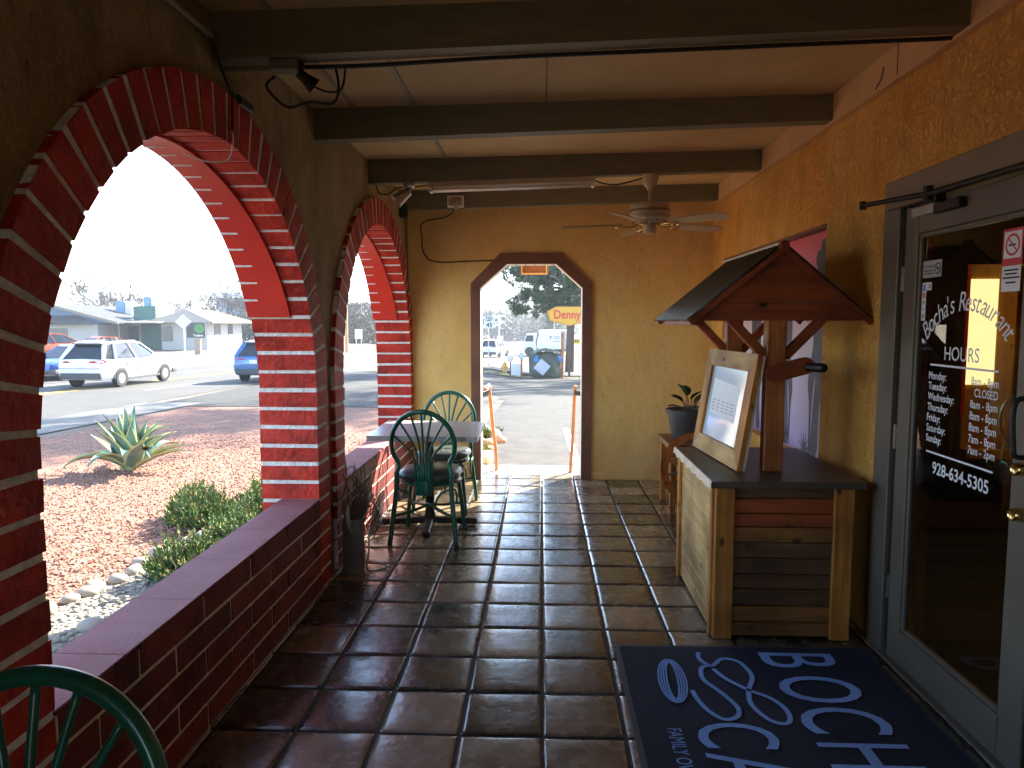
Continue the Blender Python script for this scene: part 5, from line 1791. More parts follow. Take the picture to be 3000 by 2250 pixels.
# ---- low juniper shrubs
def juniper(name, label, blobs, seed):
    c = V(blobs[0][:3])
    t = thing(name, label, 'shrub', (c.x, c.y, gz(c.x, c.y)))
    rnd = random.Random(seed)
    mb = MB(); st = MB()
    for (x, y, z, r, h) in blobs:
        zb_ = gz(x, y)
        for k in range(int(330 * r / .4)):
            a = rnd.uniform(0, 6.28); q = math.sqrt(rnd.random()) * r
            tip = V((x + q * math.cos(a), y + q * math.sin(a), zb_ + .05 + (h * (1 - .55 * (q / r) ** 2)) * rnd.choice((.45, .5, .6, .7, .8, 1.05)) * rnd.uniform(.85, 1.1)))
            root = V((x + q * .35 * math.cos(a), y + q * .35 * math.sin(a), zb_ + .02))
            d = (tip - root).normalized()
            d = (d + V((rnd.uniform(-.5, .5), rnd.uniform(-.5, .5), rnd.uniform(0, .8)))).normalized()
            st.tube([root, tip], [.005, .002], 3, cap=False)
            for m in range(17):
                s = m / 16
                b = tip - d * .13 * (1 - s)
                e = V((rnd.uniform(-1, 1), rnd.uniform(-1, 1), rnd.uniform(-.3, 1))).normalized()
                e = (e + d * 1.1).normalized()
                L_ = rnd.uniform(.03, .055) * (1 - .35 * s)
                sd = e.cross(V((rnd.uniform(-1, 1), rnd.uniform(-1, 1), 1))).normalized() * .0085
                f = mb.bm.faces.new([mb.bm.verts.new(b - sd), mb.bm.verts.new(b + sd), mb.bm.verts.new(b + e * L_)])
                f.material_index = 1 if (s > .7 and rnd.random() < .45) else 0
    mb.build('foliage', [M['juniper'], M['juniper_tip']], t, recalc=False)
    st.build('stem', M['twig'], t)
juniper('juniper_shrub', 'low green juniper shrub at the foot of the brick pier, farther one', [(-3.62, 7.35, 0, .42, .40), (-3.1, 7.9, 0, .40, .42), (-2.9, 7.2, 0, .36, .36), (-3.95, 7.75, 0, .30, .34)], 3)
juniper('juniper_shrub', 'low green juniper shrub right behind the sill, nearer one', [(-3.02, 5.78, 0, .36, .36), (-2.62, 6.35, 0, .40, .38), (-2.95, 6.65, 0, .36, .38), (-2.45, 5.75, 0, .34, .32), (-2.2, 6.2, 0, .3, .34), (-2.75, 5.45, 0, .26, .26)], 4)

# ================================================================== VEHICLES
def vehicle_mats(name, col, metal=.2):
    return mat(name, col, 0.28, metal=metal, var=0.02, coat=0.8)
M['carglass'] = mat('tinted_car_glass', (0.02, 0.025, 0.03), 0.06, var=0, spec=0.7)
M['tyre'] = mat('tyre_rubber', (0.02, 0.02, 0.02), 0.85, var=0.1)
M['rim'] = mat('alloy_rim', (0.55, 0.55, 0.55), 0.35, metal=0.8, var=0.05)
M['taillight'] = mat('red_tail_lamp', (0.5, 0.02, 0.02), 0.2, var=0, coat=0.6)
M['headlight'] = mat('clear_lamp', (0.7, 0.7, 0.7), 0.1, var=0, coat=0.6)
M['plastic'] = mat('grey_bumper_plastic', (0.06, 0.06, 0.065), 0.6, var=0.1)
def make_car(name, label, paint, kind='suv', sc=1.0, group=None):
    t = thing(name, label, 'car' if kind != 'suv' else 'suv', (0, 0, 0), 0, group)
    if kind == 'suv':
        Lh, W, roof, belt, hood = 2.32, .92, 1.66, 1.06, 1.02
        st = [(-2.30, .80, .42, .98), (-2.24, .87, .34, 1.06), (-2.0, .915, .30, 1.07), (-1.5, .92, .30, 1.07), (-.4, .92, .30, 1.05), (.6, .92, .30, 1.04), (1.0, .915, .30, 1.03), (1.5, .91, .30, .98), (1.95, .88, .31, .90), (2.2, .80, .34, .80), (2.30, .66, .42, .70)]
        gb = [(-2.18, .80), (-1.6, .86), (.3, .86), (1.12, .80)]
        gt = [(-1.78, .60), (-1.4, .655), (-.2, .665), (.22, .62)]
        wy = (-1.36, 1.38)
    else:
        Lh, W, roof, belt, hood = 2.25, .90, 1.44, .94, .9
        st = [(-2.24, .74, .42, .86), (-2.15, .83, .34, .95), (-1.8, .89, .28, .97), (-1.3, .90, .27, .96), (-.4, .90, .27, .94), (.5, .90, .27, .93), (.95, .895, .27, .92), (1.5, .885, .28, .86), (1.9, .85, .29, .78), (2.14, .76, .33, .68), (2.24, .62, .42, .60)]
        gb = [(-1.75, .74), (-1.1, .82), (.3, .83), (1.05, .78)]
        gt = [(-1.05, .56), (-.75, .60), (-.1, .61), (.2, .57)]
        wy = (-1.32, 1.36)
    mb = MB()
    P = []
    for (y, w, zb_, zt) in st:
        hw = [(-w * .86, zb_), (-w * .97, zb_ + .12), (-w, zb_ + .32), (-w * .985, (zb_ + .32 + zt) / 2), (-w * .95, zt - .07), (-w * .88, zt), (0, zt + .025), (w * .88, zt), (w * .95, zt - .07), (w * .985, (zb_ + .32 + zt) / 2), (w, zb_ + .32), (w * .97, zb_ + .12), (w * .86, zb_), (-w * .86, zb_)]
        P.append([(x, y, z) for x, z in hw])
    mb.grid(P)
    for r_ in (P[0], P[-1]): mb.bm.faces.new([mb.bm.verts.new(V(q)) for q in r_[:-1]])
    bmesh.ops.remove_doubles(mb.bm, verts=mb.bm.verts, dist=.0005)
    # roof panel and pillars are painted too
    def gp(i, top, s):
        y, w = (gt if top else gb)[i]
        z = roof - (.06 if i in (0, 3) else 0.0) if top else belt + .0
        return V((s * w, y, z))
    R0 = [gp(i, True, -1) for i in range(4)] + [gp(i, True, 1) for i in (3, 2, 1, 0)]
    mb.prism([p + V((0, 0, -.02)) for p in R0], (0, 0, .045))
    for s in (-1, 1):
        for i, wd in ((0, .17), (1, .15), (3, .08)):
            bar(mb, gp(i, False, s) + V((0, 0, -.02)), gp(i, True, s), .035, wd, (0, 1, 0) if i == 9 else (s, 0, .3))
        mid_b = gp(2, False, s).lerp(gp(1, False, s), .35); mid_t = gp(2, True, s).lerp(gp(1, True, s), .35)
        bar(mb, mid_b, mid_t, .03, .07, (s, 0, .3))
        for a, b in ((0, 1), (1, 2), (2, 3)): bar(mb, gp(a, True, s), gp(b, True, s), .05, .06)
    mb.build('body', paint, t, smooth=38)
    mb = MB()
    ins = lambda v: V((v.x * .985, v.y, v.z))
    def q4(*p): mb.quad(*[ins(v) for v in p])
    for s in (-1, 1):
        for a, b in ((0, 1), (1, 2), (2, 3)): q4(gp(a, False, s), gp(b, False, s), gp(b, True, s), gp(a, True, s))
    q4(gp(0, False, -1), gp(0, False, 1), gp(0, True, 1), gp(0, True, -1))
    q4(gp(3, False, -1), gp(3, False, 1), gp(3, True, 1), gp(3, True, -1))
    mb.build('window_glass', M['carglass'], t)
    mb = MB()
    y, w, zb_, zt = st[0]
    mb.bb(-w * .96, w * .96, -Lh - .015, -Lh + .12, .36, .58, .03, 2)
    mb.bb(-.88, .88, Lh - .28, Lh + .01, .34, .5, .03, 2)
    for s in (-1, 1): mb.bb(s * .90 - .02, s * .90 + .03, wy[0] + .3, wy[1] - .3, .27, .36, .01)
    mb.build('bumper', M['plastic'], t)
    for s in (-1, 1):
        mb = MB()
        if kind == 'suv':
            mb.prism([(s * .36, -Lh + .015, .95), (s * .845, -Lh + .06, .93), (s * .90, -2.05, .98), (s * .885, -2.08, 1.04), (s * .80, -Lh + .05, 1.05), (s * .40, -Lh + .01, 1.0)], (0, -.03, 0))
        else:
            mb.prism([(s * .5, -Lh + .02, .80), (s * .80, -Lh + .07, .78), (s * .84, -2.02, .86), (s * .76, -Lh + .09, .90), (s * .5, -Lh + .03, .88)], (0, -.035, 0))
        mb.build('tail_light', M['taillight'], t)
        mb = MB()
        mb.prism([(s * .45, Lh - .06, hood - .34), (s * .74, Lh - .14, hood - .30), (s * .80, Lh - .40, hood - .20), (s * .5, Lh - .12, hood - .24)], (0, .05, .01))
        mb.build('headlight', M['headlight'], t)
        mb = MB(); mb.box((s * 1.0, gb[3][1] - .18, belt + .06), (.17, .09, .12), None, .025, 2)
        mb.build('mirror', paint, t)
    mb = MB()
    for s in (-1, 1):
        for yy in (.72, -.32, -1.12):
            w_ = .925 if kind == 'suv' else .905
            mb.bb(s * w_ - .006, s * w_ + .004, yy - .008, yy + .008, .42, belt - .10)
        for yy in (-.20, -1.02): mb.bb(s * (w_ - .01) - .02, s * (w_ - .01) + .028, yy, yy + .17, belt - .20, belt - .165)
    mb.bb(-.80, .80, -Lh - .008, -Lh + .01, .735, .75)
    mb.build('door_seam', M['plastic'], t)
    mb = MB(); mb.bb(-.155, .155, -Lh - .022, -Lh - .010, .80 if kind == 'suv' else .66, .95 if kind == 'suv' else .80, .004)
    mb.build('licence_plate', M['white'], t)
    for yy in wy:
        for s in (-1, 1):
            mb = MB()
            x = s * .845
            mb.lathe((x, yy, .345), [(.20, -.10), (.32, -.105), (.345, -.08), (.345, .08), (.32, .105), (.20, .10)], 28, 'X')
            mb.lathe((s * .70, yy, .36), [(0, -.19), (.40, -.19), (.40, .22), (.36, .22), (0, .22)], 28, 'X') if False else None
            wl = mb.build('wheel', M['tyre'], t, smooth=40)
            mb = MB()
            mb.lathe((x + s * .07, yy, .345), [(0, 0), (.06, s * .015), (.06, 0), (.20, -s * .02), (.21, s * .03), (.225, s * .03)], 28, 'X')
            for k in range(5):
                a = 2 * math.pi * k / 5
                mb.box((x + s * .085, yy + .12 * math.cos(a), .345 + .12 * math.sin(a)), (.02, .20, .05), rotx(a))
            mb.build('rim', M['rim'], wl, smooth=40)
            mb = MB()
            arch_ = [(s * .925, yy + .405 * math.cos(a), .345 + .405 * math.sin(a)) for a in [math.pi * k / 14 for k in range(15)]]
            mb.prism([(s * .928, yy - .405, .26)][:0] + arch_, (-s * .06, 0, 0))
            mb.build('wheel_arch', M['plastic'], t)
    if kind == 'suv':
        mb = MB()
        for s in (-1, 1): mb.tube([(s * .60, -1.5, roof + .03), (s * .60, .0, roof + .05)], .018, 6)
        mb.bb(-.55, .55, -1.92, -1.66, roof - .05, roof - .015, .01)
        mb.build('roof_rail', M['plastic'], t)
    return t
def heading(x, y, head):
    """put a vehicle on the terrain"""
    return (x, y, gz(x, y) + .004), head
white_p = vehicle_mats('white_car_paint', (0.78, 0.78, 0.79), 0)
blue_p = vehicle_mats('blue_car_paint', (0.05, 0.17, 0.42), .4)
dblue_p = vehicle_mats('deep_blue_car_paint', (0.03, 0.10, 0.36), .4)
orange_p = vehicle_mats('orange_car_paint', (0.66, 0.13, 0.025), .2)
rz_road = -math.atan(ROADK)
suv = make_car('parked_suv', 'white suv driving on the street framed by the big arch', white_p)
suv.name = 'white_suv'; suv.location, suv.rotation_euler.z = heading(-16.35, 26.9, rz_road)
bs = make_car('suv', 'light blue suv half hidden by the red brick pier on the street', blue_p)
bs.location, bs.rotation_euler.z = heading(-11.40, 30.2, rz_road)
sd = make_car('sedan', 'deep blue sedan behind the white suv on the far lane', dblue_p, 'sedan')
sd.location, sd.rotation_euler.z = heading(-20.6, 30.4, rz_road + math.pi)
os_ = make_car('suv', 'orange suv parked at the far left in front of the low building', orange_p)
os_.location, os_.rotation_euler.z = heading(-32.6, 46.5, R(-38))
oc = make_car('hatchback', 'dusty orange car parked right of the orange suv', vehicle_mats('rust_orange_paint', (0.50, 0.11, 0.035), .2), 'sedan')
oc.location, oc.rotation_euler.z = heading(-29.4, 47.2, R(-28))
wv = dup(suv, heading(-4.55, 68.5, 0)[0], R(-12), 'white vehicle far down the street seen behind the speed limit sign')
wv.name = 'far_white_vehicle'

# ---- white lorry with a tank body
def lorry():
    x0, y0 = .15, 76.0
    z0 = gz(x0, y0)
    t = thing('tank_truck', 'white truck with a rounded box body seen beyond the tarp', 'truck', (x0, y0, z0))
    B = lambda x, z, y=0: V((x0 + x, y0 + y, z0 + z))
    wt = mat('truck_white', (0.70, 0.74, 0.80), 0.4, var=0.04)
    mb = MB()
    pts = [(-.55, .75), (2.9, .75), (2.9, 2.5), (2.7, 2.75), (-.35, 2.75), (-.55, 2.5)]
    mb.prism([B(x, z, -1.2) for x, z in pts], (0, 2.4, 0)); mb.bevel(.08, 2)
    mb.build('tank_body', wt, t, smooth=40)
    mb = MB()
    pts = [(-2.15, .55), (-.7, .55), (-.7, 2.35), (-1.75, 2.35), (-2.05, 1.5), (-2.15, 1.4)]
    mb.prism([B(x, z, -1.1) for x, z in pts], (0, 2.2, 0)); mb.bevel(.05, 2)
    mb.build('cab', wt, t, smooth=40)
    mb = MB(); mb.prism([B(-1.72, 2.2, -1.112), B(-1.05, 2.2, -1.112), B(-1.05, 1.55, -1.112), B(-1.95, 1.55, -1.112)], (0, .01, 0))
    mb.build('cab_window', M['carglass'], t)
    mb = MB(); mb.bb(x0 - 2.1, x0 + 3.0, y0 - .5, y0 + .5, z0 + .5, z0 + .74)
    mb.build('chassis', M['plastic'], t)
    for x in (-1.45, .7, 1.75):
        for y in (-.98, .98):
            mb = MB(); mb.lathe(B(x, .5, y), [(.25, -.14), (.46, -.15), (.5, -.1), (.5, .1), (.46, .15), (.25, .14)], 24, 'Y')
            w_ = mb.build('wheel', M['tyre'], t, smooth=40)
            mb = MB(); mb.lathe(B(x, .5, y + (-.1 if y < 0 else .1)), [(0, 0), (.25, 0), (.25, .03), (0, .03)], 16, 'Y')
            mb.build('rim', M['rim'], w_)
    mb = MB()
    for x in (1.95, 2.28): mb.tube([B(x, .75, -1.26), B(x, 2.7, -1.26)], .03, 6)
    for k in range(7): mb.tube([B(1.95, .95 + k * .27, -1.26), B(2.28, .95 + k * .27, -1.26)], .025, 6)
    mb.build('ladder', M['iron'], t)
    mb = MB()
    mb.quad(B(.62, 2.05, -1.207), B(.95, 2.05, -1.207), B(.95, 2.13, -1.207), B(.62, 2.13, -1.207))
    mb.quad(B(.72, 1.75, -1.207), B(.84, 1.75, -1.207), B(.84, 2.05, -1.207), B(.72, 2.05, -1.207))
    for z in (2.02, 1.86, 1.55): mb.quad(B(1.02, z, -1.207), B(1.75, z, -1.207), B(1.75, z + .07, -1.207), B(1.02, z + .07, -1.207))
    mb.build('side_lettering', mat('truck_lettering', (0.08, 0.09, 0.25), .5, var=0), t, recalc=False)
    mb = MB(); mb.tube(spline([B(-.62, .8, -1.0), B(-.72, 1.6, -1.15), B(-.5, 2.3, -1.22), B(-.6, 2.7, -1.0)], 6), .06, 8)
    mb.build('hose', M['plastic'], t, smooth=True)
lorry()

# ================================================================== STREET FURNITURE BEYOND THE DOORWAY
def post(name, label, cat, x, y, h, r=.04, m='galv', n=8):
    t = thing(name, label, cat, (x, y, gz(x, y)))
    mb = MB(); mb.tube([(x, y, gz(x, y) - .1), (x, y, gz(x, y) + h)], r, n)
    mb.build('post', M[m], t, smooth=40)
    return t
def speed_sign():
    x, y = -3.22, 43.5
    z0 = gz(x, y); zc_ = 1.555 - .02
    t = post('speed_limit_sign', 'white speed limit 45 sign on a thin post at the left of the doorway', 'road sign', x - .05, y + .06, zc_ + .4 - z0, .035)
    mb = MB(); mb.bb(x - .31, x + .31, y - .006, y + .006, zc_ - .38, zc_ + .38, .03, 2)
    mb.build('sign_plate', M['white'], t)
    mb = MB(); yy = y - .012
    add_text(mb, 'SPEED', .17, (x, yy, zc_ + .21), (1, 0, 0), (0, 0, 1), 'C', offset=.004)
    add_text(mb, 'LIMIT', .17, (x, yy, zc_ + .055), (1, 0, 0), (0, 0, 1), 'C', offset=.004)
    add_text(mb, '45', .38, (x, yy, zc_ - .30), (1, 0, 0), (0, 0, 1), 'C', offset=.008)
    mb.build('sign_text', M['ink'], t, recalc=False)
speed_sign()
def hydrant():
    x, y = -2.02, 38.6; z = gz(x, y)
    t = thing('fire_hydrant', 'yellow fire hydrant standing on the grass strip', 'hydrant', (x, y, z))
    yel = mat('hydrant_yellow', (0.62, 0.36, 0.05), .45, var=.1)
    mb = MB(); mb.lathe((x, y, z), [(0, 0), (.17, 0), (.17, .05), (.11, .06), (.11, .44), (.15, .45), (.15, .5), (.12, .56), (.07, .63), (.03, .65), (.03, .71), (0, .71)], 18)
    mb.build('barrel', yel, t, smooth=40)
    for s in (-1, 1):
        mb = MB(); mb.lathe((x, y, z + .37), [(.05, s * .09), (.05, s * .17), (.065, s * .175), (.065, s * .21), (0, s * .215)], 12, 'X')
        mb.build('outlet', yel, t, smooth=40)
    mb = MB(); mb.lathe((x, y, z + .34), [(.065, -.09), (.065, -.17), (.08, -.175), (.08, -.22), (0, -.225)], 12, 'Y')
    mb.build('outlet', yel, t, smooth=40)
hydrant()
def mailbox(x, y, h, m, label, pm, pr):
    z = gz(x, y)
    t = thing('mailbox', label, 'mailbox', (x, y, z))
    mb = MB()
    if pm == 'wood_z': mb.bb(x - .05, x + .05, y - .05, y + .05, z - .1, z + h - .21)
    else: mb.tube([(x, y, z - .1), (x, y, z + h - .20)], pr, 8)
    mb.build('post', M[pm], t)
    prof = [(-.13, 0), (.13, 0), (.13, .17)] + [(.13 * math.cos(a), .17 + .13 * math.sin(a)) for a in [math.pi * k / 10 for k in range(1, 10)]] + [(-.13, .17)]
    mb = MB(); mb.prism([(x + a, y - .28, z + h - .2 + b) for a, b in prof], (0, .5, 0))
    mb.build('box_body', M[m], t, smooth=40)
    mb = MB(); mb.prism([(x + a * .9, y - .295, z + h - .19 + b * .9) for a, b in prof], (0, .012, 0))
    mb.build('box_door', M[m], t)
    mb = MB(); mb.bb(x + .132, x + .145, y - .2, y - .12, z + h - .1, z + h + .06)
    mb.build('flag', M['skin_red'], t)
M['mailblue'] = mat('pale_blue_enamel', (0.40, 0.55, 0.72), .35, var=.05)
mailbox(-1.63, 36.9, 1.02, 'galv', 'grey mailbox on a thin post beside the yellow hydrant', 'iron', .03)
mailbox(-1.04, 36.6, 1.22, 'mailblue', 'pale blue mailbox on a brown wooden post', 'wood_red_z', .05)
def white_panel():
    x, y = -1.36, 38.0; z = gz(x, y)
    t = thing('signboard', 'blank white board standing between the two mailbox posts', 'board', (x, y, z))
    mb = MB(); mb.box((x, y, z + .36), (.56, .04, .68), rotx(R(-6)), .01)
    mb.build('panel_sheet', M['white'], t)
    for s in (-1, 1):
        mb = MB(); mb.bb(x + s * .2 - .02, x + s * .2 + .02, y - .05, y + .14, z - .02, z + .04)
        mb.build('foot', M['galv'], t)
white_panel()
def tarp():
    x, y = .22, 36.9; z = gz(x, y)
    t = thing('tarp_bundle', 'lumpy load under a dark green tarp with blue ties', 'tarp', (x, y, z))
    mb = MB()
    mb.ico((0, 0, 0), 1, 4)
    for v in mb.bm.verts:
        p = v.co.copy()
        q = V((abs(p.x) ** .6 * math.copysign(1, p.x), abs(p.y) ** .7 * math.copysign(1, p.y), abs(p.z) ** .62 * math.copysign(1, p.z)))
        f = 1.0 + .10 * (1 - (p.z + 1) / 2)
        c = V((q.x * .83 * f, q.y * .60 * f, .68 + q.z * .70))
        c += noise.noise_vector(c * 1.9 + V((3, 1, 5))) * .19
        c.x += .03 * math.sin(c.x * 14 + c.z * 3) * (1 - abs(p.z))
        c.y += .05 * math.sin(c.x * 11 + 2 * c.z)
        c.z = max(c.z, -.03)
        v.co = V((x, y, z)) + c
    mb.build('tarp_cover', mat('dark_green_tarp', (0.085, 0.098, 0.072), .75, var=.3, vscale=3, bump=.5, bscale=6), t, smooth=True)
    mb = MB()
    P = []
    for i in range(13):
        u = i / 12
        row = []
        for j in range(7):
            v = j / 6
            px = -.62 + 1.35 * u; py = -.75 + 1.3 * v
            pz = 1.28 + .30 * math.sin(math.pi * min(1, u * .8 + .12)) - .25 * abs(v - .4) + .04 * noise.noise(V((px * 4, py * 4, 2)))
            row.append((x + px, y + py, z + pz))
        P.append(row)
    mb.grid(P)
    o = mb.build('top_sheet', mat('olive_sheet', (0.13, 0.15, 0.11), .5, var=.2, vscale=3, bump=.4, bscale=8), t, smooth=True)
    o.modifiers.new('thickness', 'SOLIDIFY').thickness = .01
    bl = mat('blue_cloth_tie', (0.02, 0.22, 0.75), .6, var=.1)
    for px in (-.50, .70):
        mb = MB(); mb.ico((x + px, y - .80, z + 1.02), .125, 2, (.8, .35, 1.1), .35)
        mb.build('blue_tie', bl, t)
    mb = MB(); mb.box((x - .20, y - .92, z + .62), (.62, .08, .62), roty(R(40)) @ rotx(R(0)), .03, 2)
    mb.build('white_cushion', mat('pale_cushion', (0.52, 0.52, 0.58), .7, var=.06), t)
tarp()
wp = post('wooden_post', 'weathered wooden post tied to the green tarp', 'post', 1.06, 36.4, 2.35, .075, 'wood_red_z')
def dennys():
    x, y = 1.52, 39.0; z = gz(x, y); zc_ = 1.93
    t = thing('diner_sign', 'yellow hexagonal diner sign with red lettering on a tall post', 'sign', (x, y, z))
    mb = MB(); mb.tube([(x, y, z - .1), (x, y, zc_ - .55)], .065, 10)
    mb.build('post', M['bark'], t, smooth=40)
    hx = [(-1.22, .18), (-1.08, -.30), (0, -.58), (1.08, -.30), (1.22, .18), (.75, .44), (-.75, .44)]
    mb = MB(); mb.prism([(x + a * 1.03, y - .12, zc_ + b * 1.04) for a, b in hx], (0, .24, 0))
    mb.build('sign_box', mat('orange_sign_edge', (0.62, 0.24, 0.03), .5, var=.05), t)
    mb = MB(); mb.prism([(x + a * .95, y - .135, zc_ + b * .93) for a, b in hx], (0, .012, 0))
    mb.build('sign_face', mat('yellow_sign_face', (0.80, 0.42, 0.02), .4, var=.03), t)
    mb = MB()
    add_text(mb, "Denny's", .66, (x + .02, y - .142, zc_ - .20), (1, 0, 0), (0, 0, 1), 'C', sx=.84, offset=.016)
    mb.build('sign_text', mat('red_sign_text', (0.70, 0.03, 0.02), .4, var=0), t, recalc=False)
    mb = MB(); mb.tube([(x - .83, y + .5, gz(x, y)), (x - .83, y + .5, zc_ - .3)], .03, 8)
    mb.build('side_pole', M['galv'], t)
dennys()
def yellow_sign():
    x, y = 3.05, 62; z = gz(x, y)
    t = post('yellow_sign', 'small yellow warning sign low down at the right edge of the doorway', 'road sign', x, y, 1.55, .04)
    mb = MB(); mb.bb(x - .30, x + .30, y - .06, y - .045, z + 1.5, z + 1.95, .02)
    mb.build('sign_plate', mat('sign_yellow', (0.75, 0.50, 0.02), .5, var=.03), t)
    mb = MB()
    for a in (-.16, .02): mb.bb(x + a, x + a + .12, y - .066, y - .061, z + 1.62, z + 1.83)
    mb.build('sign_marks', M['ink'], t)
yellow_sign()
def rail_fence():
    y = 66.0
    t = thing('rail_fence', 'low pale rail fence beyond the yellow sign', 'fence', (4.2, y, gz(4.2, y)))
    for k in range(6):
        x = 2.4 + k * .9; mb = MB(); mb.bb(x - .06, x + .06, y - .06, y + .06, gz(x, y), gz(x, y) + 1.0)
        mb.build('fence_post', M['white'], t)
    for h in (.4, .85):
        mb = MB(); mb.bb(2.2, 7.1, y - .085, y - .065, gz(4, y) + h, gz(4, y) + h + .14)
        mb.build('rail', M['white'], t)
rail_fence()
def hang_sign():
    t = thing('hanging_sign', 'brown hanging sign with pale edges outside above the doorway', 'sign', (-.09, 7.36, 2.1))
    mb = MB(); mb.bb(-.20, .04, 7.33, 7.39, 2.055, 2.50, .004)
    mb.build('sign_board', M['door_trim'], t)
    mb = MB(); mb.bb(-.213, -.201, 7.325, 7.395, 2.05, 2.5); mb.bb(.041, .053, 7.325, 7.395, 2.05, 2.5); mb.bb(-.213, .053, 7.325, 7.395, 2.035, 2.049)
    mb.build('sign_border', mat('sign_orange_edge', (0.75, 0.42, 0.16), .5, var=.05), t)
    mb = MB()
    for x in (-.15, -.01): mb.tube([(x, 7.36, 2.5), (x, 7.36, zc(x))], .005, 6)
    mb.build('hanger', M['iron'], t)
hang_sign()
def handrail(label, pts, br):
    t = thing('handrail', label, 'handrail', pts[-1])
    mb = MB()
    for a, b in zip(pts, pts[1:]): bar(mb, a, b, .034, .034, (0, 1, 0), .003)
    mb.build('rail', mat('orange_primer', (0.60, 0.28, 0.14), .5, var=.12), t)
    mb = MB()
    bar(mb, br[0], br[1], .03, .045, (0, 0, 1), .003)
    mb.lathe(br[0], [(0, -.012), (.022, -.012), (.022, .012), (0, .012)], 10, 'X')
    mb.build('bracket', M['iron'], t)
handrail('bent orange metal rail fixed to the left side of the doorway', [(-.575, 7.20, .865), (-.545, 7.30, .895), (-.505, 7.32, .45), (-.475, 7.33, .20), (-.470, 7.335, -.003)], ((-.60, 7.14, .82), (-.545, 7.23, .84)))
handrail('straight orange metal rail fixed to the right side of the doorway', [(.345, 7.24, .90), (.338, 7.25, .80), (.318, 7.25, .28), (.300, 7.26, -.003)], ((.392, 7.14, .83), (.345, 7.23, .83)))
# bed of stones and plants just outside the left of the doorway
rnd = random.Random(77)
orr = mat('orange_sandstone', (0.48, 0.26, 0.15), .85, var=.2, vscale=5, bump=.3)
for k, (x, y, r, m) in enumerate(((-.72, 10.3, .12, 'rock'), (-.60, 9.7, .10, None), (-.70, 9.1, .11, None), (-.82, 9.4, .10, 'rock'), (-.66, 8.7, .08, None), (-.95, 10.8, .14, 'rock'), (-1.0, 9.0, .1, None))):
    mb = MB(); mb.ico((0, 0, 0), r, 3, (1.2, 1, .75), 0)
    for v in mb.bm.verts: v.co += noise.noise_vector(v.co * 7 + V((k, 3, 0))) * r * .25
    o = mb.build('bed_rock', M['rock'] if m else orr, None, smooth=True); o.location = (x, y, gz(x, y) + r * .35)
    tag(o, ('grey' if m else 'orange') + ' rock edging the small plant bed outside the doorway', 'rock', 'rocks edging the doorway bed, ' + ('grey' if m else 'orange'))
juniper('bed_plant', 'small yellow green plant beside the left handrail outside the doorway', [(-.80, 8.2, 0, .20, .22), (-.95, 8.8, 0, .22, .24), (-.88, 9.9, 0, .18, .2)], 21)
bx = thing('white_box', 'white box lying in the plant bed behind the left handrail', 'box', (-.70, 7.95, gz(-.7, 7.95)))
mb = MB(); mb.bb(-.86, -.56, 7.75, 8.12, gz(-.7, 7.95) - .02, gz(-.7, 7.95) + .10, .008)
mb.build('box_body', M['white'], bx)
mb = MB()
for k in range(3): mb.bb(-.82, -.60, 7.745, 7.7495, gz(-.7, 7.95) + .02 + k * .026, gz(-.7, 7.95) + .03 + k * .026)
mb.build('vent_slot', M['inkgrey'], bx)

# ---- utility poles and wires down the street
POLES = []
for k, (px, D, zt) in enumerate(((-9.0, 150, 3.1), (-6.8, 193, 2.4), (-4.9, 228, 2.2), (-3.2, 262, 2.1))):
    z = gz(px, D)
    t = thing('utility_pole', 'pale utility pole by the far street, %s from the left in the doorway' % ('first', 'second', 'third', 'fourth')[k], 'utility pole', (px, D, z), 0, 'utility poles along the far street')
    mb = MB(); mb.tube([(px, D, z - .2), (px, D, zt)], [.17, .12], 8)
    mb.build('pole', M['reveal'], t, smooth=40)
    mb = MB()
    for dz in (.35, 1.6): mb.bb(px - 1.1, px + 1.1, D - .08, D + .08, zt - dz, zt - dz + .13)
    mb.build('crossarm', M['reveal'], t)
    POLES.append((px, D, zt))
wire_m = mat('sunlit_wire', (0.78, 0.77, 0.74), .4, var=0)  # glare of the sunlit wires put into a near-white colour
ends = [(-14.5, 100, 4.1)] + POLES
for a, b in zip(ends, ends[1:]):
    for (dx, dz) in ((-1.0, .2), (1.0, .2), (-1.0, 1.5), (1.0, 1.5)):
        A = V((a[0] + dx, a[1], a[2] - dz)); B_ = V((b[0] + dx, b[1], b[2] - dz))
        pts = []
        sag = 1.5 if dz > 1 else 1.1
        for i in range(13):
            s = i / 12
            p = A.lerp(B_, s); p.z -= sag * 4 * s * (1 - s); pts.append(p)
        mb = MB(); mb.tube(pts, .055, 4)  # thickened to stand in for the bloom around the wires
        tag(mb.build('overhead_wire', wire_m, None), 'sagging pale overhead wire between the poles of the far street', 'wire', 'overhead wires along the far street')
def far_board():
    x, y = -7.6, 130; z = gz(x, y)
    t = thing('far_signboard', 'tiny white signboard beside the far street left of the wires', 'sign', (x, y, z))
    mb = MB(); mb.bb(x - .55, x + .55, y - .05, y + .05, z + .9, z + 1.75); mb.build('sign_plate', M['white'], t)
    for s in (-1, 1):
        mb = MB(); mb.bb(x + s * .4 - .04, x + s * .4 + .04, y - .04, y + .04, z, z + .899); mb.build('sign_post', M['greybark'], t)
far_board()

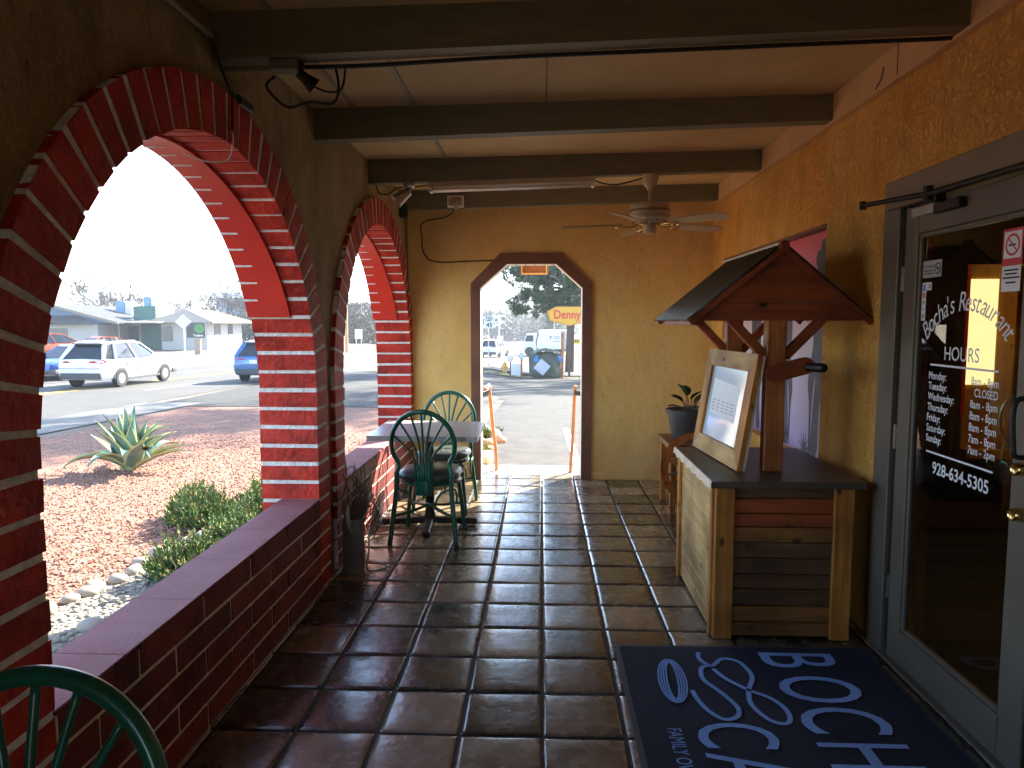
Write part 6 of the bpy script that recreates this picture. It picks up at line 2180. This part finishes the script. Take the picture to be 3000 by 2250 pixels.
# ---- seen through the second arch
def side_pole():
    x, y = -19.7, 71.0; z = gz(x, y)
    t = thing('utility_pole', 'tall brown wooden utility pole seen through the far arch', 'utility pole', (x, y, z))
    mb = MB(); mb.tube([(x, y, z - .2), (x, y, 9.5)], [.17, .11], 10)
    mb.build('pole', mat('orange_brown_pole', (0.42, 0.24, 0.11), .8, var=.2, vscale=2, stretch=(4, 4, .5)), t, smooth=40)
    mb = MB(); mb.bb(x - 1.1, x + 1.1, y - .07, y + .07, 8.6, 8.75); mb.build('crossarm', M['greybark'], t)
    mb = MB(); mb.tube(spline([(x, y, 4.3), (x + 4, y + 10, 2.7), (x + 8, y + 22, 2.0)], 6), .07, 5)
    tag(mb.build('guy_wire', wire_m, None), 'thick pale wire descending right from the wooden pole', 'wire')
side_pole()
def blank_board():
    x, y = -17.7, 68.0; z = gz(x, y)
    t = thing('blank_signboard', 'blank pale signboard on two posts right of the wooden pole', 'sign', (x, y, z))
    mb = MB(); mb.bb(x - .36, x + .36, y - .03, y + .03, -.10, .86, .01); mb.build('sign_plate', M['reveal'], t)
    for s in (-1, 1):
        mb = MB(); mb.bb(x + s * .25 - .03, x + s * .25 + .03, y + .031, y + .09, z - .1, .8); mb.build('sign_post', M['galv'], t)
blank_board()
def red_sign():
    x, y = -20.6, 70.0; z = gz(x, y)
    t = thing('red_white_sign', 'small red and white sign at the foot of the wooden pole', 'sign', (x, y, z))
    mb = MB(); mb.bb(x - .55, x + .55, y - .04, y + .04, .10, .62); mb.build('sign_plate', M['white'], t)
    mb = MB()
    for q in (.18, .33, .48): mb.bb(x - .45, x + .45, y - .048, y - .042, q, q + .07)
    mb.build('red_band', M['skin_red'], t)
    mb = MB(); mb.bb(x - .05, x + .05, y + .041, y + .1, z - .1, .5); mb.build('post', M['galv'], t)
    mb = MB()
    for k in range(7): mb.bb(x - .9, x + .8, y + .45, y + .75, z + .0 + k * .22, z + .215 + k * .22, .01)
    tag(mb.build('pale_block_wall', M['reveal'], None), 'pale block wall behind the small red and white sign', 'wall')
red_sign()

# ================================================================== BUILDING ACROSS THE STREET
def shop():
    z0 = -.98
    t = thing('dispensary_building', 'low white and green shop building with hip roofs across the street', 'building', (-36, 66, z0))
    wl = mat('white_stucco', (0.44, 0.43, 0.40), .85, var=.06)
    teal = mat('teal_green_wall', (0.045, 0.14, 0.115), .8, var=.1)
    rfm = mat('grey_shingles', (0.055, 0.06, 0.06), .9, var=.15, vscale=3, bump=.3, bscale=8)
    fas = mat('cream_fascia', (0.24, 0.21, 0.17), .8, var=.08)
    win = mat('dull_window', (0.09, 0.09, 0.09), .25, var=.1)
    solar = mat('blue_solar_panel', (0.02, 0.05, 0.13), .2, var=.1)
    def box(name, m, x0, x1, y0, y1, a, b, bev=0):
        mb = MB(); mb.bb(x0, x1, y0, y1, a, b, bev); return mb.build(name, m, t)
    # right wing, its long side faces the street and the sun
    w = box('wing_wall', wl, -34.2, -30, 62.6, 69.9, z0, 1.42)
    for (ya, yb) in ((64.0, 65.2), (66.8, 67.8)):
        mb = MB(); mb.bb(-29.99, -29.95, ya, yb, .40, 1.32); wd = mb.build('window', win, t)
        mb = MB(); mb.bb(-29.99, -29.93, ya - .07, yb + .07, .30, .395); mb.build('window_sill', fas, wd)
    # main block under the deep porch
    box('main_wall', wl, -47.5, -34.21, 65.0, 72, z0, 1.42)
    for (xa, xb) in ((-46.4, -45.2),):
        mb = MB(); mb.bb(xa, xb, 64.93, 64.99, .0, 1.2); mb.build('window', win, t)
    box('window', win, -41.8, -40.4, 64.93, 64.99, .0, 1.15)
    box('door', win, -38.6, -37.7, 64.94, 64.99, z0, 1.15)
    box('teal_wall', teal, -37.0, -34.25, 64.2, 64.9, z0, 1.40)
    box('window', win, -34.1, -33.2, 62.53, 62.59, -.2, 1.1)
    box('porch_floor', rfm, -47.6, -34.3, 61.0, 64.9, z0 - .05, z0 + .06)  # dark roof colour stands in for the shade under the porch
    for x in (-40.0, -37.4):
        box('porch_post', fas, x - .08, x + .08, 61.4, 61.56, z0 + .06, 1.38)
    def slab(name, pts, th, m):
        mb = MB(); mb.prism(pts, (0, 0, th)); return mb.build(name, m, t)
    E = 1.42
    # roofs: porch apron, main ridge, left gable, right wing hip
    slab('porch_roof', [(-48.5, 60.6, E), (-33.4, 60.6, E), (-33.4, 66, 1.85), (-48.5, 66, 1.85)], .10, fas)
    slab('roof', [(-42, 65.2, 1.87), (-33.6, 65.2, 1.87), (-34.6, 69.5, 2.75), (-42, 69.5, 2.75)], .10, rfm)
    # left gable
    gx0, gx1, gm, gy = -49.5, -36.3, -42.3, 59.6
    slab('roof', [(gx0, gy, 1.40), (gm, gy, 2.95), (gm, 72, 2.95), (gx0, 72, 1.40)], .10, rfm)
    slab('roof', [(gm, gy, 2.95), (gx1, gy, 1.40), (gx1, 72, 1.40), (gm, 72, 2.95)], .10, rfm)
    mb = MB(); mb.prism([(gx0 + .6, gy + .5, 1.46), (gx1 - .6, gy + .5, 1.46), (gm, gy + .5, 2.85)], (0, .1, 0)); mb.build('gable_wall', solar if False else mat('blue_grey_gable', (0.10, 0.16, 0.26), .8, var=.1), t)
    for a, b in (((gx0, gy - .05, 1.44), (gm, gy - .05, 3.0)), ((gm, gy - .05, 3.0), (gx1, gy - .05, 1.44))):
        mb = MB(); bar(mb, a, b, .1, .22, (0, 0, 1)); mb.build('bargeboard', fas, t)
    slab('roof', [(-47.8, 59.2, 1.36), (-38.2, 59.2, 1.36), (-40.4, 60.2, 2.1), (-44.8, 60.2, 2.1)], .08, rfm)
    box('wing_wall', wl, -47.0, -38.6, 60.3, 64.9, z0, 1.34)
    box('window', win, -43.6, -41.3, 60.24, 60.29, z0 + .2, 1.0)
    # right wing hip roof with cream sheet
    slab('roof', [(-29.0, 61.6, 1.45), (-29.0, 71.2, 1.40), (-32.2, 68.5, 2.55), (-32.2, 63.2, 2.6)], .10, fas)
    slab('roof', [(-35.2, 61.6, 1.45), (-29.0, 61.6, 1.45), (-32.2, 63.2, 2.6)], .09, fas)
    slab('roof', [(-35.2, 71.2, 1.45), (-35.2, 61.6, 1.45), (-32.2, 63.2, 2.6), (-32.2, 68.5, 2.55)], .09, rfm)
    # teal parapet box, coolers
    box('teal_parapet', teal, -37.2, -35.15, 63.4, 66.0, 1.62, 2.98)
    box('parapet_side', mat('pale_yellow_wall', (0.66, 0.60, 0.36), .8, var=.05), -35.14, -34.75, 63.41, 66.0, 1.62, 2.97)
    def cooler(x, y, z, s):
        mb = MB(); mb.bb(x - .62 * s, x + .25 * s, y - .5 * s, y + .5 * s, z, z + 1.15 * s, .04); c_ = mb.build('roof_cooler', mat('cooler_blue', (0.14, 0.27, 0.42), .5, var=.05) , t)
        mb = MB(); mb.bb(x + .26 * s, x + .95 * s, y - .45 * s, y + .5 * s, z - .25, z + 1.1 * s, .06); mb.build('cooler_duct', M['reveal'], c_)
    cooler(-39.8, 66.5, 2.35, 1.0); cooler(-36.2, 64.6, 3.0, .75)
    slab('solar_panel', [(-41.2, 66.2, 2.65), (-38.6, 66.2, 2.05), (-38.2, 67.6, 2.12), (-40.8, 67.6, 2.72)], .05, solar)
    slab('solar_panel', [(-39.4, 62.0, 1.78), (-36.4, 62.0, 1.62), (-36.4, 63.2, 1.72), (-39.4, 63.2, 1.88)], .05, solar)
shop()
def shop_sign():
    x, y = -25.9, 52.5; z = gz(x, y)
    t = thing('shop_sign', 'dark green shop sign with round leaf emblem on a stubby post', 'sign', (x, y, z))
    mb = MB(); mb.bb(x - .22, x + .22, y - .12, y + .12, z - .1, .33, .01); mb.build('pedestal', mat('tan_pedestal', (0.36, 0.28, 0.19), .85, var=.1), t)
    rot = rotz(R(20))
    c = V((x - .10, y - .05, .92))
    mb = MB(); mb.box(c, (1.28, .22, 1.12), rot, .01); mb.build('sign_box', mat('dark_green_sign', (0.035, 0.05, 0.045), .5, var=.05), t)
    rr, uu = rot @ V((1, 0, 0)), V((0, 0, 1)); nn = rot @ V((0, -1, 0))
    f = c + nn * .116
    mb = MB()
    for k in range(16):
        a = 2 * math.pi * k / 16
        d = rr * math.cos(a) + uu * math.sin(a); s = rr * -math.sin(a) + uu * math.cos(a)
        ctr = f + rr * .24 + uu * .12
        for q0, q1, w in ((.06, .15, .012), (.18, .34, .026)):
            mb.quad(ctr + d * q0 - s * w * .5, ctr + d * q1 - s * w, ctr + d * q1 + s * w, ctr + d * q0 + s * w * .5)
    mb.build('round_emblem', mat('leaf_green', (0.12, 0.62, 0.12), .5, var=0), t, recalc=False)
    mb = MB(); add_text(mb, 'Trulieve', .235, f + rr * .14 + uu * -.46, rr, uu, 'C', offset=.006, sx=.86)
    mb.build('sign_text', M['letter'], t, recalc=False)
shop_sign()
def diamond():
    x, y = -23.75, 46.3; z = gz(x, y) + .1
    t = post('diamond_sign', 'grey back of a diamond road sign on a pale post across the street', 'road sign', x, y, 2.8, .05, 'white')
    mb = MB(); mb.box((x, y - .08, 1.56), (.74, .015, .74), rotz(R(24)) @ roty(R(45)), .02)
    mb.build('sign_plate', M['galv'], t)
diamond()
def hill_house():
    x, y, z = -44, 108, 3.6
    t = thing('hillside_building', 'flat roofed pale building on the slope above the bare trees', 'building', (x, y, z))
    mb = MB(); mb.bb(x - 6, x + 6, y, y + 8, -1, z + 1.6); mb.build('wall', mat('blue_grey_siding', (0.24, 0.30, 0.36), .8, var=.06), t)
    mb = MB(); mb.bb(x - 7.2, x + 7, y - 1.5, y + 9, z + 1.601, z + 1.95); mb.bb(x - 6.6, x + 6.4, y - 1.0, y + 8.5, z + 1.951, z + 2.4); mb.build('roof', M['white'], t)
    mb = MB(); mb.bb(x - 4.5, x + 4.5, y - .04, y - .002, z + .1, z + 1.2); mb.build('window', M['carglass'], t)
hill_house()

# ================================================================== TREES
def bare_mesh(seed, H=7.0, spread=.62, depth=6, k=2.6):
    rnd = random.Random(seed)
    mb = MB()
    def grow(p, d, L_, r, lv):
        n = 3
        pts = [p]
        q = p
        dd = d.copy()
        for i in range(n):
            dd = (dd + V((rnd.uniform(-.22, .22), rnd.uniform(-.22, .22), rnd.uniform(-.1, .16)))).normalized()
            q = q + dd * L_ / n
            pts.append(q)
        mb.tube(pts, [max(r * (1 - .35 * i / n), .021) for i in range(n + 1)], 5 if lv < 2 else 3, cap=False)
        if lv >= depth: return
        m = rnd.choice((2, 3, 3)) if lv > 0 else rnd.choice((3, 4))
        for i in range(m):
            a = rnd.uniform(0, 6.28)
            o = dd.orthogonal().normalized()
            o = Quaternion(dd, a) @ o
            nd_ = (dd + o * rnd.uniform(.35, 1.0) * spread * 1.5 + V((0, 0, .12))).normalized()
            b = pts[-1] if rnd.random() < .6 else pts[rnd.randint(1, n)]
            grow(b, nd_, L_ * rnd.uniform(.62, .85), r * .58, lv + 1)
    grow(V((0, 0, -.2)), V((0, 0, 1)), H * .27, H * .020, 0)
    return mb
BARE = []
def bare_tree(x, y, H, v, label, group, rz=0.0):
    if len(BARE) <= v or BARE[v] is None:
        pass
    t = thing('bare_tree', label, 'tree', (x, y, gz(x, y)), rz, group)
    s = H / 7.0
    for nm, me in BARE[v]:
        o = bpy.data.objects.new(nm, me); COL.objects.link(o); o.parent = t
    t.scale = (s, s, s)
    return t
for sd_ in (101, 202, 303):
    b = bare_mesh(sd_, depth=6 if sd_ != 303 else 6)
    # split trunk and twigs by height of the faces
    o = b.build('branches', M['greybark'], None, recalc=False)
    me = o.data; bpy.data.objects.remove(o)
    tk = MB(); tk.tube([(0, 0, -.3), (0.01, 0, .6), (-.01, .02, 1.3)], [.19, .155, .12], 8, cap=False)
    o2 = tk.build('trunk', M['greybark'], None, smooth=True); me2 = o2.data; bpy.data.objects.remove(o2)
    BARE.append([('branches', me), ('trunk', me2)])
rnd = random.Random(99)
for (x, y, H, v) in ((-36, 82, 9.5, 0), (-32, 84, 11, 1), (-28.5, 80, 8.0, 2), (-27, 84, 8.5, 0), (-41, 88, 9, 1), (-53, 88, 11, 2), (-57, 86, 10, 0), (-50.5, 84, 9.5, 1), (-30.5, 82, 9.5, 2), (-34, 86, 10.5, 1), (-48, 94, 8, 2), (-31, 92, 7.5, 2), (-35.5, 96, 8, 0), (-25, 90, 6.5, 1), (-29.6, 88, 7, 0), (-33.8, 90, 7, 2), (-26.5, 78, 5.2, 1)):
    bare_tree(x, y, H, v, 'leafless grey tree rising behind the shop building across the street', 'bare trees behind the shop', rnd.uniform(0, 6))
for (x, y, H, v) in ((-23, 92, 8.5, 0), (-25.5, 96, 8, 1), (-21, 98, 8, 2), (-27.5, 99, 9, 0), (-23.5, 104, 9, 1), (-19, 106, 8, 2), (-29, 108, 9, 1), (-21, 88, 7.5, 1), (-25.2, 90, 7, 2)):
    bare_tree(x, y, H, v, 'leafless grey tree in the thicket seen through the far arch', 'bare trees seen through the far arch', rnd.uniform(0, 6))
for (x, y, H, v) in ((-16, 175, 11, 0), (-13, 185, 10, 1), (-18.5, 190, 11, 2), (-10.5, 205, 9, 0), (-15, 215, 10, 1), (-8, 230, 9, 2), (-12, 240, 9.5, 0), (-5, 250, 9, 1), (-2, 240, 8.5, 2), (1, 255, 9, 0), (-9, 180, 7.5, 2), (-20, 205, 12, 1), (4, 235, 8, 1), (-6.5, 205, 7.5, 1)):
    bare_tree(x, y, H, v, 'leafless grey tree on the far slope behind the overhead wires', 'bare trees behind the wires', rnd.uniform(0, 6))

def bush_mesh(seed, n=1500):
    rnd = random.Random(seed)
    mb = MB()
    cl = [V((rnd.uniform(-.8, .8), rnd.uniform(-.8, .8), rnd.uniform(.3, 1.2))) for _ in range(14)]
    for k in range(n):
        c = rnd.choice(cl) + V((rnd.gauss(0, .22), rnd.gauss(0, .22), rnd.gauss(0, .2)))
        if c.z < 0: c.z = -c.z
        e = V((rnd.uniform(-1, 1), rnd.uniform(-1, 1), rnd.uniform(-1, 1))).normalized(); s = e.orthogonal().normalized()
        q = rnd.uniform(.05, .10)
        mb.quad(c - s * q * .5, c + e * q * .6, c + s * q * .5, c - e * q * .6)
    return mb
BU = []
for sd_ in (1, 2):
    o = bush_mesh(sd_).build('foliage', M['bushgrey'], None, recalc=False); me = o.data; bpy.data.objects.remove(o)
    tk = MB()
    for a in range(5): tk.tube([(0, 0, -.1), (.35 * math.cos(a * 1.26), .35 * math.sin(a * 1.26), .9)], [.04, .015], 5)
    o2 = tk.build('stem', M['greybark'], None); me2 = o2.data; bpy.data.objects.remove(o2)
    BU.append([('foliage', me), ('stem', me2)])
def bush(x, y, s, v, label, group):
    t = thing('dry_bush', label, 'bush', (x, y, gz(x, y)), random.uniform(0, 6), group)
    for nm, me in BU[v]:
        o = bpy.data.objects.new(nm, me); COL.objects.link(o); o.parent = t
    t.scale = (s, s, s * .9)
rnd = random.Random(55)
for k in range(16):
    bush(rnd.uniform(-34, -24), rnd.uniform(76, 92), rnd.uniform(2.0, 3.6), k % 2, 'dry olive bush in the scrub right of the shop building', 'scrub right of the shop')
for k in range(14):
    bush(rnd.uniform(-30, -19), rnd.uniform(88, 112), rnd.uniform(2.2, 4.0), k % 2, 'dry olive bush in the thicket seen through the far arch', 'scrub seen through the far arch')
for k in range(12):
    bush(rnd.uniform(-60, -38), rnd.uniform(84, 104), rnd.uniform(2.4, 4.2), k % 2, 'dry olive bush behind the shop building at the left', 'scrub behind the shop')
for k in range(26):
    yy = rnd.uniform(170, 270)
    bush(rnd.uniform(-.095, .03) * yy, yy, rnd.uniform(3.0, 6.5), k % 2, 'dry bush on the far slope behind the overhead wires', 'scrub behind the wires')

def pine(name, label, x, y, H, Rr, zlow, seed, dens=1.0, group=None, needle=.17, leafm='pine'):
    rnd = random.Random(seed)
    z0 = gz(x, y)
    t = thing(name, label, 'tree', (x, y, z0), 0, group)
    mb = MB(); mb.tube([(x, y, z0 - .2), (x + .1, y, z0 + H * .3), (x - .1, y + .1, z0 + H * .7), (x, y, z0 + H)], [.30, .22, .12, .03], 10)
    mb.build('trunk', M['bark'], t, smooth=True)
    br = MB(); fo = MB()
    nb = int(46 * dens)
    for k in range(nb):
        s = (k + rnd.random()) / nb
        zz = zlow + (H - zlow) * s
        az = k * 2.4 + rnd.uniform(-.4, .4)
        prof = (1 - s) ** .75 * (0.55 + .45 * min(1, s * 6))
        L_ = Rr * prof * rnd.uniform(.7, 1.15) + .3
        a = V((x, y, z0 + zz)); d = V((math.cos(az), math.sin(az), rnd.uniform(-.12, .25)))
        pts = [a + d * L_ * q + V((0, 0, .25 * L_ * q * q * rnd.uniform(-.3, .6))) for q in (0, .35, .7, 1)]
        br.tube(pts, [.06, .045, .03, .012], 5, cap=False)
        nc = int(max(3, L_ * 4.0))
        for c in range(nc):
            q = .22 + .78 * (c + rnd.random()) / nc
            i = min(2, int(q * 3)); base = pts[i].lerp(pts[i + 1], q * 3 - i)
            ctr = base + V((rnd.gauss(0, .22), rnd.gauss(0, .22), rnd.gauss(.05, .16))) * (1 + L_ * .12)
            fo.mi = 1 if rnd.random() < .3 else 0
            for w in range(int(20 * dens)):
                e = V((rnd.gauss(0, 1), rnd.gauss(0, 1), rnd.gauss(.25, .8))).normalized()
                sd2 = e.orthogonal().normalized() * rnd.uniform(.022, .04)
                c0 = ctr + e * rnd.uniform(0, .22)
                ln = needle * rnd.uniform(.8, 1.5)
                fo.quad(c0 - sd2, c0 + e * ln * .5 - sd2 * 1.2, c0 + e * ln, c0 + sd2)
    br.build('branches', M['bark'], t)
    fo.build('foliage', [M[leafm], M['pine2']], t, recalc=False)
pine('pine_tree', 'tall dark pine behind the yellow diner sign', 1.75, 45.0, 15.5, 5.1, 3.5, 5, 3.3)
pine('pine_tree', 'small pine at the edge of the far street behind the truck', 1.3, 92.0, 6.2, 2.1, .9, 6, 1.1, None, .24, 'pine_far')
pine('pine_tree', 'big pine beyond the right of the parking lot that shades the asphalt', 9.2, 37.0, 22, 6.0, 2.5, 7, 1.1, None, .5)
pine('pine_tree', 'second big pine farther back that shades the street and parking lot', 12.0, 48.0, 24, 6.2, 2.8, 8, 1.1, None, .5)
pine('pine_tree', 'tall pine with a high crown right of the doorway that shades the gravel bed', 2.3, 29.6, 19.5, 6.3, 8.2, 9, 1.3, None, .5)

# ---- distant hills
def hills():
    mb = MB()
    P = []
    for i in range(0, 90):
        a = R(-78 + 150 * i / 89)
        row = []
        for j, (r_, hh) in enumerate(((330, 0), (380, .25), (450, .6), (560, .9), (700, 1.0))):
            x, y = r_ * math.sin(a), r_ * math.cos(a)
            n = .5 + .5 * noise.noise(V((a * 3.1, j * .15, 4))) + .22 * noise.noise(V((a * 11, j * .4, 1)))
            row.append((x, y, -3.2 + hh * (12 + 24 * n)))
        P.append(row)
    mb.grid(P)
    tag(mb.build('hills', mat('scrub_hills', (0.13, 0.12, 0.085), .95, var=.3, vscale=.05, bump=.3, bscale=.3), None, smooth=True), kind='structure')
hills()

def haze():
    mb = MB(); mb.bb(-760, 760, -60, 790, -7, 45)
    m = bpy.data.materials.new('pale_air'); m.use_nodes = True
    nt = m.node_tree; nt.nodes.remove(nt.nodes['Principled BSDF'])
    v = nt.nodes.new('ShaderNodeVolumePrincipled')
    v.inputs['Color'].default_value = (.80, .88, 1.0, 1); v.inputs['Density'].default_value = HAZE
    v.inputs['Anisotropy'].default_value = .3
    nt.links.new(v.outputs[0], nt.nodes['Material Output'].inputs['Volume'])
    tag(mb.build('haze', m, None), kind='stuff')
HAZE = 0.0009
haze()
# ================================================================== WORLD, SUN, CAMERA
SUN_AZ, SUN_EL = 36.0, 34.0
w = bpy.data.worlds.new('World'); SC.world = w; w.use_nodes = True
nt = w.node_tree
sky = nt.nodes.new('ShaderNodeTexSky'); sky.sky_type = 'NISHITA'; sky.sun_disc = False
sky.sun_elevation = R(SUN_EL); sky.sun_rotation = R(SUN_AZ); sky.altitude = 1000; sky.dust_density = 1.0
bg = nt.nodes['Background']; bg.inputs['Strength'].default_value = 0.125
nt.links.new(sky.outputs[0], bg.inputs['Color'])
ld = bpy.data.lights.new('sun', 'SUN'); ld.energy = 4.6; ld.angle = R(.53); ld.color = (1.0, .93, .82)
lo = bpy.data.objects.new('sun', ld); COL.objects.link(lo)
dv = V((math.sin(R(SUN_AZ)) * math.cos(R(SUN_EL)), math.cos(R(SUN_AZ)) * math.cos(R(SUN_EL)), math.sin(R(SUN_EL))))
lo.rotation_euler = dv.to_track_quat('Z', 'Y').to_euler()
lo.location = (10, 20, 20)
cd = bpy.data.cameras.new('camera'); co = bpy.data.objects.new('camera', cd); COL.objects.link(co)
co.location = (0, 0, 1.55)
yaw, pit = math.atan(87 / 2077), math.atan(182 / 2077)
co.rotation_euler = (math.pi / 2 - pit, 0, yaw)
cd.sensor_width = 36; cd.lens = 36 * 2077 / 3000
cd.clip_start = 0.05; cd.clip_end = 3000
SC.camera = co
SC.view_settings.view_transform = 'Standard'; SC.view_settings.look = 'None'
SC.view_settings.exposure = 2.78; SC.view_settings.gamma = 1.0
SC.render.engine = 'CYCLES'
SC.cycles.max_bounces = 10; SC.cycles.diffuse_bounces = 6; SC.cycles.transparent_max_bounces = 12
SC.cycles.sample_clamp_indirect = 6
